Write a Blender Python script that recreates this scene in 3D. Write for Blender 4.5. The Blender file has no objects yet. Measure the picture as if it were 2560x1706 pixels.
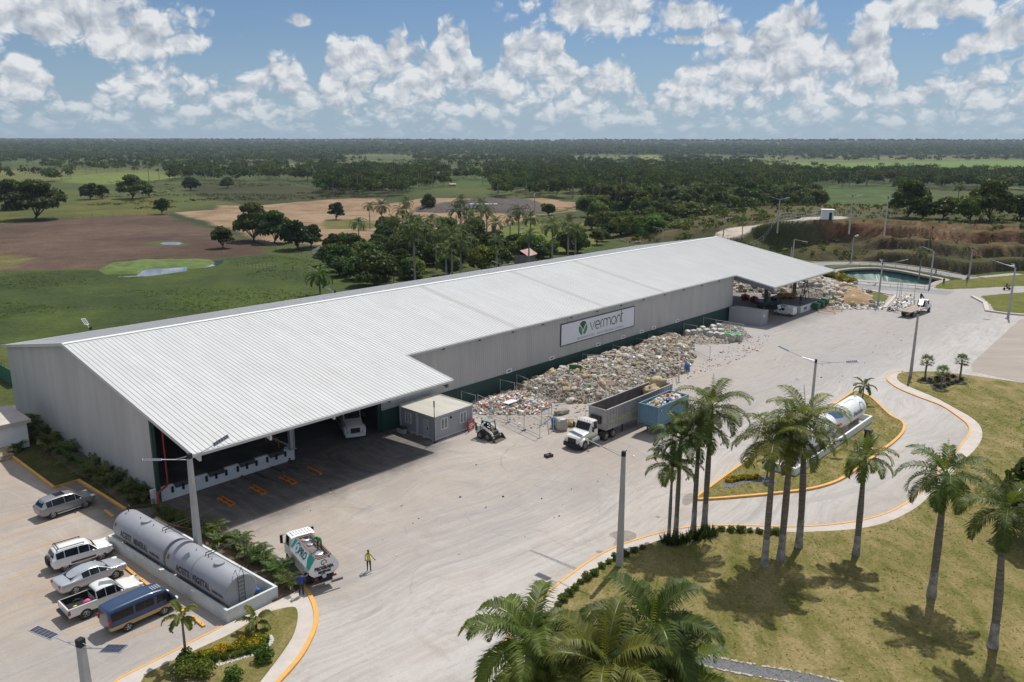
import bpy, bmesh, math, random
import numpy as np
from mathutils import Vector, Matrix, noise as mnoise
from mathutils.geometry import tessellate_polygon
random.seed(7); np.random.seed(7)
R=math.radians
SC=bpy.context.scene
COL=SC.collection
# ---------------------------------------------------------------- view geometry (photo pixels 2560x1706 -> ground points)
FPX,PITCH,ROLL,CAMH=2005.29,.2390,.0027,30.8
YAW=.7361; OX,OY=-44.79,77.50
_c,_s,_cr,_sr=math.cos(PITCH),math.sin(PITCH),math.cos(ROLL),math.sin(ROLL)
def ray(px,py):
    a=px-1280;b=py-853
    X=a*_cr+b*_sr;Y=-a*_sr+b*_cr
    u=-Y/FPX
    return Vector((X/FPX,_c+u*_s,-_s+u*_c))
def at(px,py,z=0.):
    d=ray(px,py); t=(z-CAMH)/d.z
    return Vector((d.x*t,d.y*t,z))
def Zm(x0,y0,k): return lambda px,py,z=0.: at(x0+px*k,y0+py*k,z)
zA=Zm(0,1100,.3865); zB=Zm(0,820,.3699); zC=Zm(760,860,.2806); zD=Zm(1150,780,.3187); zE=Zm(1700,560,.3655)
zF=Zm(1560,860,.425); zG=Zm(1150,1100,.5992); zH=Zm(0,320,.3655); zI=Zm(800,320,.3655); zJ=Zm(1600,320,.408); zV=Zm(0,0,1.088)
zK=Zm(270,1260,.1913)
EU=Vector((math.sin(YAW),math.cos(YAW),0)); EV=Vector((math.cos(YAW),-math.sin(YAW),0))
def bfh(u,v,z=0.): return Vector((OX,OY,z))+EU*u+EV*v      # hall frame
def bf(u,v,z=0.): return bfh(u,v-.9,z)                       # yard survey frame
def tobf(p):
    d=Vector((p[0]-OX,p[1]-OY,0)); return (d.dot(EU),d.dot(EV)+.9)
BRZ=-YAW          # things in the building frame: local x = v (towards the yard), local y = u (along the hall)
# ---------------------------------------------------------------- mesh builder
class MB:
    def __init__(s): s.v=[];s.f=[];s.mi=[];s.m=0
    def add(s,vs,fs,M=None):
        o=len(s.v)
        if M is not None: vs=[M@Vector(p) for p in vs]
        s.v.extend([tuple(p) for p in vs])
        for f in fs: s.f.append(tuple(i+o for i in f)); s.mi.append(s.m)
        return s
    def box(s,x0,x1,y0,y1,z0,z1,M=None):
        vs=[(x,y,z) for z in (z0,z1) for y in (y0,y1) for x in (x0,x1)]
        return s.add(vs,[(0,2,3,1),(4,5,7,6),(0,1,5,4),(2,6,7,3),(0,4,6,2),(1,3,7,5)],M)
    def bar(s,p,q,w,h=None):
        p=Vector(p);q=Vector(q);h=h or w;d=q-p
        if d.length<1e-6: return s
        M=Matrix.Translation(p)@d.to_track_quat('X','Z').to_matrix().to_4x4()
        return s.box(0,d.length,-w/2,w/2,-h/2,h/2,M)
    def cyl(s,p,q,r0,r1=None,n=10,cap=True):
        p=Vector(p);q=Vector(q);r1=r0 if r1 is None else r1;d=(q-p).normalized()
        a=d.orthogonal().normalized();b=d.cross(a)
        vs=[];fs=[]
        for c,r in ((p,r0),(q,r1)):
            for i in range(n):
                t=2*math.pi*i/n; vs.append(c+a*(r*math.cos(t))+b*(r*math.sin(t)))
        for i in range(n): j=(i+1)%n; fs.append((i,j,n+j,n+i))
        if cap: fs.append(tuple(range(n-1,-1,-1))); fs.append(tuple(range(n,2*n)))
        return s.add(vs,fs)
    def tube(s,pts,rs,n=6,cap=True):
        pts=[Vector(p) for p in pts]
        if not hasattr(rs,'__len__'): rs=[rs]*len(pts)
        vs=[];fs=[];a=None
        for k,p in enumerate(pts):
            d=(pts[min(k+1,len(pts)-1)]-pts[max(k-1,0)]).normalized()
            if a is None: a=d.orthogonal().normalized()
            a=(a-d*a.dot(d)).normalized(); b=d.cross(a)
            for i in range(n):
                t=2*math.pi*i/n; vs.append(p+a*(rs[k]*math.cos(t))+b*(rs[k]*math.sin(t)))
        for k in range(len(pts)-1):
            for i in range(n): j=(i+1)%n; fs.append((k*n+i,k*n+j,(k+1)*n+j,(k+1)*n+i))
        if cap: fs.append(tuple(range(n-1,-1,-1))); fs.append(tuple(range((len(pts)-1)*n,len(pts)*n)))
        return s.add(vs,fs)
    def prism(s,poly,z0,z1,M=None):
        n=len(poly)
        vs=[(p[0],p[1],z0) for p in poly]+[(p[0],p[1],z1) for p in poly]
        tri=tessellate_polygon([[Vector((p[0],p[1],0)) for p in poly]])
        ar=sum(poly[i][0]*poly[(i+1)%n][1]-poly[(i+1)%n][0]*poly[i][1] for i in range(n))
        fs=[]
        for t in tri:
            a,b,c=t
            A=(poly[b][0]-poly[a][0])*(poly[c][1]-poly[a][1])-(poly[c][0]-poly[a][0])*(poly[b][1]-poly[a][1])
            if A<0: a,c=c,a
            fs.append((a+n,b+n,c+n)); fs.append((c,b,a))
        for i in range(n):
            j=(i+1)%n; fs.append((i,j,n+j,n+i) if ar>0 else (j,i,n+i,n+j))
        return s.add(vs,fs,M)
    def xprism(s,poly,x0,x1,M=None):      # poly in (y,z), extruded along x
        T=Matrix(((0,0,1,0),(1,0,0,0),(0,1,0,0),(0,0,0,1)))
        return s.prism(poly,x0,x1,(M@T) if M is not None else T)
    def lathe(s,prof,n=16,M=None):
        vs=[];fs=[]
        for r,z in prof:
            for i in range(n):
                t=2*math.pi*i/n; vs.append((r*math.cos(t),r*math.sin(t),z))
        for k in range(len(prof)-1):
            for i in range(n): j=(i+1)%n; fs.append((k*n+i,k*n+j,(k+1)*n+j,(k+1)*n+i))
        return s.add(vs,fs,M)
    def blob(s,c,r,sub=2,amp=.18,seed=0,freq=1.3):
        vs,fs=ICO[sub]; c=Vector(c); out=[]
        if not hasattr(r,'__len__'): r=(r,r,r)
        o=Vector((seed*3.7,seed*1.3,seed*2.1))
        for p in vs:
            k=1+amp*mnoise.noise(p*freq+o)*1.8
            out.append((c.x+p.x*r[0]*k,c.y+p.y*r[1]*k,c.z+p.z*r[2]*k))
        return s.add(out,fs)
    def mesh(s,name,mats,smooth=0):
        me=bpy.data.meshes.new(name); me.from_pydata(s.v,[],s.f); 
        for m in (mats if isinstance(mats,(list,tuple)) else [mats]): me.materials.append(m)
        if any(s.mi): me.polygons.foreach_set('material_index',s.mi)
        if smooth:
            me.polygons.foreach_set('use_smooth',[True]*len(me.polygons))
            if smooth<3: me.set_sharp_from_angle(angle=smooth)
        me.update(); return me
    def build(s,name,mats,parent=None,smooth=0,label=None):
        o=bpy.data.objects.new(name,s.mesh(name,mats,smooth)); COL.objects.link(o)
        if parent: o.parent=parent
        if label: o['label']=label
        return o
def _ico(sub):
    bm=bmesh.new(); bmesh.ops.create_icosphere(bm,subdivisions=sub,radius=1)
    r=([v.co.copy() for v in bm.verts],[tuple(v.index for v in f.verts) for f in bm.faces]); bm.free(); return r
ICO={k:_ico(k) for k in (1,2,3)}
def tag(o,label,cat,group=None,kind=None):
    if label: o['label']=label
    if cat: o['category']=cat
    if group: o['group']=group
    if kind: o['kind']=kind
    return o
def thing(name,label,cat,loc=(0,0,0),rz=0.,group=None):
    o=bpy.data.objects.new(name,None); COL.objects.link(o); o.empty_display_size=.3
    o.location=loc; o.rotation_euler=(0,0,rz); return tag(o,label,cat,group)
def struct(o): o['kind']='structure'; return o
def dup(root,loc,rz=None,label=None,group=None,scale=None):
    r=root.copy(); COL.objects.link(r); r.location=loc
    if rz is not None: r.rotation_euler=(0,0,rz)
    if label: r['label']=label
    if group: r['group']=group
    if scale: r.scale=scale if hasattr(scale,'__len__') else (scale,)*3
    for ch in KIDS(root):
        c=ch.copy(); COL.objects.link(c); c.parent=r
        for g in KIDS(ch):
            d=g.copy(); COL.objects.link(d); d.parent=c
    return r
def KIDS(o): return list(o.children)
# ---------------------------------------------------------------- materials
def mat(name,col,rough=.6,metal=0.,var=0.,scale=2.,col2=None,bump=0.,bscale=None,spec=.5,detail=5.,trans=0.,stretch=None,alpha=None):
    m=bpy.data.materials.new(name); m.use_nodes=True; nt=m.node_tree; N=nt.nodes; L=nt.links
    b=N['Principled BSDF']; b.inputs['Roughness'].default_value=rough; b.inputs['Metallic'].default_value=metal
    b.inputs['Specular IOR Level'].default_value=spec
    c=tuple(col)+(1,); b.inputs['Base Color'].default_value=c
    if trans: b.inputs['Transmission Weight'].default_value=trans
    if var or col2 is not None or bump:
        tc=N.new('ShaderNodeTexCoord'); src=tc.outputs['Object']
        if stretch:
            mp=N.new('ShaderNodeMapping'); mp.inputs['Scale'].default_value=stretch; L.new(src,mp.inputs[0]); src=mp.outputs[0]
        if var or col2 is not None:
            n=N.new('ShaderNodeTexNoise'); n.inputs['Scale'].default_value=scale; n.inputs['Detail'].default_value=detail; n.inputs['Roughness'].default_value=.65
            L.new(src,n.inputs['Vector'])
            r=N.new('ShaderNodeValToRGB'); r.color_ramp.elements[0].position=.3; r.color_ramp.elements[1].position=.7
            c2=tuple(col2)+(1,) if col2 is not None else tuple(x*(1-var) for x in col)+(1,)
            r.color_ramp.elements[0].color=c2; r.color_ramp.elements[1].color=tuple(min(1,x*(1+var*.4)) for x in col)+(1,)
            L.new(n.outputs['Fac'],r.inputs[0]); L.new(r.outputs[0],b.inputs['Base Color'])
        if bump:
            n2=N.new('ShaderNodeTexNoise'); n2.inputs['Scale'].default_value=bscale or scale*3; n2.inputs['Detail'].default_value=4
            L.new(src,n2.inputs['Vector']); bp=N.new('ShaderNodeBump'); bp.inputs['Strength'].default_value=bump; bp.inputs['Distance'].default_value=.05
            L.new(n2.outputs['Fac'],bp.inputs['Height']); L.new(bp.outputs[0],b.inputs['Normal'])
    return m
class NT:      # small helper for longer node trees
    def __init__(s,tree): s.t=tree;s.N=tree.nodes;s.L=tree.links
    def n(s,typ,ins=None,**kw):
        x=s.N.new(typ)
        for k,v in kw.items(): setattr(x,k,v)
        for k,v in (ins or {}).items():
            if isinstance(v,bpy.types.NodeSocket): s.L.new(v,x.inputs[k])
            else: x.inputs[k].default_value=v
        return x
    def m(s,op,a,b=None,c=None,clamp=False):
        d={0:a}
        if b is not None: d[1]=b
        if c is not None: d[2]=c
        x=s.n('ShaderNodeMath',d,operation=op); x.use_clamp=clamp; return x.outputs[0]
    def mix(s,f,a,b,blend='MIX'):
        x=s.n('ShaderNodeMix',{},data_type='RGBA',blend_type=blend)
        for i,v in ((0,f),(6,a),(7,b)):
            if isinstance(v,bpy.types.NodeSocket): s.L.new(v,x.inputs[i])
            else: x.inputs[i].default_value=v if i==0 else (tuple(v)+(1,))[:4]
        return x.outputs[2]
    def ramp(s,f,stops,interp='LINEAR'):
        x=s.n('ShaderNodeValToRGB',{0:f}); cr=x.color_ramp; cr.interpolation=interp
        while len(cr.elements)<len(stops): cr.elements.new(.5)
        for e,(p,c) in zip(cr.elements,stops):
            e.position=p; e.color=(c,c,c,1) if not hasattr(c,'__len__') else tuple(c)[:3]+(1,)
        return x.outputs[0]
    def noise(s,vec,scale,detail=4,rough=.6,dist=0.):
        return s.n('ShaderNodeTexNoise',{'Vector':vec,'Scale':scale,'Detail':detail,'Roughness':rough,'Distortion':dist}).outputs['Fac']
M={}
M['white']=mat('white paint',(.78,.78,.76),.35,var=.08,scale=1.5)
M['whitewall']=mat('white render',(.76,.77,.76),.75,var=.12,scale=.8)
M['galv']=mat('galvanised steel',(.52,.54,.56),.4,.6,var=.15,scale=3)
M['steel']=mat('pale steel',(.55,.57,.58),.5,.3,var=.15,scale=2)
M['dkmetal']=mat('dark metal',(.03,.032,.035),.5,.3,var=.3,scale=3)
M['black']=mat('black rubber',(.015,.015,.016),.8,var=.3,scale=4)
M['tyre']=mat('tyre rubber',(.025,.024,.022),.85,var=.4,scale=3,col2=(.045,.04,.034))
M['rim']=mat('alloy rim',(.5,.5,.5),.35,.7)
M['dustyrim']=mat('dusty steel rim',(.45,.42,.38),.6,.2,var=.2,scale=4)
M['glass']=mat('dark glass',(.008,.010,.012),.1,spec=.38)
M['yellow']=mat('yellow kerb paint',(.74,.35,.04),.65,var=.25,scale=2.2,col2=(.50,.31,.13),detail=8)
M['orange']=mat('orange steel',(.62,.2,.03),.55,var=.35,scale=2)
M['concrete']=mat('pole concrete',(.4,.39,.37),.85,var=.18,scale=1.2,bump=.2,bscale=12)
M['paleconc']=mat('pale concrete',(.52,.46,.41),.85,var=.16,scale=.7,bump=.15,bscale=8)
M['green']=mat('dark green paint',(.014,.055,.042),.55,var=.25,scale=.6)
M['red']=mat('red paint',(.42,.03,.025),.45,var=.2,scale=3)
M['blue']=mat('blue plastic',(.03,.14,.38),.4,var=.15,scale=3)
M['panel']=mat('solar cells',(.035,.04,.055),.25,spec=.6)
M['lens']=mat('lamp lens',(.75,.75,.72),.15,spec=.7)
M['redlens']=mat('red lens',(.35,.015,.01),.2)
M['amber']=mat('amber lens',(.6,.18,.02),.25)
M['chrome']=mat('chrome',(.7,.7,.7),.12,1.)
M['plasticgrey']=mat('grey trim',(.06,.06,.062),.6,var=.2,scale=3)
M['letters']=mat('dark lettering',(.035,.035,.04),.6)
# ---------------------------------------------------------------- camera, sun, sky
cam=bpy.data.cameras.new('Camera'); co=bpy.data.objects.new('Camera',cam); COL.objects.link(co); SC.camera=co
cam.sensor_width=36; cam.lens=FPX/2560*36; cam.clip_end=40000; cam.clip_start=.5
co.matrix_world=Matrix.Translation((0,0,CAMH))@Matrix.Rotation(math.pi/2-PITCH,4,'X')@Matrix.Rotation(ROLL,4,'Z')
SUN=Vector((.28,.50,1)).normalized()
sl=bpy.data.lights.new('Sun','SUN'); sl.energy=3.6; sl.angle=R(.55); sl.color=(1,.965,.9)
so=bpy.data.objects.new('Sun',sl); COL.objects.link(so); so.rotation_euler=SUN.to_track_quat('Z','Y').to_euler(); so.location=(0,0,80)
SC.view_settings.view_transform='Standard'; SC.view_settings.look='None'; SC.view_settings.exposure=EXPOSURE=.2; SC.view_settings.gamma=1
W=bpy.data.worlds.new('World'); SC.world=W; W.use_nodes=True
nt=NT(W.node_tree); bgn=W.node_tree.nodes['Background']
elev=math.asin(SUN.z); azim=math.atan2(SUN.x,SUN.y)
sky=nt.n('ShaderNodeTexSky',{},sky_type='NISHITA',sun_disc=False,sun_elevation=elev,sun_rotation=azim,altitude=30,air_density=1.,dust_density=.6,ozone_density=1.6)
bgn.inputs['Strength'].default_value=SKYK=.1
geo=nt.n('ShaderNodeNewGeometry'); vm=nt.n('ShaderNodeVectorMath',{0:geo.outputs['Incoming'],'Scale':-1.0},operation='SCALE')
sp=nt.n('ShaderNodeSeparateXYZ',{0:vm.outputs[0]})
az=nt.m('ARCTAN2',sp.outputs[0],sp.outputs[1]); el=nt.m('ARCSINE',sp.outputs[2])
# cumulus: az/el in radians; photo 1 rad of azimuth is about 2000 px near the centre
uv=nt.n('ShaderNodeCombineXYZ',{0:az,1:nt.m('MULTIPLY',el,1.0),2:0.0}).outputs[0]
def dirpx(px,py):
    d=ray(px,py).normalized(); return math.atan2(d.x,d.y),math.asin(d.z)
# isolated clouds: centre px, centre py, half width, half height (photo pixels); the bank has a skyline
CL=[(160,45,215,50),(330,95,95,48),(455,105,40,16),(745,52,24,14),(1500,18,140,48),(1720,38,68,32),(1800,82,44,22),(1715,99,42,12),(2330,22,115,32),(2440,110,34,16),(2390,138,22,15),(2540,78,55,36)]
TOP=[(-250,170),(0,115),(60,112),(130,160),(160,250),(210,232),(260,185),(300,150),(400,142),(440,140),(500,178),(560,200),(600,192),(640,172),(700,130),(742,128),(765,190),(800,196),(818,92),(880,72),(950,100),(1000,76),(1050,108),(1082,118),(1098,46),(1140,38),(1172,58),(1182,150),(1236,178),(1258,98),(1290,78),(1340,60),(1400,66),(1432,148),(1480,172),(1540,138),(1575,150),(1605,225),(1628,262),(1645,190),(1700,150),(1760,132),(1800,120),(1832,68),(1900,48),(1960,8),(1990,-6),(2050,28),(2085,62),(2112,118),(2140,60),(2200,46),(2224,52),(2236,165),(2255,212),(2275,196),(2330,185),(2400,178),(2450,168),(2500,128),(2560,112),(2800,120)]
def billow(vec,sc,seed):
    off=nt.n('ShaderNodeVectorMath',{0:vec,1:(seed,seed*1.7,0)},operation='ADD').outputs[0]
    w=nt.n('ShaderNodeTexNoise',{'Vector':off,'Scale':sc*.9,'Detail':2,'Roughness':.5},noise_dimensions='2D')
    wv=nt.n('ShaderNodeVectorMath',{0:w.outputs['Color'],1:(.5,.5,.5)},operation='SUBTRACT').outputs[0]
    wv=nt.n('ShaderNodeVectorMath',{0:wv,'Scale':.35/sc*3},operation='SCALE').outputs[0]
    p=nt.n('ShaderNodeVectorMath',{0:off,1:wv},operation='ADD').outputs[0]
    v1=nt.n('ShaderNodeTexVoronoi',{'Vector':p,'Scale':sc,'Detail':2.,'Roughness':.5,'Lacunarity':2.3},feature='F1',normalize=True,voronoi_dimensions='2D').outputs['Distance']
    return nt.m('SUBTRACT',1.0,v1)      # high in the middle of each puff
def masses(vec):
    s=nt.n('ShaderNodeSeparateXYZ',{0:vec}); a,e=s.outputs[0],s.outputs[1]
    fc=nt.n('ShaderNodeFloatCurve',{'Value':nt.m('MULTIPLY_ADD',a,1/1.5,.5)}); cv=fc.mapping.curves[0]
    pts=[]
    for px,py in TOP:
        ca,ce=dirpx(px,py+14); pts.append((ca/1.5+.5,min(1,max(0,ce/.35))))
    cv.points[0].location=pts[0]; cv.points[1].location=pts[-1]
    for p in pts[1:-1]: cv.points.new(*p)
    for p in cv.points: p.handle_type='VECTOR'
    fc.mapping.update()
    top=nt.m('MULTIPLY',fc.outputs[0],.35)
    acc=nt.m('MULTIPLY',nt.m('SUBTRACT',top,e),24.)
    acc=nt.m('MINIMUM',nt.m('MAXIMUM',nt.m('ADD',acc,.40),-1.0),.63)
    for (px,py,hw,hh) in CL:
        ca,ce=dirpx(px,py); wa=hw/FPX*1.05; we=hh/FPX*1.05
        q=nt.n('ShaderNodeVectorMath',{0:vec,1:(-ca,-ce,0)},operation='ADD').outputs[0]
        q=nt.n('ShaderNodeVectorMath',{0:q,1:(1/wa,1/we,0)},operation='MULTIPLY').outputs[0]
        q=nt.n('ShaderNodeVectorMath',{0:q},operation='LENGTH').outputs['Value']
        acc=nt.m('SMOOTH_MAX',acc,nt.m('MULTIPLY_ADD',q,-.62,1.02),.1)
    return acc
def density(vec):
    b=billow(vec,35.,3.1)
    f=nt.n('ShaderNodeTexNoise',{'Vector':vec,'Scale':24.,'Detail':5,'Roughness':.54},noise_dimensions='2D').outputs['Fac']
    d=nt.m('MULTIPLY',nt.m('SUBTRACT',b,.62),1.25)
    return nt.m('ADD',d,nt.m('MULTIPLY',nt.m('SUBTRACT',f,.5),.55))
low=nt.ramp(el,[(.010,.45),(.04,.24),(.10,.06)])
uv2=nt.n('ShaderNodeCombineXYZ',{0:az,1:nt.m('MULTIPLY',nt.m('POWER',nt.m('MAXIMUM',el,.0),.74),.86),2:0.0}).outputs[0]
D0=density(uv2); ms=masses(uv); d0=nt.m('SUBTRACT',nt.m('ADD',D0,ms),low)
up=nt.n('ShaderNodeVectorMath',{0:uv2,1:(.006,.015,0)},operation='ADD').outputs[0]
d1=density(up)
mask=nt.ramp(d0,[(.26,0),(.62,1)],'EASE')
lit=nt.m('ADD',.5,nt.m('MULTIPLY',nt.m('SUBTRACT',D0,d1),1.0),clamp=True)
thick=nt.ramp(d0,[(.55,0),(1.15,1)])
lit=nt.m('SUBTRACT',lit,nt.m('MULTIPLY',thick,.1),clamp=True)
K=1/SKYK
ccol=nt.ramp(lit,[(.10,(.30*K,.345*K,.41*K)),(.38,(.44*K,.48*K,.535*K)),(.70,(.66*K,.68*K,.70*K))])
# thin veil over the sky low down and a few streaks high up
st=nt.n('ShaderNodeMapping',{'Vector':uv,'Rotation':(0,0,.12),'Scale':(3.,22.,1)}).outputs[0]
veil=nt.ramp(nt.noise(st,2.2,5,.6,.6),[(.56,0),(.82,.28)])
skc=nt.mix(veil,sky.outputs[0],(.40*K,.47*K,.56*K))
hz=nt.ramp(el,[(0.0,.75),(.05,.45),(.12,.15),(.2,.03)])
skc=nt.mix(1.0,skc,(.40,.50,.64),'MULTIPLY')
skc=nt.mix(hz,skc,(.32*K,.435*K,.565*K))
far=nt.m('MULTIPLY',mask,nt.ramp(el,[(.006,0.0),(.03,.6),(.06,1)]))
out=nt.mix(far,skc,ccol)
# overhead, out of the picture, bright broken cloud added to lift the fill light
ovh=nt.m('MULTIPLY',nt.ramp(el,[(.27,0),(.5,1)]),nt.ramp(nt.noise(vm.outputs[0],2.6,4,.6),[(.38,.15),(.62,.95)]))
out=nt.mix(ovh,out,(.64*K,.66*K,.69*K))
nt.L.new(out,bgn.inputs['Color'])
# ---------------------------------------------------------------- land: one big ground sheet, coloured by land use
def vnoise(x,y,s,seed=0):
    rs=np.random.RandomState(seed); g=rs.rand(256,256)
    x=x/s+1000;y=y/s+1000
    xi=np.floor(x).astype(int);yi=np.floor(y).astype(int);fx=x-xi;fy=y-yi
    fx=fx*fx*(3-2*fx);fy=fy*fy*(3-2*fy)
    a=g[xi%256,yi%256];b=g[(xi+1)%256,yi%256];c=g[xi%256,(yi+1)%256];d=g[(xi+1)%256,(yi+1)%256]
    return (a*(1-fx)+b*fx)*(1-fy)+(c*(1-fx)+d*fx)*fy
def fbm(x,y,s,seed=0,o=4):
    t=0;w=.5
    for i in range(o): t=t+w*vnoise(x,y,s/2**i,seed+i); w*=.5
    return t/(1-.5**o)
def inpoly(x,y,P):
    r=np.zeros(x.shape,bool); n=len(P)
    for i in range(n):
        x0,y0=P[i][0],P[i][1]; x1,y1=P[(i+1)%n][0],P[(i+1)%n][1]
        if y0==y1: continue
        c=((y0>y)!=(y1>y))&(x<(x1-x0)*(y-y0)/(y1-y0)+x0); r^=c
    return r
def pl(z,pts,h=0.): return [z(*p,h) for p in pts]
def smooth_path(P,k=6,closed=False):
    P=[Vector(p) for p in P]; n=len(P); out=[]
    for i in range(n if closed else n-1):
        p0=P[(i-1)%n] if closed or i>0 else P[0]; p1=P[i]; p2=P[(i+1)%n]; p3=P[(i+2)%n] if closed or i+2<n else P[-1]
        for j in range(k):
            t=j/k
            out.append(.5*((2*p1)+(p2-p0)*t+(2*p0-5*p1+4*p2-p3)*t*t+(3*p1-p0-3*p2+p3)*t**3))
    if not closed: out.append(P[-1])
    return out
# basin rim and hill foot (needed by the sheet)
RIM=smooth_path(pl(zE,[(1035,322),(1150,304),(1300,299),(1400,304),(1550,324),(1700,354),(1840,383),(1790,402),(1720,428),(1560,415),(1400,403),(1250,391),(1130,379),(1075,350)]),4,True)
def grow(a,b,step,ratio,lim):
    o=[a];st=step
    while o[-1]<lim: st*=ratio; o.append(o[-1]+st)
    return o[1:]
xs=list(np.arange(-330,340,2.0)); xs=[-v for v in grow(330,0,2.,1.13,11000)][::-1]+xs+grow(338,0,2.,1.13,11000)
ys=[-120,-60]+list(np.arange(-20,430,2.0))+grow(428,0,2.,1.05,16000)
xs=np.array(xs);ys=np.array(ys)
gx,gy=np.meshgrid(xs,ys); gz=np.zeros_like(gx)
def hfar(x,y):      # the land climbs gently towards the horizon
    D=np.hypot(x,y); A=.82+.36*vnoise(x,y*.35,1500,97)+.1*vnoise(x,y*.5,420,98)
    return np.clip((D-2500)/5500,0,1)*80*A*np.clip((9500-D)/1200,0,1)
gz=gz+hfar(gx,gy)
def far_at(px,py):
    d=ray(px,py); h=math.hypot(d.x,d.y); ux,uy,sl=d.x/h,d.y/h,d.z/h; Ds=np.arange(1200,8200,25.); f=CAMH+Ds*sl-hfar(Ds*ux,Ds*uy); k=np.nonzero(f<0)[0]
    if not len(k): return None
    D=Ds[k[0]]; return (D*ux,D*uy)
wx=gx+(fbm(gx,gy,14,11)-.5)*7; wy=gy+(fbm(gx,gy,14,12)-.5)*7
dist=np.hypot(gx,gy)
C=np.zeros(gx.shape+(3,))
def setc(mask,c,var=.0,s=20,seed=3,c2=None):
    n=fbm(gx,gy,s,seed)[...,None]
    c=np.array(c);c2=np.array(c2) if c2 is not None else c*(1-var)
    k=np.clip((n-.3)/.4,0,1); col=c*(1-k)+c2*k
    C[mask]=col[mask]
far=np.ones(gx.shape,bool)
setc(far,(.09,.105,.03),s=90,seed=21,c2=(.045,.062,.02))
n2=fbm(gx,gy*.6,260,31); setc((n2>.52)&(dist>430),(.155,.155,.05),s=60,c2=(.095,.115,.032))
setc((fbm(gx,gy*.6,330,37)>.6)&(dist>600),(.055,.09,.022),s=60,c2=(.07,.1,.025))
P_={}
def zone(z,pts,*a,**k):
    P=pl(z,pts); P_[k.pop('name','z')]=P; setc(inpoly(wx,wy,P),*a,**k)
zone(zH,[(-900,1500),(-300,985),(300,985),(640,975),(1500,905),(1890,862),(2300,930),(2500,1010),(2700,1200),(2600,1500)],(.066,.092,.02),s=16,seed=5,c2=(.042,.062,.018))
zone(zH,[(-400,700),(0,660),(420,625),(900,600),(1120,598),(1230,560),(1100,480),(700,480),(300,560),(-400,600)],(.13,.12,.03),s=18,seed=8,c2=(.08,.09,.022))
zone(zH,[(1230,400),(1400,370),(1900,380),(2353,440),(2700,440),(2700,480),(2353,482),(2000,520),(1700,530),(1350,470)],(.06,.06,.022),s=25,seed=9,c2=(.035,.045,.016))
zone(zH,[(1180,580),(1480,560),(1500,530),(1720,535),(1940,515),(2353,482),(2600,482),(2700,560),(2700,780),(2353,800),(2100,800),(1760,775),(1600,700),(1440,655)],(.33,.23,.145),s=14,seed=10,c2=(.24,.155,.09))
zone(zI,[(-20,640),(180,625),(560,650),(640,665),(300,690),(0,690)],(.10,.11,.03),s=8,seed=12,c2=(.2,.16,.06))
zone(zI,[(400,540),(700,480),(890,480),(1000,485),(1200,500),(1520,480),(1750,510),(1740,570),(1500,600),(1250,680),(1180,740),(800,740),(500,700)],(.33,.22,.135),s=12,seed=14,c2=(.24,.155,.09))
zone(zI,[(650,540),(1000,520),(1230,500),(1500,505),(1520,560),(1300,585),(1000,560),(650,580)],(.09,.06,.045),s=6,seed=14,c2=(.055,.04,.032))
zone(zI,[(1100,720),(1500,640),(1900,640),(1960,760),(1800,860),(1300,860),(1050,800)],(.15,.16,.035),s=10,seed=15,c2=(.09,.12,.025))
zone(zH,[(0,668),(420,625),(900,600),(1120,598),(1430,690),(1760,790),(1900,858),(1500,900),(640,970),(0,985),(-400,1000),(-500,730)],(.125,.083,.058),s=30,seed=16,c2=(.085,.054,.038))
zone(zH,[(0,830),(120,845),(230,900),(180,960),(0,965),(-100,900)],(.16,.15,.05),s=8,seed=17,c2=(.11,.07,.045))
zone(zH,[(1000,790),(1090,772),(1250,772),(1330,790),(1260,812),(1090,812)],(.075,.10,.03),s=6,seed=18,c2=(.1,.09,.05))
zone(zJ,[(670,215),(1100,212),(2353,203),(2700,203),(2700,285),(2353,280),(1100,276),(960,266)],(.135,.21,.04),s=40,seed=19,c2=(.115,.185,.035))
zone(zJ,[(0,160),(110,160),(130,190),(0,200)],(.2,.21,.06),s=30,seed=20,c2=(.14,.17,.05))
zone(zJ,[(1000,350),(1560,345),(1560,400),(1620,520),(1220,500),(1100,420)],(.085,.12,.03),s=10,seed=24,c2=(.05,.08,.022))
zone(zH,[(400,370),(560,320),(1000,305),(1250,330),(1000,370),(700,390)],(.16,.2,.045),s=15,seed=23,c2=(.12,.16,.035))
zone(zH,[(200,182),(520,178),(900,172),(900,190),(300,195)],(.21,.185,.08),s=40,seed=22,c2=(.16,.16,.05))
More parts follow.
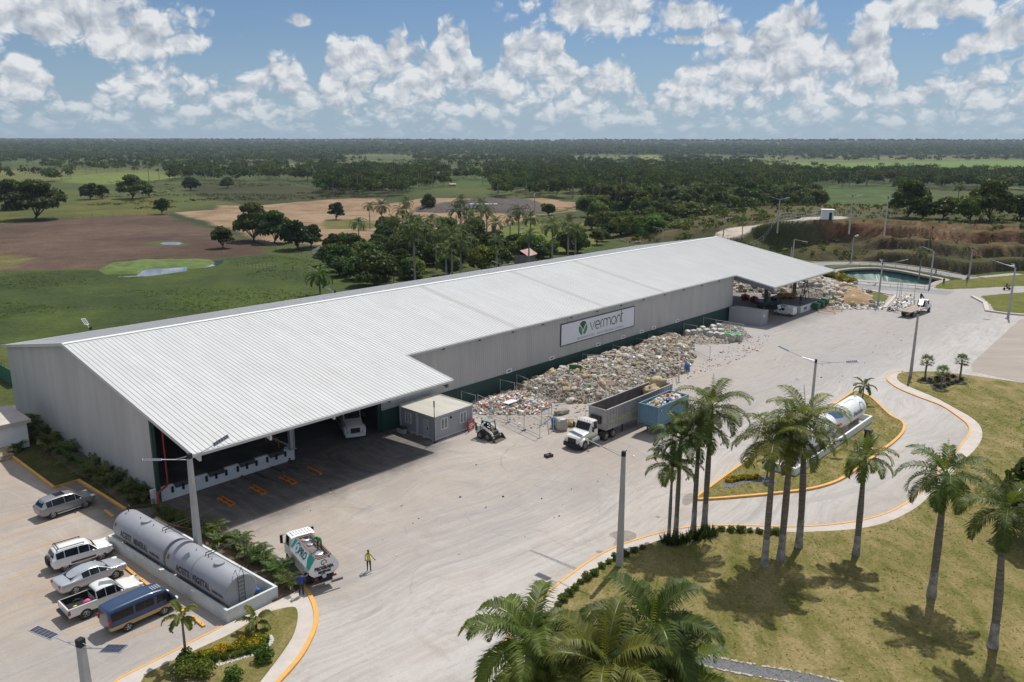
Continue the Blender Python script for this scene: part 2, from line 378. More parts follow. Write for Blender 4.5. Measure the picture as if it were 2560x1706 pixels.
# yard side: beaten earth under everything else
#+(gy-OY)*EV.y>-22,(.33,.27,.21),s=10,seed=25,
inr=inpoly(gx,gy,RIM); gz[inr]=-7
PL=pl(zH,[(930,1012),(985,968),(1280,948),(1278,982),(1000,1018),(760,1022)])
nx,ny=len(xs),len(ys)
V=np.stack([gx,gy,gz],-1).reshape(-1,3)
idx=np.arange(nx*ny).reshape(ny,nx)
Fq=np.stack([idx[:-1,:-1],idx[:-1,1:],idx[1:,1:],idx[1:,:-1]],-1).reshape(-1,4)
def npmesh(name,V,F,mats,col=None,smooth=False):
    me=bpy.data.meshes.new(name); me.vertices.add(len(V)); me.vertices.foreach_set('co',np.asarray(V,np.float32).ravel())
    k=F.shape[1]; me.loops.add(F.size); me.loops.foreach_set('vertex_index',F.astype(np.int32).ravel())
    me.polygons.add(len(F)); me.polygons.foreach_set('loop_start',np.arange(0,F.size,k,dtype=np.int32)); me.polygons.foreach_set('loop_total',np.full(len(F),k,np.int32))
    if smooth: me.polygons.foreach_set('use_smooth',np.ones(len(F),bool))
    for m in (mats if isinstance(mats,list) else [mats]): me.materials.append(m)
    if col is not None:
        a=me.color_attributes.new('Col','FLOAT_COLOR','POINT'); c=np.concatenate([col.reshape(-1,3),np.ones((len(V),1))],1).astype(np.float32); a.data.foreach_set('color',c.ravel())
    me.update(calc_edges=True); me.validate()
    o=bpy.data.objects.new(name,me); COL.objects.link(o); return o
def landmat(name,fine=1.2,amp=.45,rough=.95,bump=.5):
    m=bpy.data.materials.new(name); m.use_nodes=True; t=NT(m.node_tree); b=m.node_tree.nodes['Principled BSDF']
    b.inputs['Roughness'].default_value=rough; b.inputs['Specular IOR Level'].default_value=.15
    ca=t.n('ShaderNodeVertexColor',{},layer_name='Col').outputs[0]; tc=t.n('ShaderNodeTexCoord').outputs['Object']
    n1=t.noise(tc,fine,6,.7); n2=t.noise(tc,fine*.13,5,.65)
    k=t.m('MULTIPLY',t.ramp(n1,[(.25,1-amp),(.75,1+amp*.7)]),t.ramp(n2,[(.3,1-amp*.6),(.7,1+amp*.4)]))
    # a little dry straw / bare soil mixed in
    c2=t.mix(t.ramp(t.noise(tc,fine*.4,5,.7),[(.58,0),(.72,.45)]),ca,(.16,.13,.05))
    t.L.new(t.mix(1.,c2,t.n('ShaderNodeCombineColor',{0:k,1:k,2:k}).outputs[0],'MULTIPLY'),b.inputs['Base Color'])
    bp=t.n('ShaderNodeBump',{'Height':n1,'Strength':bump,'Distance':.35}); t.L.new(bp.outputs[0],b.inputs['Normal'])
    return m
M['land']=landmat('pasture and soil')
struct(npmesh('ground',V,Fq,M['land'],C))
# ---------------------------------------------------------------- yard, drives, lawns
def yardmat():
    m=bpy.data.materials.new('yard concrete'); m.use_nodes=True; t=NT(m.node_tree); b=m.node_tree.nodes['Principled BSDF']
    b.inputs['Roughness'].default_value=.85; b.inputs['Specular IOR Level'].default_value=.25
    t0=t.n('ShaderNodeTexCoord').outputs['Object']     # metres in the hall's frame: x = v, y = u
    sp=t.n('ShaderNodeSeparateXYZ',{0:t0})
    wp=t.n('ShaderNodeTexNoise',{'Vector':t0,'Scale':.035,'Detail':2.,'Roughness':.5}).outputs['Color']
    wp=t.n('ShaderNodeVectorMath',{0:t.n('ShaderNodeVectorMath',{0:wp,1:(.5,.5,.5)},operation='SUBTRACT').outputs[0],'Scale':13.},operation='SCALE').outputs[0]
    tc=t.n('ShaderNodeVectorMath',{0:t0,1:wp},operation='ADD').outputs[0]; x,y=sp.outputs[0],sp.outputs[1]
    base=t.ramp(t.noise(tc,.09,6,.6,.4),[(.3,(.33,.287,.25)),(.5,(.40,.355,.312)),(.68,(.44,.388,.335))])
    base=t.mix(t.ramp(t.noise(tc,.045,5,.65),[(.44,0),(.62,.75)]),base,(.37,.29,.225))      # earth dust
    def streak(ang,sx,sy,sc,lo,hi,a,dist=1.2):
        mp=t.n('ShaderNodeMapping',{'Vector':tc,'Rotation':(0,0,ang),'Scale':(sx,sy,1)}).outputs[0]
        return t.ramp(t.noise(mp,sc,7,.62,dist),[(lo,0),(hi,a)])
    for ang,sc,a,cc in ((.15,.5,.5,(.255,.25,.255)),(-.5,.42,.36,(.27,.26,.26)),(.75,.5,.32,(.25,.24,.24))):
        base=t.mix(streak(ang,1.,.07,sc*1.7,.53,.74,a),base,cc)
    base=t.mix(streak(-.35,1.,.05,2.6,.6,.72,.35,.5),base,(.2,.19,.185))
    base=t.mix(streak(.3,.06,1.,1.1,.56,.75,.4,.6),base,(.53,.50,.46))
    base=t.mix(t.m('MULTIPLY',t.n('ShaderNodeMapRange',{0:t.m('ADD',y,t.m('MULTIPLY',x,.25)),1:38.,2:105.},interpolation_type='SMOOTHSTEP').outputs[0],t.ramp(t.noise(tc,.06,5,.65),[(.3,.85),(.7,.35)])),base,(.36,.345,.335))
    base=t.mix(streak(.05,1.,.06,1.9,.5,.72,.5,.9),base,(.235,.23,.23))
    # turning tyre arcs: thin rings round a few spots
    for cx,cy,rr in ((44,22,6.5),(40,33,8.),(52,12,9.),(36,6,7.)):
        d=t.n('ShaderNodeVectorMath',{0:t0,1:(cx,cy,0)},operation='DISTANCE').outputs['Value']
        d=t.m('ADD',d,t.m('MULTIPLY',t.noise(tc,.3,2),1.2))
        w=t.m('PINGPONG',t.m('SUBTRACT',d,rr),1.7)
        f=t.m('MULTIPLY',t.ramp(w,[(0,.5),(.12,0)]),t.ramp(t.m('ABSOLUTE',t.m('SUBTRACT',d,rr)),[(.0,1),(1.,0)]))
        f=t.m('MULTIPLY',f,t.ramp(t.noise(tc,.22,3),[(.45,0),(.6,1)]))
        base=t.mix(f,base,(.17,.165,.16))
    # oily, rubbered apron at the near dock, with canopy shade painted in as well
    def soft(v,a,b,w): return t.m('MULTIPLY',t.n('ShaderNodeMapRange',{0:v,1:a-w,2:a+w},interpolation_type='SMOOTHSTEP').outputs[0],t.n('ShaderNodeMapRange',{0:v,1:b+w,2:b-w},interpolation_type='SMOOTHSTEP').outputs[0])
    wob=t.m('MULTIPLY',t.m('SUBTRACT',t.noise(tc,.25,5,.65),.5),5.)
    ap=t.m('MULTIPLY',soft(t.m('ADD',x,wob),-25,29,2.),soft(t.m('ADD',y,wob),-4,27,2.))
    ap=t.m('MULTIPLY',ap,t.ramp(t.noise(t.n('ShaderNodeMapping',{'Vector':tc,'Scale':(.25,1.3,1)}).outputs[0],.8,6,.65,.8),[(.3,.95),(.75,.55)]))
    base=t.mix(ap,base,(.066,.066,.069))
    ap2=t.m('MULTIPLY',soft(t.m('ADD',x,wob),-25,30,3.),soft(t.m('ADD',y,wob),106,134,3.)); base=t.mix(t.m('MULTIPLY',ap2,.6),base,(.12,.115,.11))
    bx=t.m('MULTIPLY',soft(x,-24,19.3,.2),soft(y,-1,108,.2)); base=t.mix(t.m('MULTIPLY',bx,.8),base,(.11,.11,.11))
    # slab joints
    def joint(v,p): return t.ramp(t.m('PINGPONG',v,p),[(.0,1),(.012,0)])
    # pale dusted driving lane curving along the far side of the yard, grey rubbered lane beside it
    wl=t.m('MULTIPLY',t.m('SUBTRACT',t.noise(tc,.06,4,.6),.5),9.)
    ln=t.m('ADD',t.m('ADD',x,t.m('MULTIPLY',y,-.06)),wl)
    tex=t.ramp(t.noise(t.n('ShaderNodeMapping',{'Vector':tc,'Scale':(1.6,.09,1)}).outputs[0],1.2,7,.65,.8),[(.3,0),(.62,1)])
    base=t.mix(t.m('MULTIPLY',soft(ln,44,62,4.),t.m('MULTIPLY',tex,.7)),base,(.50,.475,.45))
    base=t.mix(t.m('MULTIPLY',soft(ln,36,46,3.),t.m('MULTIPLY',t.m('SUBTRACT',1.,tex),.6)),base,(.29,.285,.29))
    base=t.mix(t.ramp(t.noise(tc,.35,8,.72,.8),[(.52,0),(.72,.45)]),base,(.27,.235,.205))
    j=t.m('MAXIMUM',joint(t.m('ADD',x,1.3),3.),joint(y,3.)); base=t.mix(t.m('MULTIPLY',t.m('MULTIPLY',j,t.noise(tc,.2,3)),.16),base,(.15,.14,.13))
    base=t.mix(t.ramp(t.noise(tc,.9,6,.7,1.),[(.64,0),(.73,.4)]),base,(.2,.18,.16))
    g=t.noise(tc,9,4,.7); base=t.mix(1.,base,t.ramp(g,[(.2,(.86,.86,.86)),(.8,(1.1,1.1,1.1))]),'MULTIPLY')
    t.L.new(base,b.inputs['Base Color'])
    bp=t.n('ShaderNodeBump',{'Height':g,'Strength':.25,'Distance':.03}); t.L.new(bp.outputs[0],b.inputs['Normal']); return m
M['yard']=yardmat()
def grassmat(name,c1,c2,c3,sc=1.):
    m=bpy.data.materials.new(name); m.use_nodes=True; t=NT(m.node_tree); b=m.node_tree.nodes['Principled BSDF']
    b.inputs['Roughness'].default_value=.95; b.inputs['Specular IOR Level'].default_value=.1
    tc=t.n('ShaderNodeTexCoord').outputs['Object']
    mp=t.n('ShaderNodeMapping',{'Vector':tc,'Rotation':(0,0,.5),'Scale':(1,.45,1)}).outputs[0]
    a=t.noise(mp,.5*sc,7,.7,.5); bb=t.noise(tc,.12*sc,4,.6); f=t.noise(tc,5.,5,.8)
    col=t.mix(t.ramp(a,[(.36,0),(.62,1)]),c1,c2); col=t.mix(t.ramp(t.m('ADD',t.m('MULTIPLY',bb,.6),t.m('MULTIPLY',a,.4)),[(.5,0),(.66,.8)]),col,c3)
    col=t.mix(1.,col,t.ramp(f,[(.25,(.5,.5,.5)),(.75,(1.4,1.4,1.4))]),'MULTIPLY')
    t.L.new(col,b.inputs['Base Color']); bp=t.n('ShaderNodeBump',{'Height':f,'Strength':.6,'Distance':.08}); t.L.new(bp.outputs[0],b.inputs['Normal']); return m
M['lawn']=grassmat('dry lawn',(.125,.125,.032),(.25,.20,.085),(.33,.25,.125))
M['lawn2']=grassmat('bank grass',(.10,.12,.025),(.15,.15,.04),(.2,.16,.06))
M['bedsoil']=mat('bed soil',(.13,.085,.055),.95,var=.4,scale=.9,bump=.4,col2=(.075,.06,.035))
M['bedgrass']=grassmat('bed grass',(.05,.065,.017),(.09,.08,.03),(.12,.085,.05),2.)
def sheet(name,poly,z,m,thick=None,rot=False):
    mb=MB(); mb.prism([(p[0],p[1]) for p in poly],z-(thick or .3),z)
    o=mb.build(name,m); struct(o); return o
# yard: in the hall's own frame
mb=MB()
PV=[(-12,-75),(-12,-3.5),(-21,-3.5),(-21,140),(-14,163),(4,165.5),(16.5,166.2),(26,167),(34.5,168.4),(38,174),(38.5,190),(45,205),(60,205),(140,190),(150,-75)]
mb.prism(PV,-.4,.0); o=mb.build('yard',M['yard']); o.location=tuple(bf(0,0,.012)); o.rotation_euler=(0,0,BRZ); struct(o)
LAWN_EDGE=[(150,1011),(230,900),(330,775),(420,672),(500,590),(640,500),(740,460),(850,420),(1000,386),(1200,380),(1370,391),(1500,388),(1650,378),(1780,350),(1880,302),(1950,248)]
le=[zG(*p) for p in LAWN_EDGE]+[zF(*p) for p in [(1990,705),(2092,590),(2104,510),(2060,450),(1960,390),(1830,320),(1700,265),(1625,228),(1606,197),(1640,174),(1800,168),(2000,186),(2353,236)]]
le=smooth_path(le,5)
p0=zG(60,1150); tail=[Vector((90,75,0)),Vector((70,15,0)),Vector((p0.x+10,p0.y-12,0)),p0]
lawn=[p for p in le]+tail
sheet('lawn',lawn,.15,M['lawn'],.5)
ISL=smooth_path([zF(*p) for p in [(425,912),(520,838),(640,750),(770,665),(900,585),(1060,480),(1230,366),(1345,288),(1385,288),(1450,318),(1510,372),(1570,428),(1640,468),(1641,520),(1580,585),(1500,642),(1430,700),(1330,768),(1240,818),(1100,858),(900,884),(700,903),(500,918)]],4,True)
sheet('island_lawn',ISL,.14,M['lawn'],.5)
def ribbon(name,path,w,z0,z1,m,closed=False,off=0.,label=None):
    P=[Vector((p[0],p[1],0)) for p in path]; n=len(P); vs=[];fs=[]
    for i,p in enumerate(P):
        a=P[(i-1)%n] if closed or i>0 else P[i]; b=P[(i+1)%n] if closed or i<n-1 else P[i]
        d=(b-a).normalized(); q=Vector((-d.y,d.x,0)); l=p+q*(off+w/2); r=p+q*(off-w/2)
        vs+=[(l.x,l.y,z0),(l.x,l.y,z1),(r.x,r.y,z1),(r.x,r.y,z0)]
    for i in range(n if closed else n-1):
        j=(i+1)%n
        for a,b in ((0,1),(1,2),(2,3)): fs.append((i*4+a,i*4+b,j*4+b,j*4+a))
    if not closed: fs+= [(3,2,1,0),((n-1)*4,(n-1)*4+1,(n-1)*4+2,(n-1)*4+3)]
    mb=MB(); mb.add(vs,fs); o=mb.build(name,m); struct(o); return o
ribbon('island_kerb',ISL,.28,-.1,.2,M['yellow'],True)
KERB=smooth_path([zG(*p) for p in [(40,1060),(70,1005),(190,845),(350,658),(500,538),(600,475),(700,432),(860,386),(1000,364),(1200,362),(1400,367),(1600,352),(1750,320),(1850,274),(1925,215)]]+[zF(*p) for p in [(1905,690),(1990,590),(2032,530),(2024,482),(1975,438),(1870,368),(1740,318),(1620,268),(1556,224),(1548,196),(1580,174),(1640,164)]],5)
wk=[p for p in KERB]+[p for p in reversed(le[:-16])]
sheet('walkway',wk,.1,M['paleconc'],.4)
ribbon('drive_kerb',KERB,.18,-.1,.135,M['yellow'])
# lower planting island by the car park
LP=smooth_path([zA(*p) for p in [(1440,1216),(1560,1160),(1720,1085),(1880,1008),(1945,975),(1975,975),(2020,1045),(2042,1120),(2040,1190),(2005,1300),(1930,1420),(1800,1568),(1690,1690)]],4)
low=[zA(*p) for p in [(600,1690),(775,1552)]]+LP
sheet('walkway',low,.11,M['paleconc'],.4)
inn=smooth_path([zA(*p) for p in [(900,1600),(960,1520),(1100,1450),(1300,1356),(1500,1262),(1700,1142),(1800,1108),(1890,1092),(1922,1110),(1925,1180),(1890,1290),(1800,1425),(1690,1568),(1620,1660)]],3)
sheet('planting_lawn',inn,.15,M['lawn'],.4)
ribbon('kerb_line',[zA(*p) for p in [(640,1660),(778,1550),(1100,1388),(1440,1214)]],.16,-.1,.13,M['yellow'])
ribbon('kerb_line',smooth_path([zA(*p) for p in [(1958,958),(2000,1005),(2034,1080),(2046,1160),(2030,1240),(1985,1340),(1920,1440),(1800,1575),(1700,1690)]],5),.3,-.1,.17,M['yellow'])
ribbon('kerb_line',smooth_path([zA(*p) for p in [(1010,505),(1130,560),(1480,640),(1700,740),(1800,822),(1880,880),(1930,945)]],3),.14,-.1,.12,M['yellow'])
# bed along the gable and bed behind the tanks
gb=[zB(*p) for p in [(70,866),(365,1085),(530,1035),(846,1232)]]+[bf(-.2,19.6),bf(-.2,-14),bf(-3,-14)]
sheet('planting_bed',gb,.1,M['bedgrass'],.4)
gb2=[zB(*p) for p in [(300,830),(520,1000),(640,1040),(855,1225)]]+[bf(-.25,19.2),bf(-.25,-8)]
sheet('bed_soil',gb2,.13,M['bedsoil'],.3)
ribbon('bed_kerb',[zB(*p) for p in [(70,866),(365,1087),(530,1035),(848,1234)]],.26,-.1,.2,M['yellow'])
tb=smooth_path([zA(*p) for p in [(960,520),(1040,440),(1130,445),(1480,612),(1700,730),(1800,828),(1880,882),(1932,948),(1905,985),(1815,1026)]],3)+[bf(-1.6,41),bf(-1.6,24)]
sheet('planting_bed',tb,.09,M['bedsoil'],.4)
# parking lines and wheel stops
PLN=[((-150,590),(225,468)),((-150,690),(640,448)),((-150,835),(600,575)),((40,908),(390,790)),((160,1012),(960,862)),((300,1130),(960,868)),((420,1262),(690,1158)),((640,1370),(1285,1078)),((590,1030),(825,765))]
PLN=[((-150,590),(225,468)),((-150,690),(640,448)),((-150,835),(600,575)),((40,908),(390,790)),((160,1012),(345,945)),((300,1130),(372,1100)),((860,905),(960,862)),((420,1262),(690,1158)),((640,1370),(1285,1078)),((740,795),(820,765)),((395,300),(490,333))]
M['lineyellow']=mat('worn yellow line',(.55,.25,.04),.7,var=.3,scale=2,col2=(.38,.27,.17))
mb=MB()
for a,b in PLN:
    p,q=zA(*a),zA(*b); d=(q-p).normalized(); nrm=Vector((-d.y,d.x,0))*.06
    vs=[p-nrm,q-nrm,q+nrm,p+nrm]; mb.add([(v.x,v.y,.018) for v in vs],[(0,1,2,3)])
struct(mb.build('parking_lines',M['lineyellow']))
# ---------------------------------------------------------------- text and strokes
def text_mb(txt,h,width=None,spacing=1.,bold=0.):
    cu=bpy.data.curves.new('t','FONT'); cu.body=txt; cu.size=h/.7; cu.space_character=spacing; cu.fill_mode='FRONT'; cu.resolution_u=3; cu.offset=bold
    o=bpy.data.objects.new('t',cu); COL.objects.link(o)
    dg=bpy.context.evaluated_depsgraph_get(); me=bpy.data.meshes.new_from_object(o.evaluated_get(dg))
    vs=[tuple(v.co) for v in me.vertices]; fs=[tuple(p.vertices) for p in me.polygons]
    bpy.data.objects.remove(o); bpy.data.curves.remove(cu); bpy.data.meshes.remove(me)
    x0=min(v[0] for v in vs); x1=max(v[0] for v in vs); k=(width/(x1-x0)) if width else 1
    return [((x-x0)*k,y,0.) for x,y,z in vs],fs,(x1-x0)*k
def write(mb,txt,h,width,fn,bold=0.):
    vs,fs,w=text_mb(txt,h,width,bold=bold); mb.add([fn(x,y) for x,y,z in vs],fs); return w
def stroke(mb,pts,w,fn,closed=False):
    P=[Vector((p[0],p[1],0)) for p in pts]; n=len(P); vs=[];fs=[]
    for i,p in enumerate(P):
        a=P[(i-1)%n] if closed or i>0 else p; b=P[(i+1)%n] if closed or i<n-1 else p
        d=(b-a).normalized(); q=Vector((-d.y,d.x,0))*w/2
        vs+=[fn(*(p+q).xy),fn(*(p-q).xy)]
    for i in range(n if closed else n-1):
        j=(i+1)%n; fs.append((2*i,2*j,2*j+1,2*i+1))
    mb.add(vs,fs)
def arc(cx,cy,rx,ry,a0,a1,n=18): return [(cx+rx*math.cos(R(a0+(a1-a0)*i/n)),cy+ry*math.sin(R(a0+(a1-a0)*i/n))) for i in range(n+1)]
def on_v(px,py,v):      # where the sight line meets the vertical plane v = const of the hall: (u, z)
    d=ray(px,py); P0=bfh(0,v); t=((P0-Vector((0,0,CAMH)))*1).dot(EV)/d.dot(EV)
    p=Vector((0,0,CAMH))+d*t; return (p-P0).dot(EU),p.z
# ---------------------------------------------------------------- the recycling hall
def roofmat(name,c,rib=False):
    m=bpy.data.materials.new(name); m.use_nodes=True; t=NT(m.node_tree); b=m.node_tree.nodes['Principled BSDF']
    b.inputs['Roughness'].default_value=.5; b.inputs['Specular IOR Level'].default_value=.45
    tc=t.n('ShaderNodeTexCoord').outputs['Object']; sp=t.n('ShaderNodeSeparateXYZ',{0:tc}); x,y=sp.outputs[0],sp.outputs[1]
    st=t.noise(t.n('ShaderNodeMapping',{'Vector':tc,'Scale':(.05,1.1,1)}).outputs[0],.9,5,.7)
    bl=t.noise(tc,.22,6,.65,.5)
    col=t.mix(t.ramp(st,[(.35,0),(.7,1)]),c,tuple(v*.86 for v in c)); col=t.mix(t.ramp(bl,[(.45,0),(.75,.4)]),col,tuple(v*q for v,q in zip(c,(.8,.78,.74))))
    # sheet lengths: every run of sheets has weathered a little differently
    cell=t.n('ShaderNodeCombineXYZ',{0:t.m('FLOOR',t.m('MULTIPLY',x,1/6.2)),1:t.m('FLOOR',t.m('MULTIPLY',y,1/9.1)),2:0.})
    wn=t.n('ShaderNodeTexWhiteNoise',{'Vector':cell.outputs[0]},noise_dimensions='3D').outputs['Value']
    col=t.mix(t.m('MULTIPLY',wn,.22),col,tuple(v*.8 for v in c))
    lap=t.m('MULTIPLY',t.ramp(t.m('PINGPONG',t.m('ADD',x,.15),6.2),[(0,1),(.01,0)]),.45); col=t.mix(lap,col,tuple(v*.5 for v in c))
    for yy in (47.,66.,82.): col=t.mix(t.m('MULTIPLY',t.ramp(t.m('ABSOLUTE',t.m('SUBTRACT',y,yy)),[(.35,.5),(.75,0)]),t.ramp(x,[(.0,0),(.02,1)])),col,tuple(v*q for v,q in zip(c,(.62,.6,.54))))
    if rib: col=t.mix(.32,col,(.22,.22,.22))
    t.L.new(col,b.inputs['Base Color']); return m
M['roof']=roofmat('galvalume roof sheet',(.60,.60,.59)); M['rib']=roofmat('rib flank with painted shade',(.60,.60,.59),True)  # rib copy is darker: shade on the rib sides painted into its colour
M['wallsheet']=mat('grey wall sheet',(.50,.485,.46),.5,var=.14,scale=.5,stretch=(1.2,1.2,.15)); M['fascia']=mat('pale grey flashing',(.55,.55,.53),.5,var=.1,scale=1)
M['greenwall']=mat('green base wall',(.018,.062,.05),.6,var=.35,scale=.35,detail=7)
M['deck']=mat('dock floor',(.12,.115,.11),.8,var=.45,scale=.5)
hall=thing('recycling_hall','long warehouse with a white ribbed metal roof, grey sheet walls and green base','warehouse',(OX,OY,0),BRZ)
ZR,SR,SL=11.51,.1774,.1775
zr=lambda v:ZR-SR*v
zl=lambda v:ZR+SL*v
def corrugate(mb,a0,a1,pitch,h,fn,b0,b1,web=.03,flat=.62):
    # ribs run along b, repeat along a; fn(a,b,height) -> point
    n=max(1,int(round((a1-a0)/pitch))); p=(a1-a0)/n; prof=[]
    for i in range(n):
        a=a0+i*p; prof+=[(a,0),(a+p*flat,0),(a+p*flat+web,h),(a+p-web,h)]
    prof.append((a1,0)); vs=[];k=len(prof)
    for b in (b0,b1):
        for a,hh in prof:
            bb=b(a) if callable(b) else b; vs.append(fn(a,bb,hh))
    for i in range(k-1):
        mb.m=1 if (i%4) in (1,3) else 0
        mb.add([vs[i],vs[i+1],vs[k+i+1],vs[k+i]],[(0,1,2,3)])
    mb.m=0
def slope(name,u0,u1,v0,v1,zf,sk):
    mb=MB(); corrugate(mb,u0,u1,.46,.04,lambda a,b,h:(b,a,zf(b)+h),v0,v1)
    mb.box(v0,v1,u0,u1,-.06,-.02,Matrix(((1,0,0,0),(0,1,0,0),(sk,0,1,ZR),(0,0,0,1))))
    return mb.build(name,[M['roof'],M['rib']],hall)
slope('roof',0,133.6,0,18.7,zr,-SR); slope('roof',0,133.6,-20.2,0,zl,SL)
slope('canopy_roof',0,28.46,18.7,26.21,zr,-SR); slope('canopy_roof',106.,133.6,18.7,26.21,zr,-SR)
mb=MB(); mb.add([(-.35,-.05,zl(-.35)+.075),(0,-.05,ZR+.1),(.35,-.05,zr(.35)+.075),(-.35,133.65,zl(-.35)+.075),(0,133.65,ZR+.1),(.35,133.65,zr(.35)+.075)],[(0,1,4,3),(1,2,5,4)])
mb.build('ridge_cap',M['white'],hall)
# verge and eave flashings
mb=MB()
def edge(p,q,w,h): mb.bar(p,q,w,h)
edge((-20.25,-.06,zl(-20.25)-.08),(0,-.06,ZR-.08),.08,.32); edge((0,-.06,ZR-.08),(26.3,-.06,zr(26.3)-.08),.08,.32)
edge((26.34,-.05,zr(26.3)-.1),(26.34,28.5,zr(26.3)-.1),.14,.24); edge((18.84,28.55,zr(18.78)-.1),(18.84,105.95,zr(18.78)-.1),.14,.22)
edge((18.9,28.52,zr(18.9)-.06),(26.3,28.52,zr(26.3)-.06),.08,.24); edge((26.34,105.95,zr(26.3)-.1),(26.34,133.65,zr(26.3)-.1),.14,.24)
edge((18.9,105.94,zr(18.9)-.06),(26.3,105.94,zr(26.3)-.06),.06,.24); edge((0,133.66,ZR-.08),(26.3,133.66,zr(26.3)-.08),.08,.3)
edge((-20.254,0,zl(-20.25)-.1),(-20.254,133.6,zl(-20.25)-.1),.14,.24)
mb.build('gutter',M['fascia'],hall)
# walls
mb=MB(); corrugate(mb,25.,106.,.36,.035,lambda a,b,h:(18.5+h,a,b),2.5,zr(18.6)-.22,.03,.6)
corrugate(mb,-19.4,18.0,.30,.03,lambda a,b,h:(a,.3-h,b),.0,lambda a:(zl(a) if a<0 else zr(a))-.12,.025,.6)
corrugate(mb,0.3,106.,.36,.035,lambda a,b,h:(-19.45-h,a,b),0.,zl(-19.4)-.2,.03,.6)
mb.build('wall_sheeting',[M['wallsheet'],M['wallsheet']],hall)
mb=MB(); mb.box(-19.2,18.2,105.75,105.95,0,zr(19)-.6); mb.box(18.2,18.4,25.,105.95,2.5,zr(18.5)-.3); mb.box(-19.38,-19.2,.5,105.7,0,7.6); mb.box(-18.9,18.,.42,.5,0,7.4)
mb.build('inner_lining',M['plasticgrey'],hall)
mb=MB(); mb.box(18.3,18.58,25.,106.,0,2.5); mb.build('base_wall',M['greenwall'],hall)
mb=MB(); mb.box(18.1,18.4,.1,.42,0,zr(18.3)-.2); mb.build('corner_trim',M['green'],hall); mb=MB(); mb.box(18.15,18.42,24.6,25.,0,zr(18.3)-.2); mb.build('corner_trim',M['green'],hall)
def rafter(u,v0,v1,d0,d1,m,w=.2):
    mb=MB(); vs=[(v,uu,z) for uu in (u-w/2,u+w/2) for v,z in ((v0,zr(v0)-.07),(v0,zr(v0)-.07-d0),(v1,zr(v1)-.07-d1),(v1,zr(v1)-.07))]
    mb.add(vs,[(0,1,2,3),(7,6,5,4),(0,4,5,1),(1,5,6,2),(2,6,7,3),(3,7,4,0)]); mb.build('rafter',m,hall)
M['rafterwhite']=mat('white steel beam',(.6,.6,.58),.5,var=.1); M['raftergrey']=mat('grey steel beam',(.16,.17,.18),.5,var=.2)
for u in (.6,7.,13.6,20.2,27.9): rafter(u,0,26.1,1.1 if u<1 else .9,.75 if u>27 or u in(.6,7.) else .55,M['rafterwhite'] if u<20 else M['raftergrey'])
for k in range(13): rafter(34.3+6.0*k,17.6,18.78,.55,.42,M['raftergrey'])
for u in (106.2,119.8,133.3): rafter(u,0,26.1,1.3,.75,M['raftergrey'],.3)
def hcol(u,v,z0,m,w=.36):
    mb=MB(); z1=(zr(v) if v>0 else zl(v))-.7; mb.box(v-w/2,v+w/2,u-w*.6,u-w*.6+.04,z0,z1); mb.box(v-w/2,v+w/2,u+w*.6-.04,u+w*.6,z0,z1); mb.box(v-.03,v+.03,u-w*.6,u+w*.6,z0,z1); mb.box(v-w*.75,v+w*.75,u-w*.8,u+w*.8,z0,z0+.06)
    mb.build('column',m,hall)
hcol(13.6,18.55,1.36,M['steel'],.42); hcol(20.4,-2.,0,M['steel']); hcol(119.8,18.6,0,M['raftergrey'],.5); hcol(133.1,18.6,0,M['raftergrey'],.5); hcol(119.8,-18.6,0,M['raftergrey'],.5); hcol(133.1,-18.6,0,M['raftergrey'],.5)
for px,py in [(1273.,926),(1150+385*.3187,780+458*.3187),(1150+720*.3187,780+358*.3187),(1150+1085*.3187,780+250*.3187),(1150+1280*.3187,780+194*.3187),(1150+1425*.3187,780+150*.3187),(1150+1520*.3187,780+122*.3187),(1150+1705*.3187,780+67*.3187)][1:]:
    u,z=on_v(px,py,18.6); mb=MB(); mb.box(18.53,18.62,u-.55,u+.55,2.52,3.04); o=mb.build('vent',M['white'],hall)
    mb=MB(); mb.box(18.625,18.64,u-.3,u+.3,2.72,2.86); mb.build('vent_slot',M['dkmetal'],o)
mb=MB(); mb.tube([(18.2,1.15,6.9),(18.25,1.15,1.55),(18.5,.9,1.5),(19.3,-.25,1.45),(19.3,-.25,.1)],.085,8); mb.cyl((19.3,-.25,.5),(19.3,-.25,.85),.16); mb.build('fire_pipe',M['red'],hall,1)
# ---------------------------------------------------------------- sign on the wall
sg=thing('company_sign','big pale grey panel reading vermont with a green leaf emblem on the hall wall','sign',bfh(56.13,18.57,4.078),BRZ)
SW,SH=17.82,3.03; F0=lambda x,y:(.062,x,SH-y)      # local: y along the wall, x proud of it
mb=MB(); mb.box(0,.05,0,SW,0,SH); mb.build('panel',mat('pale sign panel',(.76,.77,.80),.5,var=.05,scale=.3),sg)
mb=MB(); 
for a,b in (((0,0),(SW,0)),((0,SH),(SW,SH)),((0,0),(0,SH)),((SW,0),(SW,SH))): mb.bar((.03,a[0],a[1]),(.03,b[0],b[1]),.1)
mb.build('frame',M['plasticgrey'],sg)
S=lambda x,y:F0(x,1.87-y)       # baseline coordinates
mb=MB(); xh=1.17; w=.15
def ch(x0,pts,**k): stroke(mb,[(x0+a,b) for a,b in pts],w,S,**k)
X0=6.55
ch(X0,[(0,xh),(.56,0),(1.12,xh)])
ch(X0+1.28,[(.06,.56)]+[(1.08,.56)]+arc(.56,.56,.53,.56,0,300,24))
ch(X0+2.62,[(0,0),(0,xh-.4)]+[(0,xh-.35)]+arc(.42,xh-.42,.42,.42,170,80,8))
ch(X0+3.28,[(0,0),(0,xh-.4)]+arc(.42,xh-.42,.42,.42,180,0,12)+[(.84,0)]); ch(X0+4.12,[(0,xh-.45)]+arc(.42,xh-.42,.42,.42,180,0,12)+[(.84,0)])
ch(X0+5.24,arc(.58,.57,.56,.58,0,360,26))
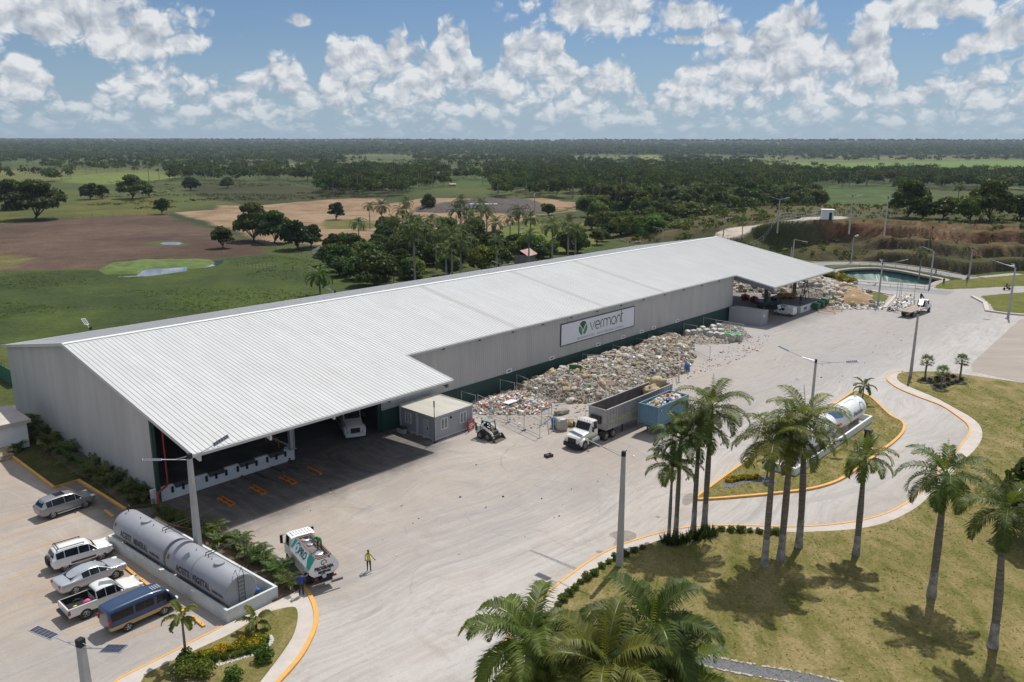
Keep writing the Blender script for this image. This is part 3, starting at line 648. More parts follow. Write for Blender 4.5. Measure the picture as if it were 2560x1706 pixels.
ch(X0+6.62,[(0,0),(0,xh-.45)]+arc(.45,xh-.45,.45,.45,180,0,12)+[(.9,0)])
ch(X0+7.78,[(0,1.72),(0,.25)]+arc(.22,.24,.22,.2,180,290,6)); ch(X0+7.62,[(0,1.25),(.55,1.25)])
mb.build('lettering',M['letters'],sg)
mb=MB(); w2=write(mb,'@VERMONT.RD   WWW.VERMONT.COM.DO',.27,11.3,lambda x,y:F0(3.65+x,2.72-y)); mb.build('small_lettering',mat('grey lettering',(.2,.2,.23),.6),sg)
mb=MB(); cx,cy,rr=4.93,1.235,.99
g1=mat('leaf green',(.03,.23,.08),.5); g2=mat('deep leaf green',(.03,.085,.045),.5); g3=mat('light vein',(.25,.55,.28),.5)
def poly(pts,lift=0.): 
    n=len(pts); vs=[(.062+lift,x,SH-y) for x,y in pts]; mb.add(vs,[tuple(t) for t in tessellate_polygon([[Vector((x,y,0)) for x,y in pts]])])
tri_top=arc(cx,cy,rr,rr,-140,-38,16)+[(cx+.42,cy-.35),(cx+.1,cy+.15),(cx-.03,cy+.28),(cx-.2,cy-.05),(cx-.5,cy-.4)]
mb.m=1; poly(tri_top)
mb.m=0; poly(arc(cx,cy,rr,rr,205,100,16)+[(cx-.1,cy+.55),(cx-.2,cy+.2),(cx-.5,cy-.25)])
poly(arc(cx,cy,rr,rr,-28,76,16)+[(cx+.08,cy+.9),(cx+.12,cy+.5),(cx+.35,cy+.1),(cx+.62,cy-.2)])
mb.m=2
for sx in (-1,1):
    stroke(mb,[(cx+sx*.2,cy+.75),(cx+sx*.68,cy+.0)],.05,lambda x,y:(.07,x,SH-y)); stroke(mb,[(cx+sx*.45,cy+.36),(cx+sx*.42,cy+.1)],.05,lambda x,y:(.07,x,SH-y)); stroke(mb,[(cx+sx*.4,cy+.44),(cx+sx*.66,cy+.38)],.05,lambda x,y:(.07,x,SH-y))
mb.build('leaf_emblem',[g1,g2,g3],sg)
# ---------------------------------------------------------------- loading docks
dk=thing('loading_dock','white walled loading dock with black bumpers under the near canopy','loading dock',bf(7,18.8),BRZ)
loc=lambda u,v,z:(v-18.8,u-7,z)
mb=MB(); mb.box(19.06-18.8-.25,.26,-.34-7,14.1-7,0,1.36); mb.box(-8,.26-.25,14.1-7-.25,14.1-7,0,1.36); mb.box(-.15,.012,13.2-7,14.1-7,1.36,1.46); mb.build('front_wall',M['whitewall'],dk)
mb=MB(); mb.box(-24,.262-.25,-6.4,6.85,0,1.34); mb.build('platform',M['deck'],dk)
BX=[1167,1242,1312,1397,1463,1530,1608,1672,1735,1808,1870,1930]; BY=[1085,1085,1040,1010,1000,970,945,945,905,885,875,850]
bu=[on_v(x*.3699,820+y*.3699,18.25)[0] for x,y in zip(BX,BY)]
for u in bu:
    mb=MB(); mb.box(.262,.36,u-7-.1,u-7+.1,.62,1.18); mb.build('bumper',M['black'],dk)
for i in (0,3,6,9):
    mb=MB(); a,b=bu[i]-7+.13,bu[i+2]-7-.13; mb.add([(.266,a,1.372),(.266,b,1.372),(-2.3,b,1.372),(-2.3,a,1.372),(.31,a+.2,.93),(.31,b,.93),(.29,a,1.30),(.29,b,1.372)],[(0,1,2,3),(0,6,4,5,7,1)]); mb.build('leveller_plate',M['plasticgrey'],dk)
mb=MB()
for z in (.5,1.0): mb.bar((-9,5.9,1.36+z),(-.6,5.9,1.36+z),.07)
for x in (-9,-6,-3,-.6): mb.bar((x,5.9,1.34),(x,5.9,2.36),.07)
mb.build('handrail',M['orange'],dk)
d2=thing('loading_ramp','low white dock with worn black patches under the distant canopy','loading dock',bf(120,26.5),BRZ)
mb=MB(); mb.box(-.25,0,0,9.5,0,1.25); mb.box(-4,-.25,0,.25,0,1.25); mb.build('front_wall',M['whitewall'],d2)
mb=MB(); mb.box(-9,-.25,.25,11.,0,1.24); mb.build('platform',M['deck'],d2)
for y in (1.4,1.9,2.4,4.6,5.1,6.8): mb=MB(); mb.box(.002,.03,y,y+.3,.45,.95); mb.build('bumper',M['black'],d2)
# ---------------------------------------------------------------- site office
of=thing('site_office','grey panel office cabin on blocks with white framed barred windows','office cabin',bf(26.96,20.08),BRZ)
wv,wu,hh=5.77,5.74,2.77
M['cabin']=mat('grey cabin panel',(.36,.365,.38),.5,var=.06,scale=.6); M['cabinframe']=mat('pale cabin frame',(.55,.56,.57),.45,var=.08)
mb=MB(); mb.box(.08,wv-.08,.08,wu-.08,.22,hh-.12); mb.build('wall',M['cabin'],of)
mb=MB()
for x in (0,wv-.16):
    for y in (0,wu-.16): mb.box(x,x+.16,y,y+.16,.12,hh-.18)
mb.box(2.72,3.04,.0,.16,.12,hh-.18)
for z0,z1 in ((.12,.28),(hh-.18,hh)):
    mb.box(.16,wv-.16,.02,.18,z0,z1); mb.box(.16,wv-.16,wu-.18,wu-.02,z0,z1); mb.box(.02,.18,.16,wu-.16,z0,z1); mb.box(wv-.18,wv-.02,.16,wu-.16,z0,z1)
mb.build('frame',M['cabinframe'],of)
mb=MB(); mb.add([(-.04,-.04,hh+.003),(wv+.04,-.04,hh+.003),(wv+.04,wu+.04,hh+.06),(-.04,wu+.04,hh+.06),(-.04,-.04,hh-.1),(wv+.04,-.04,hh-.1),(wv+.04,wu+.04,hh-.1),(-.04,wu+.04,hh-.1)],[(0,1,2,3),(0,4,5,1),(1,5,6,2),(2,6,7,3),(3,7,4,0)]); mb.box(-.0,.12,-.04,wu+.04,hh+.062,hh+.15); mb.box(.12,wv,wu-.08,wu+.04,hh+.062,hh+.12)
mb.build('roof',mat('beige cabin roof',(.50,.475,.42),.8,var=.16,scale=.8,stretch=(.3,1.5,1)),of)
for x in (.1,1.9,2.9,4.0,5.5):
    for y in (.1,1.9,3.8,5.5):
        if x>5 or y<1 : mb=MB(); mb.box(x-.15,x+.2,y-.15,y+.2,0,.12); mb.build('block',M['paleconc'],of)
def owin(T,w=.92,z0=1.12,z1=2.3):      # T maps (along, out, z)
    mb=MB()
    for a,b in (((0,z0),(w,z0)),((0,z1),(w,z1)),((0,z0),(0,z1)),((w,z0),(w,z1)),((w/2,z0),(w/2,z1))): mb.bar(T(a[0],.03,a[1]),T(b[0],.03,b[1]),.085)
    f=mb.build('window',M['white'],of); mb=MB()
    p=[T(0,.012,z0),T(w,.012,z0),T(w,.012,z1),T(0,.012,z1)]; mb.add(p,[(0,1,2,3)]); mb.build('pane',M['glass'],f); mb=MB()
    for k in range(1,8):
        if k!=4: mb.bar(T(w*k/8,.05,z0),T(w*k/8,.05,z1),.025)
    mb.build('bars',M['white'],f)
TA=lambda a,o,z:(a,.08-o,z); TB=lambda a,o,z:(wv-.08+o,a,z)
owin(lambda a,o,z:TA(.95+a,o,z)); owin(lambda a,o,z:TB(.98+a,o,z)); owin(lambda a,o,z:TB(3.82+a,o,z))
mb=MB(); mb.box(3.85,4.75,.03,.075,.28,2.25); d=mb.build('door',mat('pale cabin door',(.45,.46,.47),.45),of)
mb=MB(); mb.box(4.58,4.68,-.02,.03,1.1,1.35); mb.build('handle',M['dkmetal'],d)
mb=MB(); mb.cyl((wv-.08,2.42,2.15),(wv+.0,2.42,2.15),.13,n=14); mb.build('wall_fan',M['dkmetal'],of)
a=thing('antenna_mast','thin dark steel mast standing at the front corner of the office cabin','mast',bf(26.75,26.05),BRZ)
mb=MB(); mb.cyl((0,0,0),(0,0,4.6),.05,.035,8); mb.cyl((0,0,0),(0,0,.06),.18); mb.cyl((0,0,4.0),(0,0,4.7),.07,.07,8); mb.build('pole',M['dkmetal'],a)
b=thing('bin_pair','two grey lidded bins on a frame beside the office cabin','bin',bf(26.2,20.9),BRZ)
for k in (0,1):
    mb=MB(); mb.box(-.1+k*.62,.42+k*.62,-.3,.2,.12,.72); o=mb.build('bin',M['cabin'],b); mb=MB(); mb.box(-.14+k*.62,.46+k*.62,-.34,.24,.72,.8); mb.build('lid',M['black'],o)
# white utility building and retaining fence beside the hall
ub=thing('utility_building','small flat roofed white building at the left edge beside the gable wall','building',zB(203,806),BRZ)
mb=MB(); mb.box(-6,0,-8,0,0,2.75); mb.build('wall',M['whitewall'],ub); mb=MB(); mb.box(-6.4,.35,-8.4,.35,2.75,3.1); mb.build('roof_slab',M['paleconc'],ub)
mb=MB(); mb.box(.0,.04,-4.6,-3.4,0,2.1); mb.build('door',M['plasticgrey'],ub)
fe=thing('fire_extinguisher','red fire extinguisher hanging on the white building wall','extinguisher',zB(30,828)+Vector((.1,.1,.25)),BRZ)
mb=MB(); mb.cyl((0,0,.1),(0,0,.62),.1,n=12); mb.build('bottle',M['red'],fe); mb=MB(); mb.cyl((0,0,.62),(0,0,.75),.03); mb.bar((0,0,.72),(.12,0,.7),.03); mb.build('nozzle',M['black'],fe)
M['rock']=mat('tan boulder',(.42,.33,.2),.9,var=.3,scale=2,bump=.5)
for i,(x,y,r) in enumerate([(20,850,.75),(25,890,.7),(115,832,.4),(285,785,.5)]):
    mb=MB(); mb.blob((0,0,r*.4),(r*1.3,r*.9,r*.6),3,.25,i+3); o=mb.build('boulder',M['rock'],None,1); p=zB(x,y); o.location=p; o.rotation_euler=(0,0,i)
    tag(o,['tan boulder against the white building wall','front tan boulder at the end of the yellow kerb','small tan boulder on the grass by the kerb end','tan boulder among palms below the gable wall'][i],'boulder')
# ---------------------------------------------------------------- quarry hill, basin, ring road, ponds
FOOT=[(10,300),(38,262),(60,241),(76,231),(84,219.5),(93,219.8),(105,217.3),(109,207),(112,196),(123,202),(131,204),(150,196),(185,172),(240,150),(330,120)]
def seg_d(x,y,P):
    d=np.full(x.shape,1e9)
    for (ax,ay),(bx,by) in zip(P[:-1],P[1:]):
        vx,vy=bx-ax,by-ay; t=np.clip(((x-ax)*vx+(y-ay)*vy)/(vx*vx+vy*vy),0,1)
        d=np.minimum(d,np.hypot(x-ax-t*vx,y-ay-t*vy))
    return d
HX=np.arange(8,300,.65); HY=np.arange(116,420,.65); hx,hy=np.meshgrid(HX,HY)
def hillz(x,y,rough=True):
    ins=inpoly(x,y,FOOT+[(330,500),(10,500)])
    n=(fbm(x,y,16,41)-.5)*5*rough; n2=(fbm(x,y,3.2,42)-.5)*1.0*rough
    d=np.where(ins,seg_d(x,y,FOOT),0); dw=np.maximum(0,d+n*np.clip(d/4,0,1))
    terr=np.interp(dw,[0,.9,4.2,5.0,8.8,9.7,12.6,13.4,40],[0,2.9,3.3,6.0,6.3,9.0,9.3,10.3,10.3])
    plain=np.interp(dw,[0,3,7,10.5,12,16,40],[0,1.5,3.2,4.6,9.6,10.,10.2])
    k=np.clip((x-96)/8,0,1); z=terr*k+plain*(1-k)
    hm=np.interp(x,[10,34,44,60,76,92,130,170,330],[0,0,2.6,5.2,7.4,10.2,10.2,9.6,9])
    z=np.minimum(z,hm+n2*.15)
    z=z*np.clip((400-y)/110,0,1)+n2*np.clip(d/3,0,1)*np.where(z<hm-.4,1,.12)
    return np.where(ins,z,-.6)
hz_=hillz(hx,hy)
sl_=np.hypot(*np.gradient(hz_,.65)[::-1])
Ch=np.zeros(hx.shape+(3,)); 
def mixc(a,b,k): return np.array(a)*(1-k[...,None])+np.array(b)*k[...,None]
f1=fbm(hx,hy,7,51);f2=fbm(hx,hy,22,52); f3=fbm(hx,hy*.5+hz_*4,2.5,53)
grassc=mixc((.06,.07,.022),(.11,.09,.04),np.clip((f2-.35)*3,0,1))
earth=mixc((.19,.095,.05),(.27,.165,.095),np.clip((f1-.35)*3,0,1)); earth=mixc((.45,.4,.36),(1.1,1.1,1.1),np.clip((f3-.3)*3,0,1))*earth*1.0
scrub=mixc((.062,.047,.032),(.085,.078,.036),np.clip((f1-.3)*3,0,1))
kk=np.clip((sl_-.3)/.35,0,1); red=np.clip((f2-.38)*7,0,1)*np.clip((hz_-5.0)/1.5,0,1)
red=np.maximum(red,np.clip((f1-.6)*6,0,1)*.6)
cl=scrub*(1-red[...,None])+earth*red[...,None]
Ch[:]=grassc*(1-kk[...,None])+cl*kk[...,None]
left=np.clip((92-hx)/10,0,1)*.75; Ch=Ch*(1-left[...,None])+grassc*left[...,None]
RD=[zJ(*p) for p in [(430,690,3.),(500,665,4.4),(560,642,5.2),(640,618,6.),(720,600,7.),(800,585,8.),(880,572,9.),(960,562,9.8),(1050,555,10.2),(1160,553,10.2),(1190,548,10.3)]]
rdp=smooth_path(RD,6); dr=seg_d(hx,hy,[(p.x,p.y) for p in rdp])
rk=np.clip((4.6+ (f1-.5)*2-dr)/1.,0,1)*np.where(hx<112,1,0); Ch=Ch*(1-rk[...,None])+np.array((.50,.43,.36))*rk[...,None]
def road_z(p): return p.z
near=dr<6.5
if near.any():
    pts=np.array([[p.x,p.y,p.z] for p in rdp]); 
    q=np.stack([hx[near],hy[near]],-1); dd=((q[:,None]-pts[None,:,:2])**2).sum(-1); zi=pts[dd.argmin(1),2]
    w_=np.clip((6.5-dr[near])/2.,0,1); hz_[near]=np.where(hz_[near]>-.5,hz_[near]*(1-w_)+zi*w_,hz_[near])
Vh=np.stack([hx,hy,hz_],-1).reshape(-1,3); ih=np.arange(len(HX)*len(HY)).reshape(len(HY),len(HX))
Fh=np.stack([ih[:-1,:-1],ih[:-1,1:],ih[1:,1:],ih[1:,:-1]],-1).reshape(-1,4)
keep=(Vh[Fh][:,:,2].max(1)>-.2); Fh=Fh[keep]
us=np.unique(Fh); rm=np.full(len(Vh),-1); rm[us]=np.arange(len(us))
M['hill']=landmat('quarry earth and scrub',1.6,.5,.95,.8)
struct(npmesh('hillside',Vh[us],rm[Fh],M['hill'],Ch.reshape(-1,3)[us]))
def ground_z(x,y):
    i=int(round((x-HX[0])/.65)); j=int(round((y-HY[0])/.65))
    return max(0.,float(hz_[j,i])) if 0<=i<len(HX) and 0<=j<len(HY) else 0.
# basin lined with green sheet
M['liner']=mat('green pond liner',(.035,.10,.085),.5,var=.35,scale=.25,stretch=(2.,.2,1),col2=(.06,.14,.12))
rc=sum((p for p in RIM),Vector())/len(RIM); mb=MB(); n=len(RIM); vs=[];fs=[]
lev=[(1.0,.1),(.88,-1.1),(.66,-2.9),(.5,-3.4)]
for k,z in lev:
    for i,p in enumerate(RIM): vs.append((rc.x+(p.x-rc.x)*k,rc.y+(p.y-rc.y)*k,z+(.12*math.sin(i*2.7) if 0<z+2<2 else 0)))
for a in range(len(lev)-1):
    for i in range(n): j=(i+1)%n; fs.append((a*n+i,a*n+j,(a+1)*n+j,(a+1)*n+i))
mb.add(vs,fs); mb.add(vs[-n:],[tuple(range(n))]); struct(mb.build('basin_liner',M['liner']))
M['water']=mat('pond water',(.035,.05,.06),.04,spec=.9); M['skywater']=mat('shallow pond water',(.06,.09,.12),.03,spec=1.)
mb=MB(); mb.add([(rc.x+(p.x-rc.x)*.53,rc.y+(p.y-rc.y)*.53,-3.3) for p in RIM],[tuple(range(n))]); struct(mb.build('basin_water',M['water']))
M['asphalt']=mat('worn grey asphalt',(.25,.245,.245),.85,var=.2,scale=.4)
def band(name,path,w,z,m,closed=False,off=0.): return ribbon(name,path,w,z-.5,z,m,closed,off)
RIMr=RIM
band('basin_walk',RIMr,1.6,.1,mat('dusty rim concrete',(.36,.31,.26),.9,var=.25,scale=.8),True,-.7)
rr=smooth_path([zE(*p) for p in [(930,300),(960,281),(1060,276),(1170,275),(1300,278),(1420,287),(1550,303),(1680,325),(1800,347),(1900,364),(1985,378)]],5)
band('ring_road',rr,5.2,.05,M['asphalt'],off=1.2)
ribbon('ring_kerb',[p+Vector((.3,.0,0)) for p in rr],.3,-.1,.2,mat('sandy kerb',(.52,.38,.22),.8,var=.2),False,4.2)
band('ring_road',smooth_path([zE(*p) for p in [(1095,392),(1180,416),(1300,432),(1450,442),(1600,452),(1730,462),(1850,475)]],5),6.,.04,M['asphalt'])
rl=thing('basin_rail','low white pipe rail along the near rim of the green basin','rail',(rc.x,rc.y,0))
PR=smooth_path([zE(*p,.8) for p in [(1120,381),(1250,393),(1400,406),(1560,418),(1700,430)]],4); PR=[p-Vector((rc.x,rc.y,0)) for p in PR]
mb=MB(); mb.tube(PR,.16,6); mb.build('rail',M['white'],rl)
for p in PR[::3]: mb=MB(); mb.cyl((p.x,p.y,0),(p.x,p.y,.8),.07,n=6); mb.build('post',M['white'],rl)
rl=thing('basin_fence','thin grey guard rail round the far rim of the green basin','rail',(rc.x,rc.y,0))
PR=smooth_path([zE(*p) for p in [(1030,318),(1150,300),(1300,293),(1400,297),(1550,315),(1700,345),(1840,376)]],4); PR=[p-Vector((rc.x,rc.y,0)) for p in PR]
mb=MB(); mb.tube([p+Vector((0,0,.9)) for p in PR],.05,5); mb.tube([p+Vector((0,0,.5)) for p in PR],.04,5); mb.build('rail',M['steel'],rl)
for p in PR[::2]: mb=MB(); mb.cyl((p.x,p.y,0),(p.x,p.y,.95),.06,n=6); mb.build('post',M['steel'],rl)
# grass banks by the far road, earth bank beside the bales
def lump(name,poly,h,m,res=1.,seed=1,soft=3.,amp=.35,kind='structure'):
    P=[(p[0],p[1]) for p in poly]; x0,x1=min(p[0] for p in P)-1,max(p[0] for p in P)+1; y0,y1=min(p[1] for p in P)-1,max(p[1] for p in P)+1
    X,Y=np.meshgrid(np.arange(x0,x1,res),np.arange(y0,y1,res)); ins=inpoly(X,Y,P); d=np.where(ins,seg_d(X,Y,P+[P[0]]),-seg_d(X,Y,P+[P[0]]))
    z=np.where(d>0,h*(1-np.exp(-np.maximum(d,0)/soft))*(1+amp*2*(fbm(X,Y,3,seed)-.5)),np.maximum(d*.8,-.3))
    V=np.stack([X,Y,z],-1).reshape(-1,3); I=np.arange(X.size).reshape(X.shape); F=np.stack([I[:-1,:-1],I[:-1,1:],I[1:,1:],I[1:,:-1]],-1).reshape(-1,4)
    F=F[(V[F][:,:,2].max(1)>-.05)]; us=np.unique(F); rm=np.full(len(V),-1); rm[us]=np.arange(len(us)); o=npmesh(name,V[us],rm[F],m,None,True)
    if kind: o['kind']=kind
    return o
lump('grass_bank',[zE(*p) for p in [(1715,440),(1790,402),(1850,386),(1990,376),(2150,360),(2353,345),(2600,330),(2600,420),(2353,428),(2150,436),(1950,447),(1830,450)]],.9,M['lawn2'],1.2,3,6.,.2)
lump('grass_bank',[zE(*p) for p in [(2045,492),(2200,478),(2353,466),(2600,450),(2600,640),(2353,622),(2240,612),(2140,598),(2120,560)]],.8,M['lawn2'],1.2,4,5.,.25)
lump('grass_bank',[zE(*p) for p in [(1260,450),(1350,468),(1440,490),(1425,520),(1385,568),(1330,568),(1300,520)]],.25,M['lawn2'],1.,5,3.,.2)
ribbon('bank_kerb',[zE(*p) for p in [(2000,500),(2085,545),(2100,600),(2230,618),(2353,628),(2600,655)]],.8,-.1,.3,M['paleconc'])
ribbon('bank_kerb',[zE(*p) for p in [(1250,447),(1440,487),(1475,492),(1400,575),(1350,578)]],.6,-.1,.2,M['paleconc'])
M['tanearth']=mat('tan earth',(.34,.225,.12),.95,var=.4,scale=.6,bump=.4)
lump('earth_mound',[zE(*p) for p in [(1010,420),(1060,410),(1150,425),(1230,450),(1330,520),(1300,560),(1130,555),(1060,520),(1090,480),(1030,455)]],2.0,M['tanearth'],.5,7,2.2,.55)
sheet('dirt_lot',[zE(*p) for p in [(1990,960),(2330,650),(2700,690),(2700,1250),(2353,1085),(2000,1010)]],.03,mat('raked tan dirt',(.345,.295,.25),.95,var=.16,scale=.25,stretch=(.3,1.2,1),detail=8),.2)
# field ponds
struct(MB().add([(p.x,p.y,.03) for p in PL],[tuple(range(len(PL)))]).build('pond_water',M['skywater']))
for pts in ([(1392,962),(1400,945),(1440,930),(1450,912),(1530,908),(1525,925),(1470,945)],[(1092,792),(1120,784),(1175,782),(1230,784),(1256,793),(1220,801),(1170,803),(1120,800)]):
    P=[zH(*p) for p in pts]; struct(MB().add([(p.x,p.y,.05) for p in P],[tuple(range(len(P)))]).build('pond_water',M['skywater']))
M['reed']=mat('bright marsh grass',(.10,.15,.025),.95,var=.4,scale=.5,bump=.5)
lump('marsh_grass',[zH(*p) for p in [(670,975),(740,935),(1000,906),(1440,903),(1480,925),(1380,960),(1275,968),(1280,948),(985,966),(960,1000),(720,1004)]],.7,M['reed'],.9,9,1.5,.9,'stuff')
# ---------------------------------------------------------------- vegetation
def leafmat(name,c,c2,trans=.35,attr=False,rnd=.35,rough=.5,gloss=.12,nsc=.35):
    m=bpy.data.materials.new(name); m.use_nodes=True; t=NT(m.node_tree); b=m.node_tree.nodes['Principled BSDF']; out=m.node_tree.nodes['Material Output']
    b.inputs['Roughness'].default_value=rough; b.inputs['Specular IOR Level'].default_value=gloss
    g=t.n('ShaderNodeNewGeometry'); oi=t.n('ShaderNodeObjectInfo')
    n=t.noise(g.outputs['Position'],nsc,4,.7)
    col=t.mix(t.ramp(n,[(.35,0),(.65,1)]),c,c2)
    if attr: col=t.mix(1.,col,t.n('ShaderNodeVertexColor',{},layer_name='Col').outputs[0],'MULTIPLY')
    else:
        r=oi.outputs['Random']; k=t.m('MULTIPLY_ADD',r,rnd*2,1-rnd); y=t.m('MULTIPLY_ADD',t.m('FRACT',t.m('MULTIPLY',r,7.3)),.5,.78)
        col=t.mix(1.,col,t.n('ShaderNodeCombineColor',{0:t.m('MULTIPLY',k,y),1:k,2:k}).outputs[0],'MULTIPLY')
    ri=t.m('MULTIPLY_ADD',g.outputs['Random Per Island'],.7,.65); col=t.mix(1.,col,t.n('ShaderNodeCombineColor',{0:ri,1:ri,2:ri}).outputs[0],'MULTIPLY')
    t.L.new(col,b.inputs['Base Color'])
    tr=t.n('ShaderNodeBsdfTranslucent',{'Color':t.mix(1.,col,(1.5,1.6,.7),'MULTIPLY')}); mx=t.n('ShaderNodeMixShader',{0:trans,1:b.outputs[0],2:tr.outputs[0]}); t.L.new(mx.outputs[0],out.inputs['Surface']); return m
M['palm']=leafmat('royal palm leaf',(.072,.105,.018),(.135,.165,.026),.36,rnd=.25,gloss=.28,rough=.5)
M['palmfar']=leafmat('grove palm leaf',(.045,.072,.02),(.08,.11,.028),.25,rnd=.3)
M['leaf']=leafmat('broad leaf',(.038,.065,.015),(.07,.10,.022),.25,rnd=.4)
M['leaflight']=leafmat('light green leaf',(.07,.11,.02),(.12,.16,.03),.3,rnd=.3)
M['farleaf']=leafmat('far woodland leaf',(.042,.066,.022),(.08,.105,.032),.2,True,nsc=.02,gloss=.03,rough=.9)
M['areca']=leafmat('areca palm leaf',(.06,.095,.018),(.11,.14,.025),.35,rnd=.3,gloss=.4)
M['bush']=leafmat('hedge leaf',(.03,.055,.012),(.055,.085,.02),.25,rnd=.2,nsc=1.5)
M['croton']=leafmat('yellow croton leaf',(.10,.12,.018),(.42,.32,.02),.3,rnd=.2,nsc=1.6)
M['redleaf']=leafmat('dark red leaf',(.09,.018,.014),(.05,.035,.015),.3,rnd=.2,nsc=1.5)
M['trunk']=mat('palm trunk',(.27,.225,.175),.9,var=.3,col2=(.105,.085,.068),scale=1.3,stretch=(.8,.8,4.5),bump=.6,bscale=6,detail=8)
M['trunkgrey']=mat('grove palm trunk',(.30,.28,.25),.9,var=.3,scale=1.5,stretch=(1,1,4))
M['lichen']=mat('lichen blotched trunk foot',(.45,.42,.38),.9,col2=(.13,.105,.08),var=.4,scale=2.2,detail=8,bump=.4)
M['bark']=mat('bark',(.10,.075,.055),.95,var=.4,scale=2,bump=.5)
M['shaft']=mat('green crownshaft',(.10,.15,.03),.4,var=.2,scale=1.5,stretch=(1,1,.3))
M['spear']=leafmat('unopened yellow spear leaf',(.2,.22,.03),(.28,.26,.04),.3)
def frond(mb,base,az,el,L,droop,nl,lw,ll,twist=0.,seed=0,segs=9):
    rs=random.Random(seed); pts=[]; p=Vector(base); e=el
    h=Vector((math.cos(az),math.sin(az),0)); st=L/segs
    for i in range(segs+1):
        pts.append((p.copy(),e)); t=i/segs; e-=droop*(.35+1.3*t)/segs; p=p+(h*math.cos(e)+Vector((0,0,math.sin(e))))*st
    mb.m=1; mb.tube([q for q,_ in pts],[max(.006,.026*(1-i/segs)*L/3.2+.005) for i in range(segs+1)],4,False); mb.m=0
    side=Vector((-h.y,h.x,0))
    for k in range(nl):
        t=.13+.86*(k+.5)/nl; f=t*segs; i=min(segs-1,int(f)); a=f-i; q=pts[i][0].lerp(pts[i+1][0],a); e=pts[i][1]*(1-a)+pts[i+1][1]*a
        fw=h*math.cos(e)+Vector((0,0,math.sin(e))); up=side.cross(fw)
        if up.z<0: up=-up
        l=ll*(math.sin(math.pi*min(1,.18+t*.83))**.6)*(.85+.3*rs.random())
        for s in (-1,1):
            lift=.35+.25*rs.random()-twist; sw=.35+.5*t+.15*rs.random()
            d=(side*s*math.cos(lift)+up*math.sin(lift)*.7).normalized(); d=(d+fw*sw).normalized(); m1=q+d*l*.5; d2=(d+Vector((0,0,-.55-.7*rs.random()))).normalized(); m2=m1+d2*l*.5
            w=(fw-d*fw.dot(d)).normalized()*lw*.5
            mb.add([q-w*.5,q+w*.5,m1+w,m1-w,m2],[(0,1,2,3),(3,2,4)])
def royal_palm(H,name,label,group,loc,rz=0.,fr=3.3,nf=15,nl=34,seed=1,tr=.24,far=False,lean=(0,0),shaft=1.5,bulge=1.2,lw=.075,spear=True,cat='palm tree'):
    rs=random.Random(seed); t=thing(name,label,cat,loc,rz,group)
    hs=H-fr*.62; z1=max(.4,hs-shaft); tp=[];tr_=[]
    for i in range(9):
        a=i/8; tp.append((lean[0]*a*a,lean[1]*a*a,z1*a)); tr_.append(tr*((1.35-.35*min(1,a*7)) if a<.15 else 1)*(.9+.28*bulge*math.exp(-((a-.55)/.25)**2)*.6-.25*a))
    mb=MB(); mb.tube(tp,tr_,8 if not far else 5)
    if not far:
        # ring scars are real geometry: shallow collars
        for k in range(int(z1/.32)):
            z=.3+k*.32; a=min(1,z/z1); i=min(7,int(a*8)); r=tr_[i]+(tr_[i+1]-tr_[i])*(a*8-i)
            mb.cyl((lean[0]*a*a,lean[1]*a*a,z),(lean[0]*a*a,lean[1]*a*a,z+.035),r*1.02,r*1.02,8,False)
    mb.build('trunk',M['trunkgrey'] if far else M['trunk'],t,1)
    if not far:
        mb=MB(); a=.27; mb.tube([(0,0,0),(0,0,.25),(lean[0]*.02,lean[1]*.02,z1*.14),(lean[0]*a*a,lean[1]*a*a,z1*a)],[tr*1.5,tr*1.3,tr*1.02,tr*1.0],8); mb.build('trunk_foot',M['lichen'],t,1)
        mb=MB(); mb.tube([(lean[0],lean[1],z1),(lean[0],lean[1],z1+shaft*.3),(lean[0],lean[1],hs),(lean[0],lean[1],hs+.4)],[tr*.82,tr*.9,tr*.55,tr*.2],8); mb.build('crownshaft',M['shaft'],t,1)
    mb=MB()
    nf+=2
    for k in range(nf):
        a=(k*2.39996+rs.uniform(-.2,.2)); f=k/(nf-1); el=R(74-92*f**.85+rs.uniform(-8,8)); L=fr*(.72+.3*math.sin(math.pi*min(1,.25+f*.7)))*rs.uniform(.92,1.06)
        frond(mb,(lean[0]+math.cos(a)*.1,lean[1]+math.sin(a)*.1,hs+.1-.25*f),a,el,L,R(82+38*rs.random()),nl,lw*(1 if not far else 2.2),fr*.29,seed=seed*50+k,segs=8 if not far else 5)
    mb.build('crown',[M['palmfar'] if far else M['palm'],M['shaft']],t)
    if spear and not far:
        mb=MB(); frond(mb,(lean[0],lean[1],hs),.5,R(86),fr*.75,R(6),18,.05,.35,.9,seed); mb.build('spear_leaf',[M['spear'],M['spear']],t)
    return t
rp=lambda *a,**k: royal_palm(*a,**k)
G1='royal palms on the lawn by the loop drive'
rp(8.1,'royal_palm','slim short royal palm, leftmost of the four growing from the spiky hedge',None,zF(262,1160),.3,2.5,13,30,1,.15)
rp(10.3,'royal_palm','royal palm with pale lichen patched trunk, second from left in the hedge group',None,zF(303,1140),1.9,3.0,15,34,2,.2)
rp(11.2,'royal_palm','straight royal palm, third from left in the hedge group of four',None,zF(407,1110),2.7,3.2,14,34,3,.21)
rp(13.0,'royal_palm','tallest royal palm of the four in the spiky hedge, thick swollen trunk',None,zF(470,1102),.9,3.7,16,38,4,.25)
rp(12.2,'royal_palm','royal palm with bright green crownshaft, left of the lawn trio before the white tanks',None,zF(825,1310),.2,3.6,16,38,5,.25)
rp(12.4,'royal_palm','middle royal palm of the trio before the white tanks, yellowing lower frond',None,zF(920,1282),1.4,3.5,16,38,6,.27)
rp(13.0,'royal_palm','royal palm with leaning trunk, right of the trio before the white tanks',None,zF(1027,1202),2.2,3.8,17,38,7,.27,lean=(.35,.2))
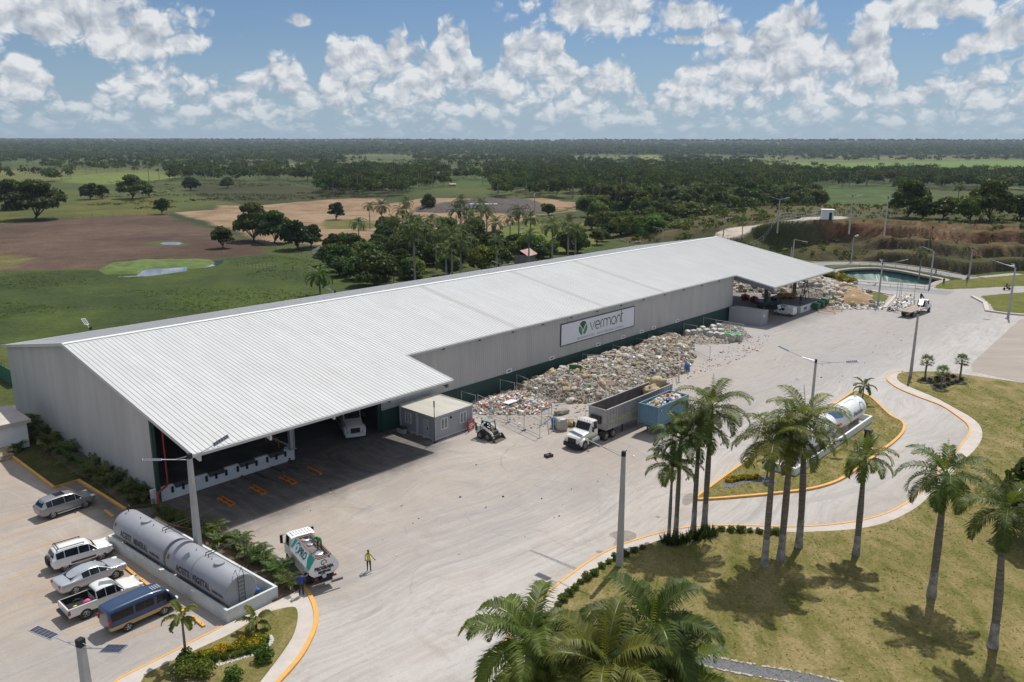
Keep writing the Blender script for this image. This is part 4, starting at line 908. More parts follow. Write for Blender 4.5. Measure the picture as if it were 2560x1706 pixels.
rp(9.6,'royal_palm','shorter lone royal palm standing in the loop drive lawn beside the fuel dispenser',None,zF(1363,1247),.7,2.7,12,32,8,.26,lean=(.4,.3))
rp(11.3,'royal_palm','broad crowned royal palm on the lawn inside the bend of the loop drive',None,zG(1965,660),1.1,3.5,16,38,9,.27,lean=(.2,.1))
rp(11.6,'royal_palm','royal palm with yellow spear leaf near the right edge of the lawn',None,zG(2220,870),2.1,3.5,13,38,10,.28,shaft=2.6,lean=(.3,.2))
for i,(x,y,z,H,lb) in enumerate([(800,700,10.,11.2,'foreground royal palm with wide dark crown over the lawn, right of its clump'),(610,850,9.6,10.8,'nearest foreground royal palm, bright crown seen from above'),(290,735,9.4,10.4,'foreground royal palm leaning over the yellow kerb line'),(860,960,7.6,9.,'low foreground royal palm behind the gravel path, lower right of its clump'),(420,960,7.8,9.2,'low foreground royal palm at the bottom edge over the walkway')]):
    p=zG(x,y,z); rp(H,'royal_palm',lb,None,(p.x,p.y,0),i*1.3,3.75,19,70,20+i,.24,lw=.062,spear=i<2)
p=zV(2352,985,8); rp(9.5,'royal_palm','palm at the right edge with only its outer fronds in view',None,(p.x+2.6,p.y,0),.4,3.2,14,34,31,.24)
# small palms
def small_palm(H,label,loc,fr,nf,seed,name='young_palm',rz=0.): return royal_palm(H,name,label,None,loc,rz,fr,nf,22,seed,.1,shaft=.5,bulge=.3,lw=.09,spear=False)
small_palm(3.9,'young palm beside the parking lines at the planting island corner',zA(1205,1425),1.35,7,41)
small_palm(1.7,'low young palm at the far end of the yellow croton bed',zA(1660,1250),1.3,8,42)
small_palm(3.4,'young palm in the island lawn behind the far end of the white tanks',zF(1400,352),1.7,9,43)
small_palm(2.6,'young palm at the near tip of the island lawn by the gravel bed',zF(840,795),1.2,6,44)
def fan_palm(label,loc,H,seed):
    rs=random.Random(seed); t=thing('fan_palm',label,'palm tree',loc,seed); mb=MB(); mb.tube([(0,0,0),(.05,0,H*.5),(0,0,H)],[.16,.12,.13],7); mb.build('trunk',M['trunk'],t,1); mb=MB()
    for k in range(22):
        a=k*2.4; el=R(70-100*(k/21)); d=Vector((math.cos(a)*math.cos(el),math.sin(a)*math.cos(el),math.sin(el))); c=Vector((0,0,H))+d*.55; mb.bar((0,0,H-.05),c,.02)
        s=d.cross(Vector((0,0,1))).normalized(); u=s.cross(d)
        for j in range(-5,6):
            b=j*.27; e=c+(d*math.cos(b)+s*math.sin(b))*.62+Vector((0,0,-.08*abs(j)*.5)); w=(s*math.cos(b)-d*math.sin(b))*.045; m_=c.lerp(e,.6); mb.add([c,m_+w,e,m_-w],[(0,1,2,3)])
    mb.build('crown',M['areca'],t); return t
fan_palm('left fan palm in the round shrub bed at the drive entrance',zF(1770,215),2.7,3); fan_palm('short middle fan palm among dark red shrubs in the round bed',zF(1862,265),2.3,4); fan_palm('right fan palm in the round shrub bed at the drive entrance',zF(1972,220),2.9,5)
# clumping areca palms: three clumps to copy
def areca(seed,H):
    rs=random.Random(seed); t=thing('areca_palm','',None); mb=MB()
    for k in range(16):
        a=k*2.4+rs.random()*.4; el=R(rs.uniform(40,82)); frond(mb,(rs.uniform(-.25,.25),rs.uniform(-.25,.25),0),a,el,H*rs.uniform(.8,1.25),R(rs.uniform(60,110)),14,.09,H*.28,seed=seed*31+k,segs=6)
    mb.build('foliage',[M['areca'],M['shaft']],t); return t
AR=[areca(s,h) for s,h in ((1,1.55),(2,1.8),(3,1.4))]; used=[False]*3
def put_areca(i,loc,rz,label,group,sc=1.):
    k=i%3
    if not used[k]: used[k]=True; t=AR[k]; t.location=loc; t.rotation_euler.z=rz; t.scale=(sc,)*3; t['group']=group; t['label']=label; t['category']='palm shrub'; return t
    t=dup(AR[k],loc,rz,label,group,sc); t['category']='palm shrub'; return t
ga=[(130,770),(210,640),(160,690),(250,700),(330,740),(400,700),(360,790),(450,800),(520,760),(480,860),(570,900),(640,870),(600,950),(690,960),(760,920),(720,1010),(800,1000),(860,1060),(920,1020),(960,1080),(900,1130),(980,1130),(240,600),(300,660)]
for i,(x,y) in enumerate(ga): p=zB(x,y+60); put_areca(i,(p.x,p.y,.12),i*1.7,'dark feathery palm clump in the shaded bed along the gable wall','palm clumps along the gable wall',.8+.25*((i*7)%5)/4)
ta=[(1040,470),(1100,500),(1160,525),(1210,560),(1300,590),(1350,620),(1390,590),(1420,670),(1480,650),(1530,700),(1590,730),(1640,770),(1690,740),(1740,820),(1700,800),(1790,870),(1830,910),(1840,850),(1860,950),(1560,660)]
for i,(x,y) in enumerate(ta): p=zA(x,y+15); put_areca(i+1,(p.x,p.y,.1),i*2.1,'yellow green palm clump in the bed behind the oil tanks','palm clumps behind the oil tanks',.66+.28*((i*5)%4)/3)
# ---------------------------------------------------------------- leaf-card crowns
def cards(rs,centers,radii,n,size,flat=.8):
    """n quads spread over lobes: returns verts (4n,3)"""
    c=np.array(centers);r=np.array(radii); w=(r[:,0]*r[:,1])**1.0; k=rs.choice(len(c),n,p=w/w.sum())
    d=rs.normal(size=(n,3)); d/=np.linalg.norm(d,axis=1,keepdims=True); d[:,2]=np.where(d[:,2]<-.35,-d[:,2]*.6,d[:,2])
    rad=rs.uniform(.62,1.05,(n,1))**.6; p=c[k]+d*r[k]*rad
    nrm=d+rs.normal(size=(n,3))*.75+np.array((0,0,.5)); nrm/=np.linalg.norm(nrm,axis=1,keepdims=True)
    a=np.cross(nrm,rs.normal(size=(n,3))); a/=np.linalg.norm(a,axis=1,keepdims=True); b=np.cross(nrm,a)
    s=size*rs.uniform(.6,1.35,(n,1)); a=a*s; b=b*s*flat
    return np.stack([p-a-b*.3,p+a*.2-b,p+a+b*.2,p-a*.3+b],1).reshape(-1,3)
def quads(n): return np.arange(4*n).reshape(-1,4)
def lobes(rs,W,H,z0,n,umb=False):
    n=int(n*1.5)
    C=[];Rr=[]
    for i in range(n):
        a=rs.uniform(0,6.28); q=rs.uniform(0,1)**.55; x,y=math.cos(a)*q*W*.62,math.sin(a)*q*W*.62
        zt=z0+(H-z0)*((.80-.42*q*q-.25*(i%3==0)*q)*(.62 if i%3==1 else 1) if umb else rs.uniform(.18,.84)*(1-.32*q)); rr=W*rs.uniform(.28,.46)
        C.append((x,y,zt)); Rr.append((rr,rr,rr*(.55 if umb else .72)))
    return C,Rr
def broad_tree(seed,W,H,z0,nl,ncard,size,umb=False,m='leaf',kind='broadleaf_tree'):
    """W crown radius, H height, z0 clear trunk"""
    rs=np.random.RandomState(seed); C,Rr=lobes(rs,W,H,z0,nl,umb); mb=MB(); mb.tube([(0,0,0),(W*.03,0,z0*.6),(0,W*.02,z0*1.1)],[H*.035,H*.026,H*.02],7)
    for c in C[:9]: mb.tube([(0,W*.02,z0*.85),(c[0]*.5,c[1]*.5,(z0+c[2])/2*.95),c],[H*.016,H*.011,H*.004],5)
    V=cards(rs,C,Rr,ncard,size)
    t=thing(kind,'',None); mb.build('trunk',M['bark'],t,1); o=npmesh('crown',V,quads(ncard),M[m]); o.parent=t; return t
KT={}
def tree(kind,loc,label,group=None,sc=1.,rz=0.,name=None,cat='tree'):
    mk,flag=KT[kind]
    if not flag: KT[kind]=(mk,True); t=mk; t.location=loc; t.rotation_euler.z=rz; t.scale=sc if hasattr(sc,'__len__') else (sc,)*3; t['label']=label; t['category']=cat
    else: t=dup(mk,loc,rz,label,None,sc); t['category']=cat
    if group: t['group']=group
    elif 'group' in t: del t['group']
    return t
KT['big']=(broad_tree(101,9.,14,1.3,26,8200,.46,True),False)
KT['round']=(broad_tree(102,5.,8.,.9,20,4400,.34),False)
KT['small']=(broad_tree(103,3.4,6.6,.8,14,2600,.28,True),False)
KT['lush']=(broad_tree(104,4.6,9.,.8,22,4200,.34,False,'leaflight'),False)
KT['dark']=(broad_tree(105,5.2,11.,1.,22,3400,.46),False)
KT['bush']=(broad_tree(106,1.6,2.2,.2,12,900,.16,False,'leaflight','shrub'),False)
def bz(p): return (p.x,p.y,ground_z(p.x,p.y))
for z,x,y,k,s,lb in [(zH,250,628,'big',(1.5,1.4,1.25),'huge dark spreading tree at the far edge of the brown field'),(zH,80,560,'big',1.1,'dark spreading tree left of the huge one by the brown field'),(zH,620,490,'round',1.35,'rounded dark tree in the pasture between the two big spreading trees'),(zH,700,486,'small',1.4,'slender tree right of the rounded one in the pasture'),(zH,910,485,'big',(1.15,1.1,1.05),'big dome shaped dark tree in the olive pasture'),(zH,1020,475,'small',1.3,'small tree tucked against the dome shaped tree'),(zH,1305,430,'round',1.35,'round dark tree standing alone in the pasture'),(zH,1555,415,'round',1.2,'low round dark bush tree at the scrub edge'),(zH,1110,592,'small',1.25,'lopsided small tree at the corner of the field fence'),(zH,1525,825,'small',1.15,'slim tree in the brown field by the fence line'),(zH,1740,775,'big',(.85,.8,.95),'flat topped spreading tree by the field fence'),(zH,1880,790,'big',(.72,.7,.8),'flat topped tree behind the spreading one by the fence'),(zH,2040,835,'round',(1.25,1.2,1.3),'dense green tree in front of the flat topped pair'),(zH,2130,815,'small',1.2,'leaning tree right of the flat topped pair'),(zH,2300,628,'small',1.25,'lone bushy tree on the bare tan field'),
 (zI,370,1085,'round',(1.3,1.2,1.15),'big leafy tree close behind the hall roof'),(zI,270,1040,'round',.8,'lower leafy tree left of the big one behind the hall'),(zI,520,900,'round',1.0,'dark bushy tree at the foot of the palm grove'),(zI,640,1020,'lush',.7,'pale leaved tree beside the hall roof ridge'),(zI,880,1010,'lush',.75,'pale green tree above the roof ridge by the grove'),(zI,1110,985,'lush',.95,'bright bushy tree left of the red roofed shack'),(zI,1220,960,'round',.85,'green tree touching the red roofed shack'),(zI,1180,860,'round',1.0,'round tree in the middle of the palm grove'),(zI,1330,850,'round',.8,'dark tree under the palms by the yard lamp'),(zI,1490,915,'round',.75,'bushy tree right of the shack'),(zI,1580,895,'lush',.75,'light shrubby tree at the roof ridge right of the shack'),(zI,1760,855,'round',.85,'dense small tree under the pair of palms'),(zI,740,560,'dark',.85,'dark tree behind the grove at the bare field edge'),(zI,1560,600,'lush',.8,'light green tree beside the debris heap'),(zI,1080,700,'small',.9,'thin tree among the grove palms'),(zI,1830,610,'lush',1.3,'tall light green tree at the edge of the thicket'),
 (zJ,1640,552,'big',(.72,.7,.85),'dome crowned tree on the quarry top, left of the clump'),(zJ,1735,558,'round',.8,'round tree on the quarry top under the dome crowned one'),(zJ,1858,560,'round',.95,'upright tree beside the palm on the quarry top'),(zJ,2020,575,'lush',1.05,'olive tree on the quarry top in front of the leaning palm'),(zJ,2140,572,'big',(.75,.72,.9),'wide tree on the quarry top near the right edge'),(zJ,2330,560,'round',1.1,'dark tree at the right edge on the quarry top')]:
    zz=10.2 if z is zJ else 0
    p=z(x,y,zz); tree(k,(p.x,p.y,ground_z(p.x,p.y)-.15),lb,None,s,x*.37)
# thicket between hall and hill road
tk=[(1860,700),(1930,690),(1900,640),(1990,720),(2060,750),(2000,660),(2090,690),(2160,760),(2120,690),(2200,700),(2260,720),(2310,700),(2180,620),(2250,640),(2300,620),(2340,650),(2080,600),(2150,580),(2010,590),(1940,560)]
for i,(x,y) in enumerate(tk):
    p=zI(x,y); tree('lush' if i%3 else 'round',(p.x,p.y,0),'bushy tree in the bright thicket between the hall and the hill road','trees in the bright thicket',.75+.4*((i*7)%5)/4,i*2.)
tj=[(40,600),(60,690),(150,650),(210,620),(120,560),(230,690),(300,640),(340,600),(400,640),(300,560),(400,560),(450,600),(480,560),(560,540),(620,520),(540,600),(700,520),(760,500),(660,560),(820,500),(900,510),(960,490),(1020,500),(1080,490)]
for i,(x,y) in enumerate(tj):
    p=zJ(x,y); tree('lush' if i%2 else 'round',(p.x,p.y,0),'light green tree in the thicket beside the hill road','trees beside the hill road',.85+.5*((i*3)%5)/4,i*1.3)
# palms of the grove behind the hall
gp=[royal_palm(13,'royal_palm','',None,(0,0,0),0,3.9,15,16,60+i,.25,far=True) for i in range(3)]
def grove(i,loc,label,group,sc):
    t=gp[i%3] if i<3 else dup(gp[i%3],loc,i*1.9,None,None,sc); t.location=loc; t.scale=(sc,)*3; t['label']=label; t['group']=group; t['category']='palm tree'
GR=[(335,500),(420,550),(590,500),(260,620),(610,680),(670,660),(760,610),(830,640),(960,510),(1000,570),(980,650),(1100,550),(1140,570),(1200,630),(1300,585),(1360,590),(1440,610),(1430,700),(1590,700),(1700,650),(1750,680),(1210,720),(900,750),(960,780),(860,790),(640,740),(930,570),(720,650),(790,690),(1030,640),(560,560),(500,610)]
for i,(x,y) in enumerate(GR):
    p=zI(x,y,10.5); grove(i,(p.x,p.y,0),'tall royal palm in the grove behind the hall roof','palms of the grove behind the hall',.82+.3*((i*5)%7)/6)
p=zH(2190,1150); rp(6.8,'coconut_palm','lone pale yellow green coconut palm on the meadow just behind the roof ridge',None,(p.x,p.y,0),1.,3.9,16,30,77,.2,lw=.12,shaft=.5)
p=zI(505,1060); t=dup(gp[0],(p.x,p.y,0),2.,'drooping palm beside the big leafy tree behind the roof',None,.5); del t['group']
for i,(z,x,y,zz,lb,s) in enumerate([(zJ,1950,420,14.,'tall coconut palm on the quarry top among the trees',.75),(zJ,2255,345,18.,'tallest leaning palm on the quarry top near the right edge',.95),(zJ,632,575,9.,'dark trunked palm beside the hill road fence',.6),(zE,1655,205,6.,'lone palm standing at the rim of the green basin',.62)]):
    p=z(x,y,zz); t=dup(gp[i%3],(p.x,p.y,ground_z(p.x,p.y)-.1),i*1.,lb,None,s); del t['group']
# nearest trees of the woodland belt, one by one; the rest far off as woodland
BELT=[zI(*p) for p in [(0,250),(300,300),(860,300),(900,330),(1190,360),(1230,300),(1550,230)]]+[zJ(*p) for p in [(0,215),(400,205),(680,240),(960,280),(1100,300),(1700,285),(2400,310),(2400,385),(1560,385),(1540,360),(1000,380),(1100,470),(800,520),(420,560),(0,560)]]+[zI(*p) for p in [(1800,500),(1520,475),(1210,490),(1160,400),(900,360),(860,400),(700,440),(480,475),(0,470)]]
rng=np.random.RandomState(5)
def px_points(n,x0,x1,y0,y1): return np.stack([rng.uniform(x0,x1,n),rng.uniform(y0,y1,n)],1)
cand=px_points(9000,-120,2680,400,560); W_=np.array([at(*c)[:2] for c in cand]); ib=inpoly(W_[:,0],W_[:,1],BELT)
cand=cand[ib]; W_=W_[ib]; o_=np.argsort(-cand[:,1]); cand=cand[o_];W_=W_[o_]
keepi=[]
for i in range(len(W_)):
    if all((W_[i,0]-W_[j,0])**2+(W_[i,1]-W_[j,1])**2>4.6**2 for j in keepi[-300:]): keepi.append(i)
near_i=keepi[:120]; print('belt trees',len(keepi))
for c,i in enumerate(near_i):
    x,y=W_[i]; s=rng.uniform(.75,1.3)
    if rng.rand()<.22: dup(gp[c%3],(x,y,0),c*1.1,'royal palm rising from the dark woodland belt','palms in the woodland belt',.8+.25*rng.rand())
    else: tree('dark' if rng.rand()<.7 else 'round',(x,y,-.2),'dark broadleaf tree in the woodland belt beyond the hall','trees in the woodland belt',(s,s,s*rng.uniform(.85,1.15)),c*.7)
far_xy=[tuple(W_[i]) for i in keepi[120:]]
TANP=pl(zH,[(1180,580),(1480,560),(1720,535),(1940,515),(2353,482),(3900,482),(3900,560),(2700,780),(2353,800),(1760,775),(1440,655)]); BRN=pl(zH,[(-500,700),(0,668),(420,625),(1120,598),(1430,690),(1900,858),(640,970),(-500,990)])
# everything farther: card woodland
def forest(name,XY,Hs,Ws,ncard,sz,palmfrac,label):
    VV=[];CC=[]; TV=[]
    Z0=hfar(np.array([q[0] for q in XY]),np.array([q[1] for q in XY]))
    for (x,y),h,w,z0 in zip(XY,Hs,Ws,Z0):
        tint=rng.uniform(.55,1.35); yel=rng.uniform(.75,1.25)
        if rng.rand()<palmfrac:
            h*=1.15; n=max(6,ncard//2); V=cards(rng,[(x,y,h*.88)],[(w*.75,w*.75,w*.45)],n,sz*.9,.35); tint*=.9
            a=.012*h; TV.append(np.array([(x-a*2,y,0),(x+a*2,y,0),(x+a*1.4,y,h*.85),(x-a*1.4,y,h*.85)]))
        else:
            n=ncard; k=3 if ncard>20 else 1
            C=[(x+rng.uniform(-.45,.45)*w*(k>1),y+rng.uniform(-.45,.45)*w,h*rng.uniform(.45,.7)) for _ in range(k)]; V=cards(rng,C,[(w*(.72 if k>1 else 1),)*2+(h*.34,)]*k,n,sz)
        VV.append(V); V[:,2]+=z0; CC.append(np.tile(np.array([tint*yel,tint,tint*.9]),(len(V),1)))
    V=np.concatenate(VV); o=npmesh(name,V,quads(len(V)//4),M['farleaf'],np.concatenate(CC)); tag(o,label,None,None,'stuff')
    if TV:
        o=npmesh('palm_trunks',np.concatenate(TV),quads(len(TV)),M['trunkgrey']); tag(o,'pale thin trunks of the scattered distant palms',None,None,'stuff')
XY=[]
def scatter(n,y0,y1,prob,x0=-60,x1=2620,gap=.78):
    c=px_points(n,x0,x1,y0,y1); p=np.array([at(*q)[:2] for q in c]); x,y=p[:,0],p[:,1]
    ok=rng.rand(n)<prob; ok&=~((fbm(x,y*.6,260,31)>.53)&(y>430)&(rng.rand(n)<gap))
    for Z in NOTREE: ok&=~inpoly(x,y,Z)
    return [tuple(q) for q in p[ok]]
NOTREE=[TANP,BRN]+[[z(*p) for p in P] for z,P in ((zH,[(0,265),(120,255),(420,300),(420,340),(200,330),(0,330)]),(zH,[(900,175),(1500,182),(1900,178),(1900,196),(1300,200),(900,195)]),(zI,[(150,200),(420,190),(640,205),(680,290),(500,300),(300,230),(160,225)]),(zI,[(780,185),(1200,175),(1220,205),(900,215)]),(zI,[(1720,190),(2100,185),(2353,190),(2353,230),(1900,235),(1720,215)]),(zI,[(870,350),(1190,330),(1200,400),(1000,430),(880,420)]),(zJ,[(0,235),(250,232),(260,250),(0,262)]),(zJ,[(300,165),(700,178),(1000,185),(1000,195),(500,192),(300,185)]))]+[[zJ(*p) for p in [(670,212),(1100,210),(2353,202),(2700,202),(2700,305),(2353,302),(1100,298),(960,275)]],[zJ(*p) for p in [(1000,350),(1560,345),(1560,400),(1620,520),(1220,500),(1100,420)]],[zH(*p) for p in [(420,370),(560,325),(1000,310),(1250,335),(1000,370),(700,390)]],[zJ(*p) for p in [(0,160),(110,160),(130,190),(0,200)]]]
A_=XY+scatter(3600,400,455,.9)
forest('distant_woodland',A_,rng.uniform(7,13,len(A_)),rng.uniform(3.4,6.6,len(A_)),70,1.,.36,'scattered palms and dark trees across the savanna beyond the fields')
forest('woodland_belt',far_xy,rng.uniform(7.5,13,len(far_xy)),rng.uniform(3.4,6.,len(far_xy)),150,.8,.22,'dark mass of trees in the woodland belt beyond the hall')
B_=scatter(7500,372,404,.95,gap=.68)
forest('distant_woodland',B_,rng.uniform(7,13,len(B_)),rng.uniform(4.5,9.,len(B_)),24,2.0,.25,'palm dotted woodland halfway to the horizon')
C_=[q for q in (far_at(*c) for c in px_points(9500,-60,2620,351.,389)) if q]
forest('distant_woodland',C_,rng.uniform(8,17,len(C_)),rng.uniform(7.,20.,len(C_)),13,5.5,.03,'continuous blue green woodland along the horizon')
TAN=pl(zH,[(1180,580),(1480,560),(1500,530),(1720,535),(1940,515),(2353,482),(2600,482),(2700,560),(2700,780),(2353,800),(2100,800),(1760,775),(1600,700),(1440,655)])
MEAD=pl(zH,[(-900,1500),(-300,990),(300,990),(640,1015),(1200,1015),(1500,930),(1890,870),(2300,935),(2500,1010),(2700,1200),(2600,1500)])
# scrub on the quarry slopes and field edges
VS=[];CS=[]
qx,qy=rng.uniform(40,230,2600),rng.uniform(165,300,2600); rpx=np.array([[p.x,p.y] for p in rdp[::3]])
for x,y in zip(qx,qy):
    z=ground_z(x,y)
    if z<.3 or rng.rand()>(.9 if x<92 else .5): continue
    if ((rpx[:,0]-x)**2+(rpx[:,1]-y)**2).min()<36: continue
    w=rng.uniform(.35,1.25)*(1.3 if x<95 else .9); VS.append(cards(rng,[(x,y,z+w*.35)],[(w,w,w*.7)],26,.2*w+.08)); t_=rng.uniform(.7,1.5); CS.append(np.tile(np.array([t_*1.35,t_*1.2,t_]),(104,1)))
c=np.stack([rng.uniform(600,2600,2600),rng.uniform(365,560,2600)],1); p=np.array([zH(*q)[:2] for q in c]); p=p[(fbm(p[:,0],p[:,1],40,77)>.5)&~inpoly(p[:,0],p[:,1],TAN)&~inpoly(p[:,0],p[:,1],BRN)]
for x,y in p: w=rng.uniform(.4,1.1); VS.append(cards(rng,[(x,y,w*.4)],[(w*1.6,w*1.6,w*.7)],12,.35*w)); CS.append(np.tile(np.array([1.2,.95,.8])*rng.uniform(.6,1.2),(48,1)))
V=np.concatenate(VS); tag(npmesh('slope_scrub',V,quads(len(V)//4),M['farleaf'],np.concatenate(CS)),'low scrub covering the quarry slopes and rough ground',None,None,'stuff')
# weeds and tussocks on the near meadow
VS=[];CS=[]
c=np.stack([rng.uniform(-60,2600,5200),rng.uniform(860,1300,5200)],1); p=np.array([zH(*q)[:2] for q in c]); vv=(p[:,0]-OX)*EV.x+(p[:,1]-OY)*EV.y; p=p[(vv<-23)&inpoly(p[:,0],p[:,1],MEAD)&(fbm(p[:,0],p[:,1],18,79)>.5)]
for x,y in p: w=rng.uniform(.1,.3); VS.append(cards(rng,[(x,y,w*.3)],[(w*1.5,w*1.5,w*.6)],7,.2*w+.05)); CS.append(np.tile(np.array([1.5,1.7,1.1])*rng.uniform(.7,1.3),(28,1)))
V=np.concatenate(VS); tag(npmesh('meadow_tussocks',V,quads(len(V)//4),M['farleaf'],np.concatenate(CS)),'grass tussocks over the green meadow',None,None,'stuff')
# the tangle of trees between palm grove, hall and thicket
GZ=[zI(*p) for p in [(-40,930),(250,800),(480,700),(700,690),(1050,700),(1150,800),(1300,840),(1600,850),(1960,740),(2060,640),(2353,560),(2353,740),(1700,860),(1300,930),(900,990),(500,1075),(200,1090)]]
c=np.stack([rng.uniform(-40,2353,2600),rng.uniform(560,1090,2600)],1); p=np.array([zI(*q)[:2] for q in c]); p=p[inpoly(p[:,0],p[:,1],GZ)]; vv=(p[:,0]-OX)*EV.x+(p[:,1]-OY)*EV.y; p=p[vv<-29]; kept=[]
for q in p:
    if all((q[0]-r[0])**2+(q[1]-r[1])**2>4.4**2 for r in kept): kept.append(q)
for i,q in enumerate(kept[:92]):
    k=['round','lush','dark','small','round','lush'][i%6]; sc=rng.uniform(.5,.95)*(.8 if k=='dark' else 1); tree(k,(q[0],q[1],-.1),'leafy tree in the green tangle around the palm grove behind the hall','trees in the tangle around the palm grove',sc,i*1.9)

# grass tufts on the mown lawns
for nm,poly,n,lb,z0 in (('lawn_tufts',lawn,11000,'short dry grass tufts on the big lawn',.15),('lawn_tufts',ISL,2600,'short dry grass tufts on the island lawn',.14)):
    P=[(p[0],p[1]) for p in poly]; x0,x1=min(p[0] for p in P),max(p[0] for p in P); y0,y1=max(22,min(p[1] for p in P)),max(p[1] for p in P)
    X=rng.uniform(x0,min(x1,62),n*3); Y=rng.uniform(y0,y1,n*3); ok=inpoly(X,Y,P); X=X[ok][:n]; Y=Y[ok][:n]; k=len(X)
    C=np.stack([X,Y,np.full(k,z0+.03)],1)[:,None,:]+rng.normal(size=(k,3,3))*np.array((.07,.07,.0)); C=C.reshape(-1,3); m_=len(C); a=rng.uniform(0,6.3,m_); d=np.stack([np.cos(a),np.sin(a),np.zeros(m_)],1)*rng.uniform(.03,.08,(m_,1)); u=np.stack([rng.normal(size=m_)*.3,rng.normal(size=m_)*.3,np.ones(m_)],1)*rng.uniform(.02,.05,(m_,1))
    V=np.stack([C-d,C+d,C+d*.6+u,C-d*.6+u],1).reshape(-1,3); q=fbm(X,Y,3.5,91); g=np.clip((q-.35)*3.3,0,1)[:,None]; t_=(np.array((3.1,2.7,1.7))*(1-g)+np.array((6.2,4.2,3.8))*g)*rng.uniform(.65,1.25,(k,1)); tag(npmesh(nm,V,quads(m_),M['farleaf'],np.repeat(t_,12,0)),lb,None,None,'stuff')
# ---------------------------------------------------------------- vehicles (local: x forward, y left)
def paint(name,c,metal=0.,rough=.3): 
    m=mat(name,c,rough,metal,spec=.55); m.node_tree.nodes['Principled BSDF'].inputs['Coat Weight'].default_value=.5; m.node_tree.nodes['Principled BSDF'].inputs['Coat Roughness'].default_value=.08; return m
M['pgrey']=paint('silver grey paint',(.27,.275,.29),.4); M['pwhite']=paint('white car paint',(.76,.75,.73)); M['psilver']=paint('silver paint',(.46,.48,.51),.35)
M['pwhite2']=paint('dusty white paint',(.70,.69,.66)); M['pblue']=paint('dark blue paint',(.018,.045,.11)); M['pgold']=paint('gold paint',(.45,.31,.15),.3)
def wheel(par,x,y,r,w,rim='rim',side=1,dual=False,name='wheel'):
    mb=MB(); Mx=Matrix.Translation((x,y,r))@Matrix.Rotation(math.pi/2,4,'X')
    mb.lathe([(r*.55,-w*.5),(r*.8,-w*.52),(r*.95,-w*.46),(r,-w*.3),(r,w*.3),(r*.95,w*.46),(r*.8,w*.52),(r*.55,w*.5)],18,Mx)
    if dual: mb.lathe([(r*.55,-w*.5),(r*.95,-w*.46),(r,-w*.3),(r,w*.3),(r*.95,w*.46),(r*.55,w*.5)],18,Matrix.Translation((x,y-side*w*1.15,r))@Matrix.Rotation(math.pi/2,4,'X'))
    o=mb.build(name,M['tyre'],par,.7)
    mb=MB(); d=side*w*.36; S_=lambda a,rr,dd: (x+rr*math.cos(a),y+dd,r+rr*math.sin(a))
    mb.cyl((x,y+d*.3,r),(x,y+d*.75,r),r*.56,r*.56,16); mb.build('hub',M['dkmetal'],o,.7); mb=MB()
    for k in range(5):
        a=k*1.2566+.3; mb.bar(S_(a,r*.08,d*1.15),S_(a,r*.6,d*1.25),r*.2,.03)
    mb.lathe([(r*.5,d*1.0),(r*.6,d*1.3),(r*.64,d*1.2)],16,Matrix.Translation((x,y,r))@Matrix.Rotation(-math.pi/2,4,'X')); mb.cyl((x,y+d*.8,r),(x,y+d*1.3,r),r*.15,n=8)
    mb.build('rim',M[rim],o); return o
def ring(st):
    x,zb,hw,zbelt,zt,ht=st; cab=zt-zbelt>.3
    h=[(hw*.88,zb),(hw,zb+.2),(hw*1.0,zbelt-.14),(hw*.965,zbelt),(ht,zt-(.07 if cab else .025)),(ht*.72,zt)]
    return [(x,y,z) for y,z in h]+[(x,-y,z) for y,z in reversed(h)]
def loft(mb,sts,split=None):
    rs=[ring(s) for s in sts]; n=len(rs[0])
    for i in range(len(rs)-1):
        for k in range(n):
            k2=(k+1)%n; mb.m=1 if (split and (k in (0,1,n-2,n-3) )) else 0
            mb.add([rs[i][k],rs[i+1][k],rs[i+1][k2],rs[i][k2]],[(0,1,2,3)])
    mb.m=0; mb.add(rs[0],[tuple(range(n))]); mb.add(rs[-1],[tuple(range(n-1,-1,-1))]); return rs
def pane(par,q,name,inset=.1,off=.012,m='glass'):
    P=[Vector(p) for p in q]; c=sum(P,Vector())/len(P); nn=(P[1]-P[0]).cross(P[2]-P[0]).normalized()
    if nn.dot(c-Vector((c.x*.6,0,.6)))<0: nn=-nn
    Q=[p+(c-p).normalized()*min(inset,(c-p).length*.3)+nn*off for p in P]; mb=MB(); mb.add(Q+[p-nn*.02 for p in Q],[tuple(range(len(Q)))]+[(i,(i+1)%len(Q),len(Q)+(i+1)%len(Q),len(Q)+i) for i in range(len(Q))]); return mb.build(name,M[m],par)
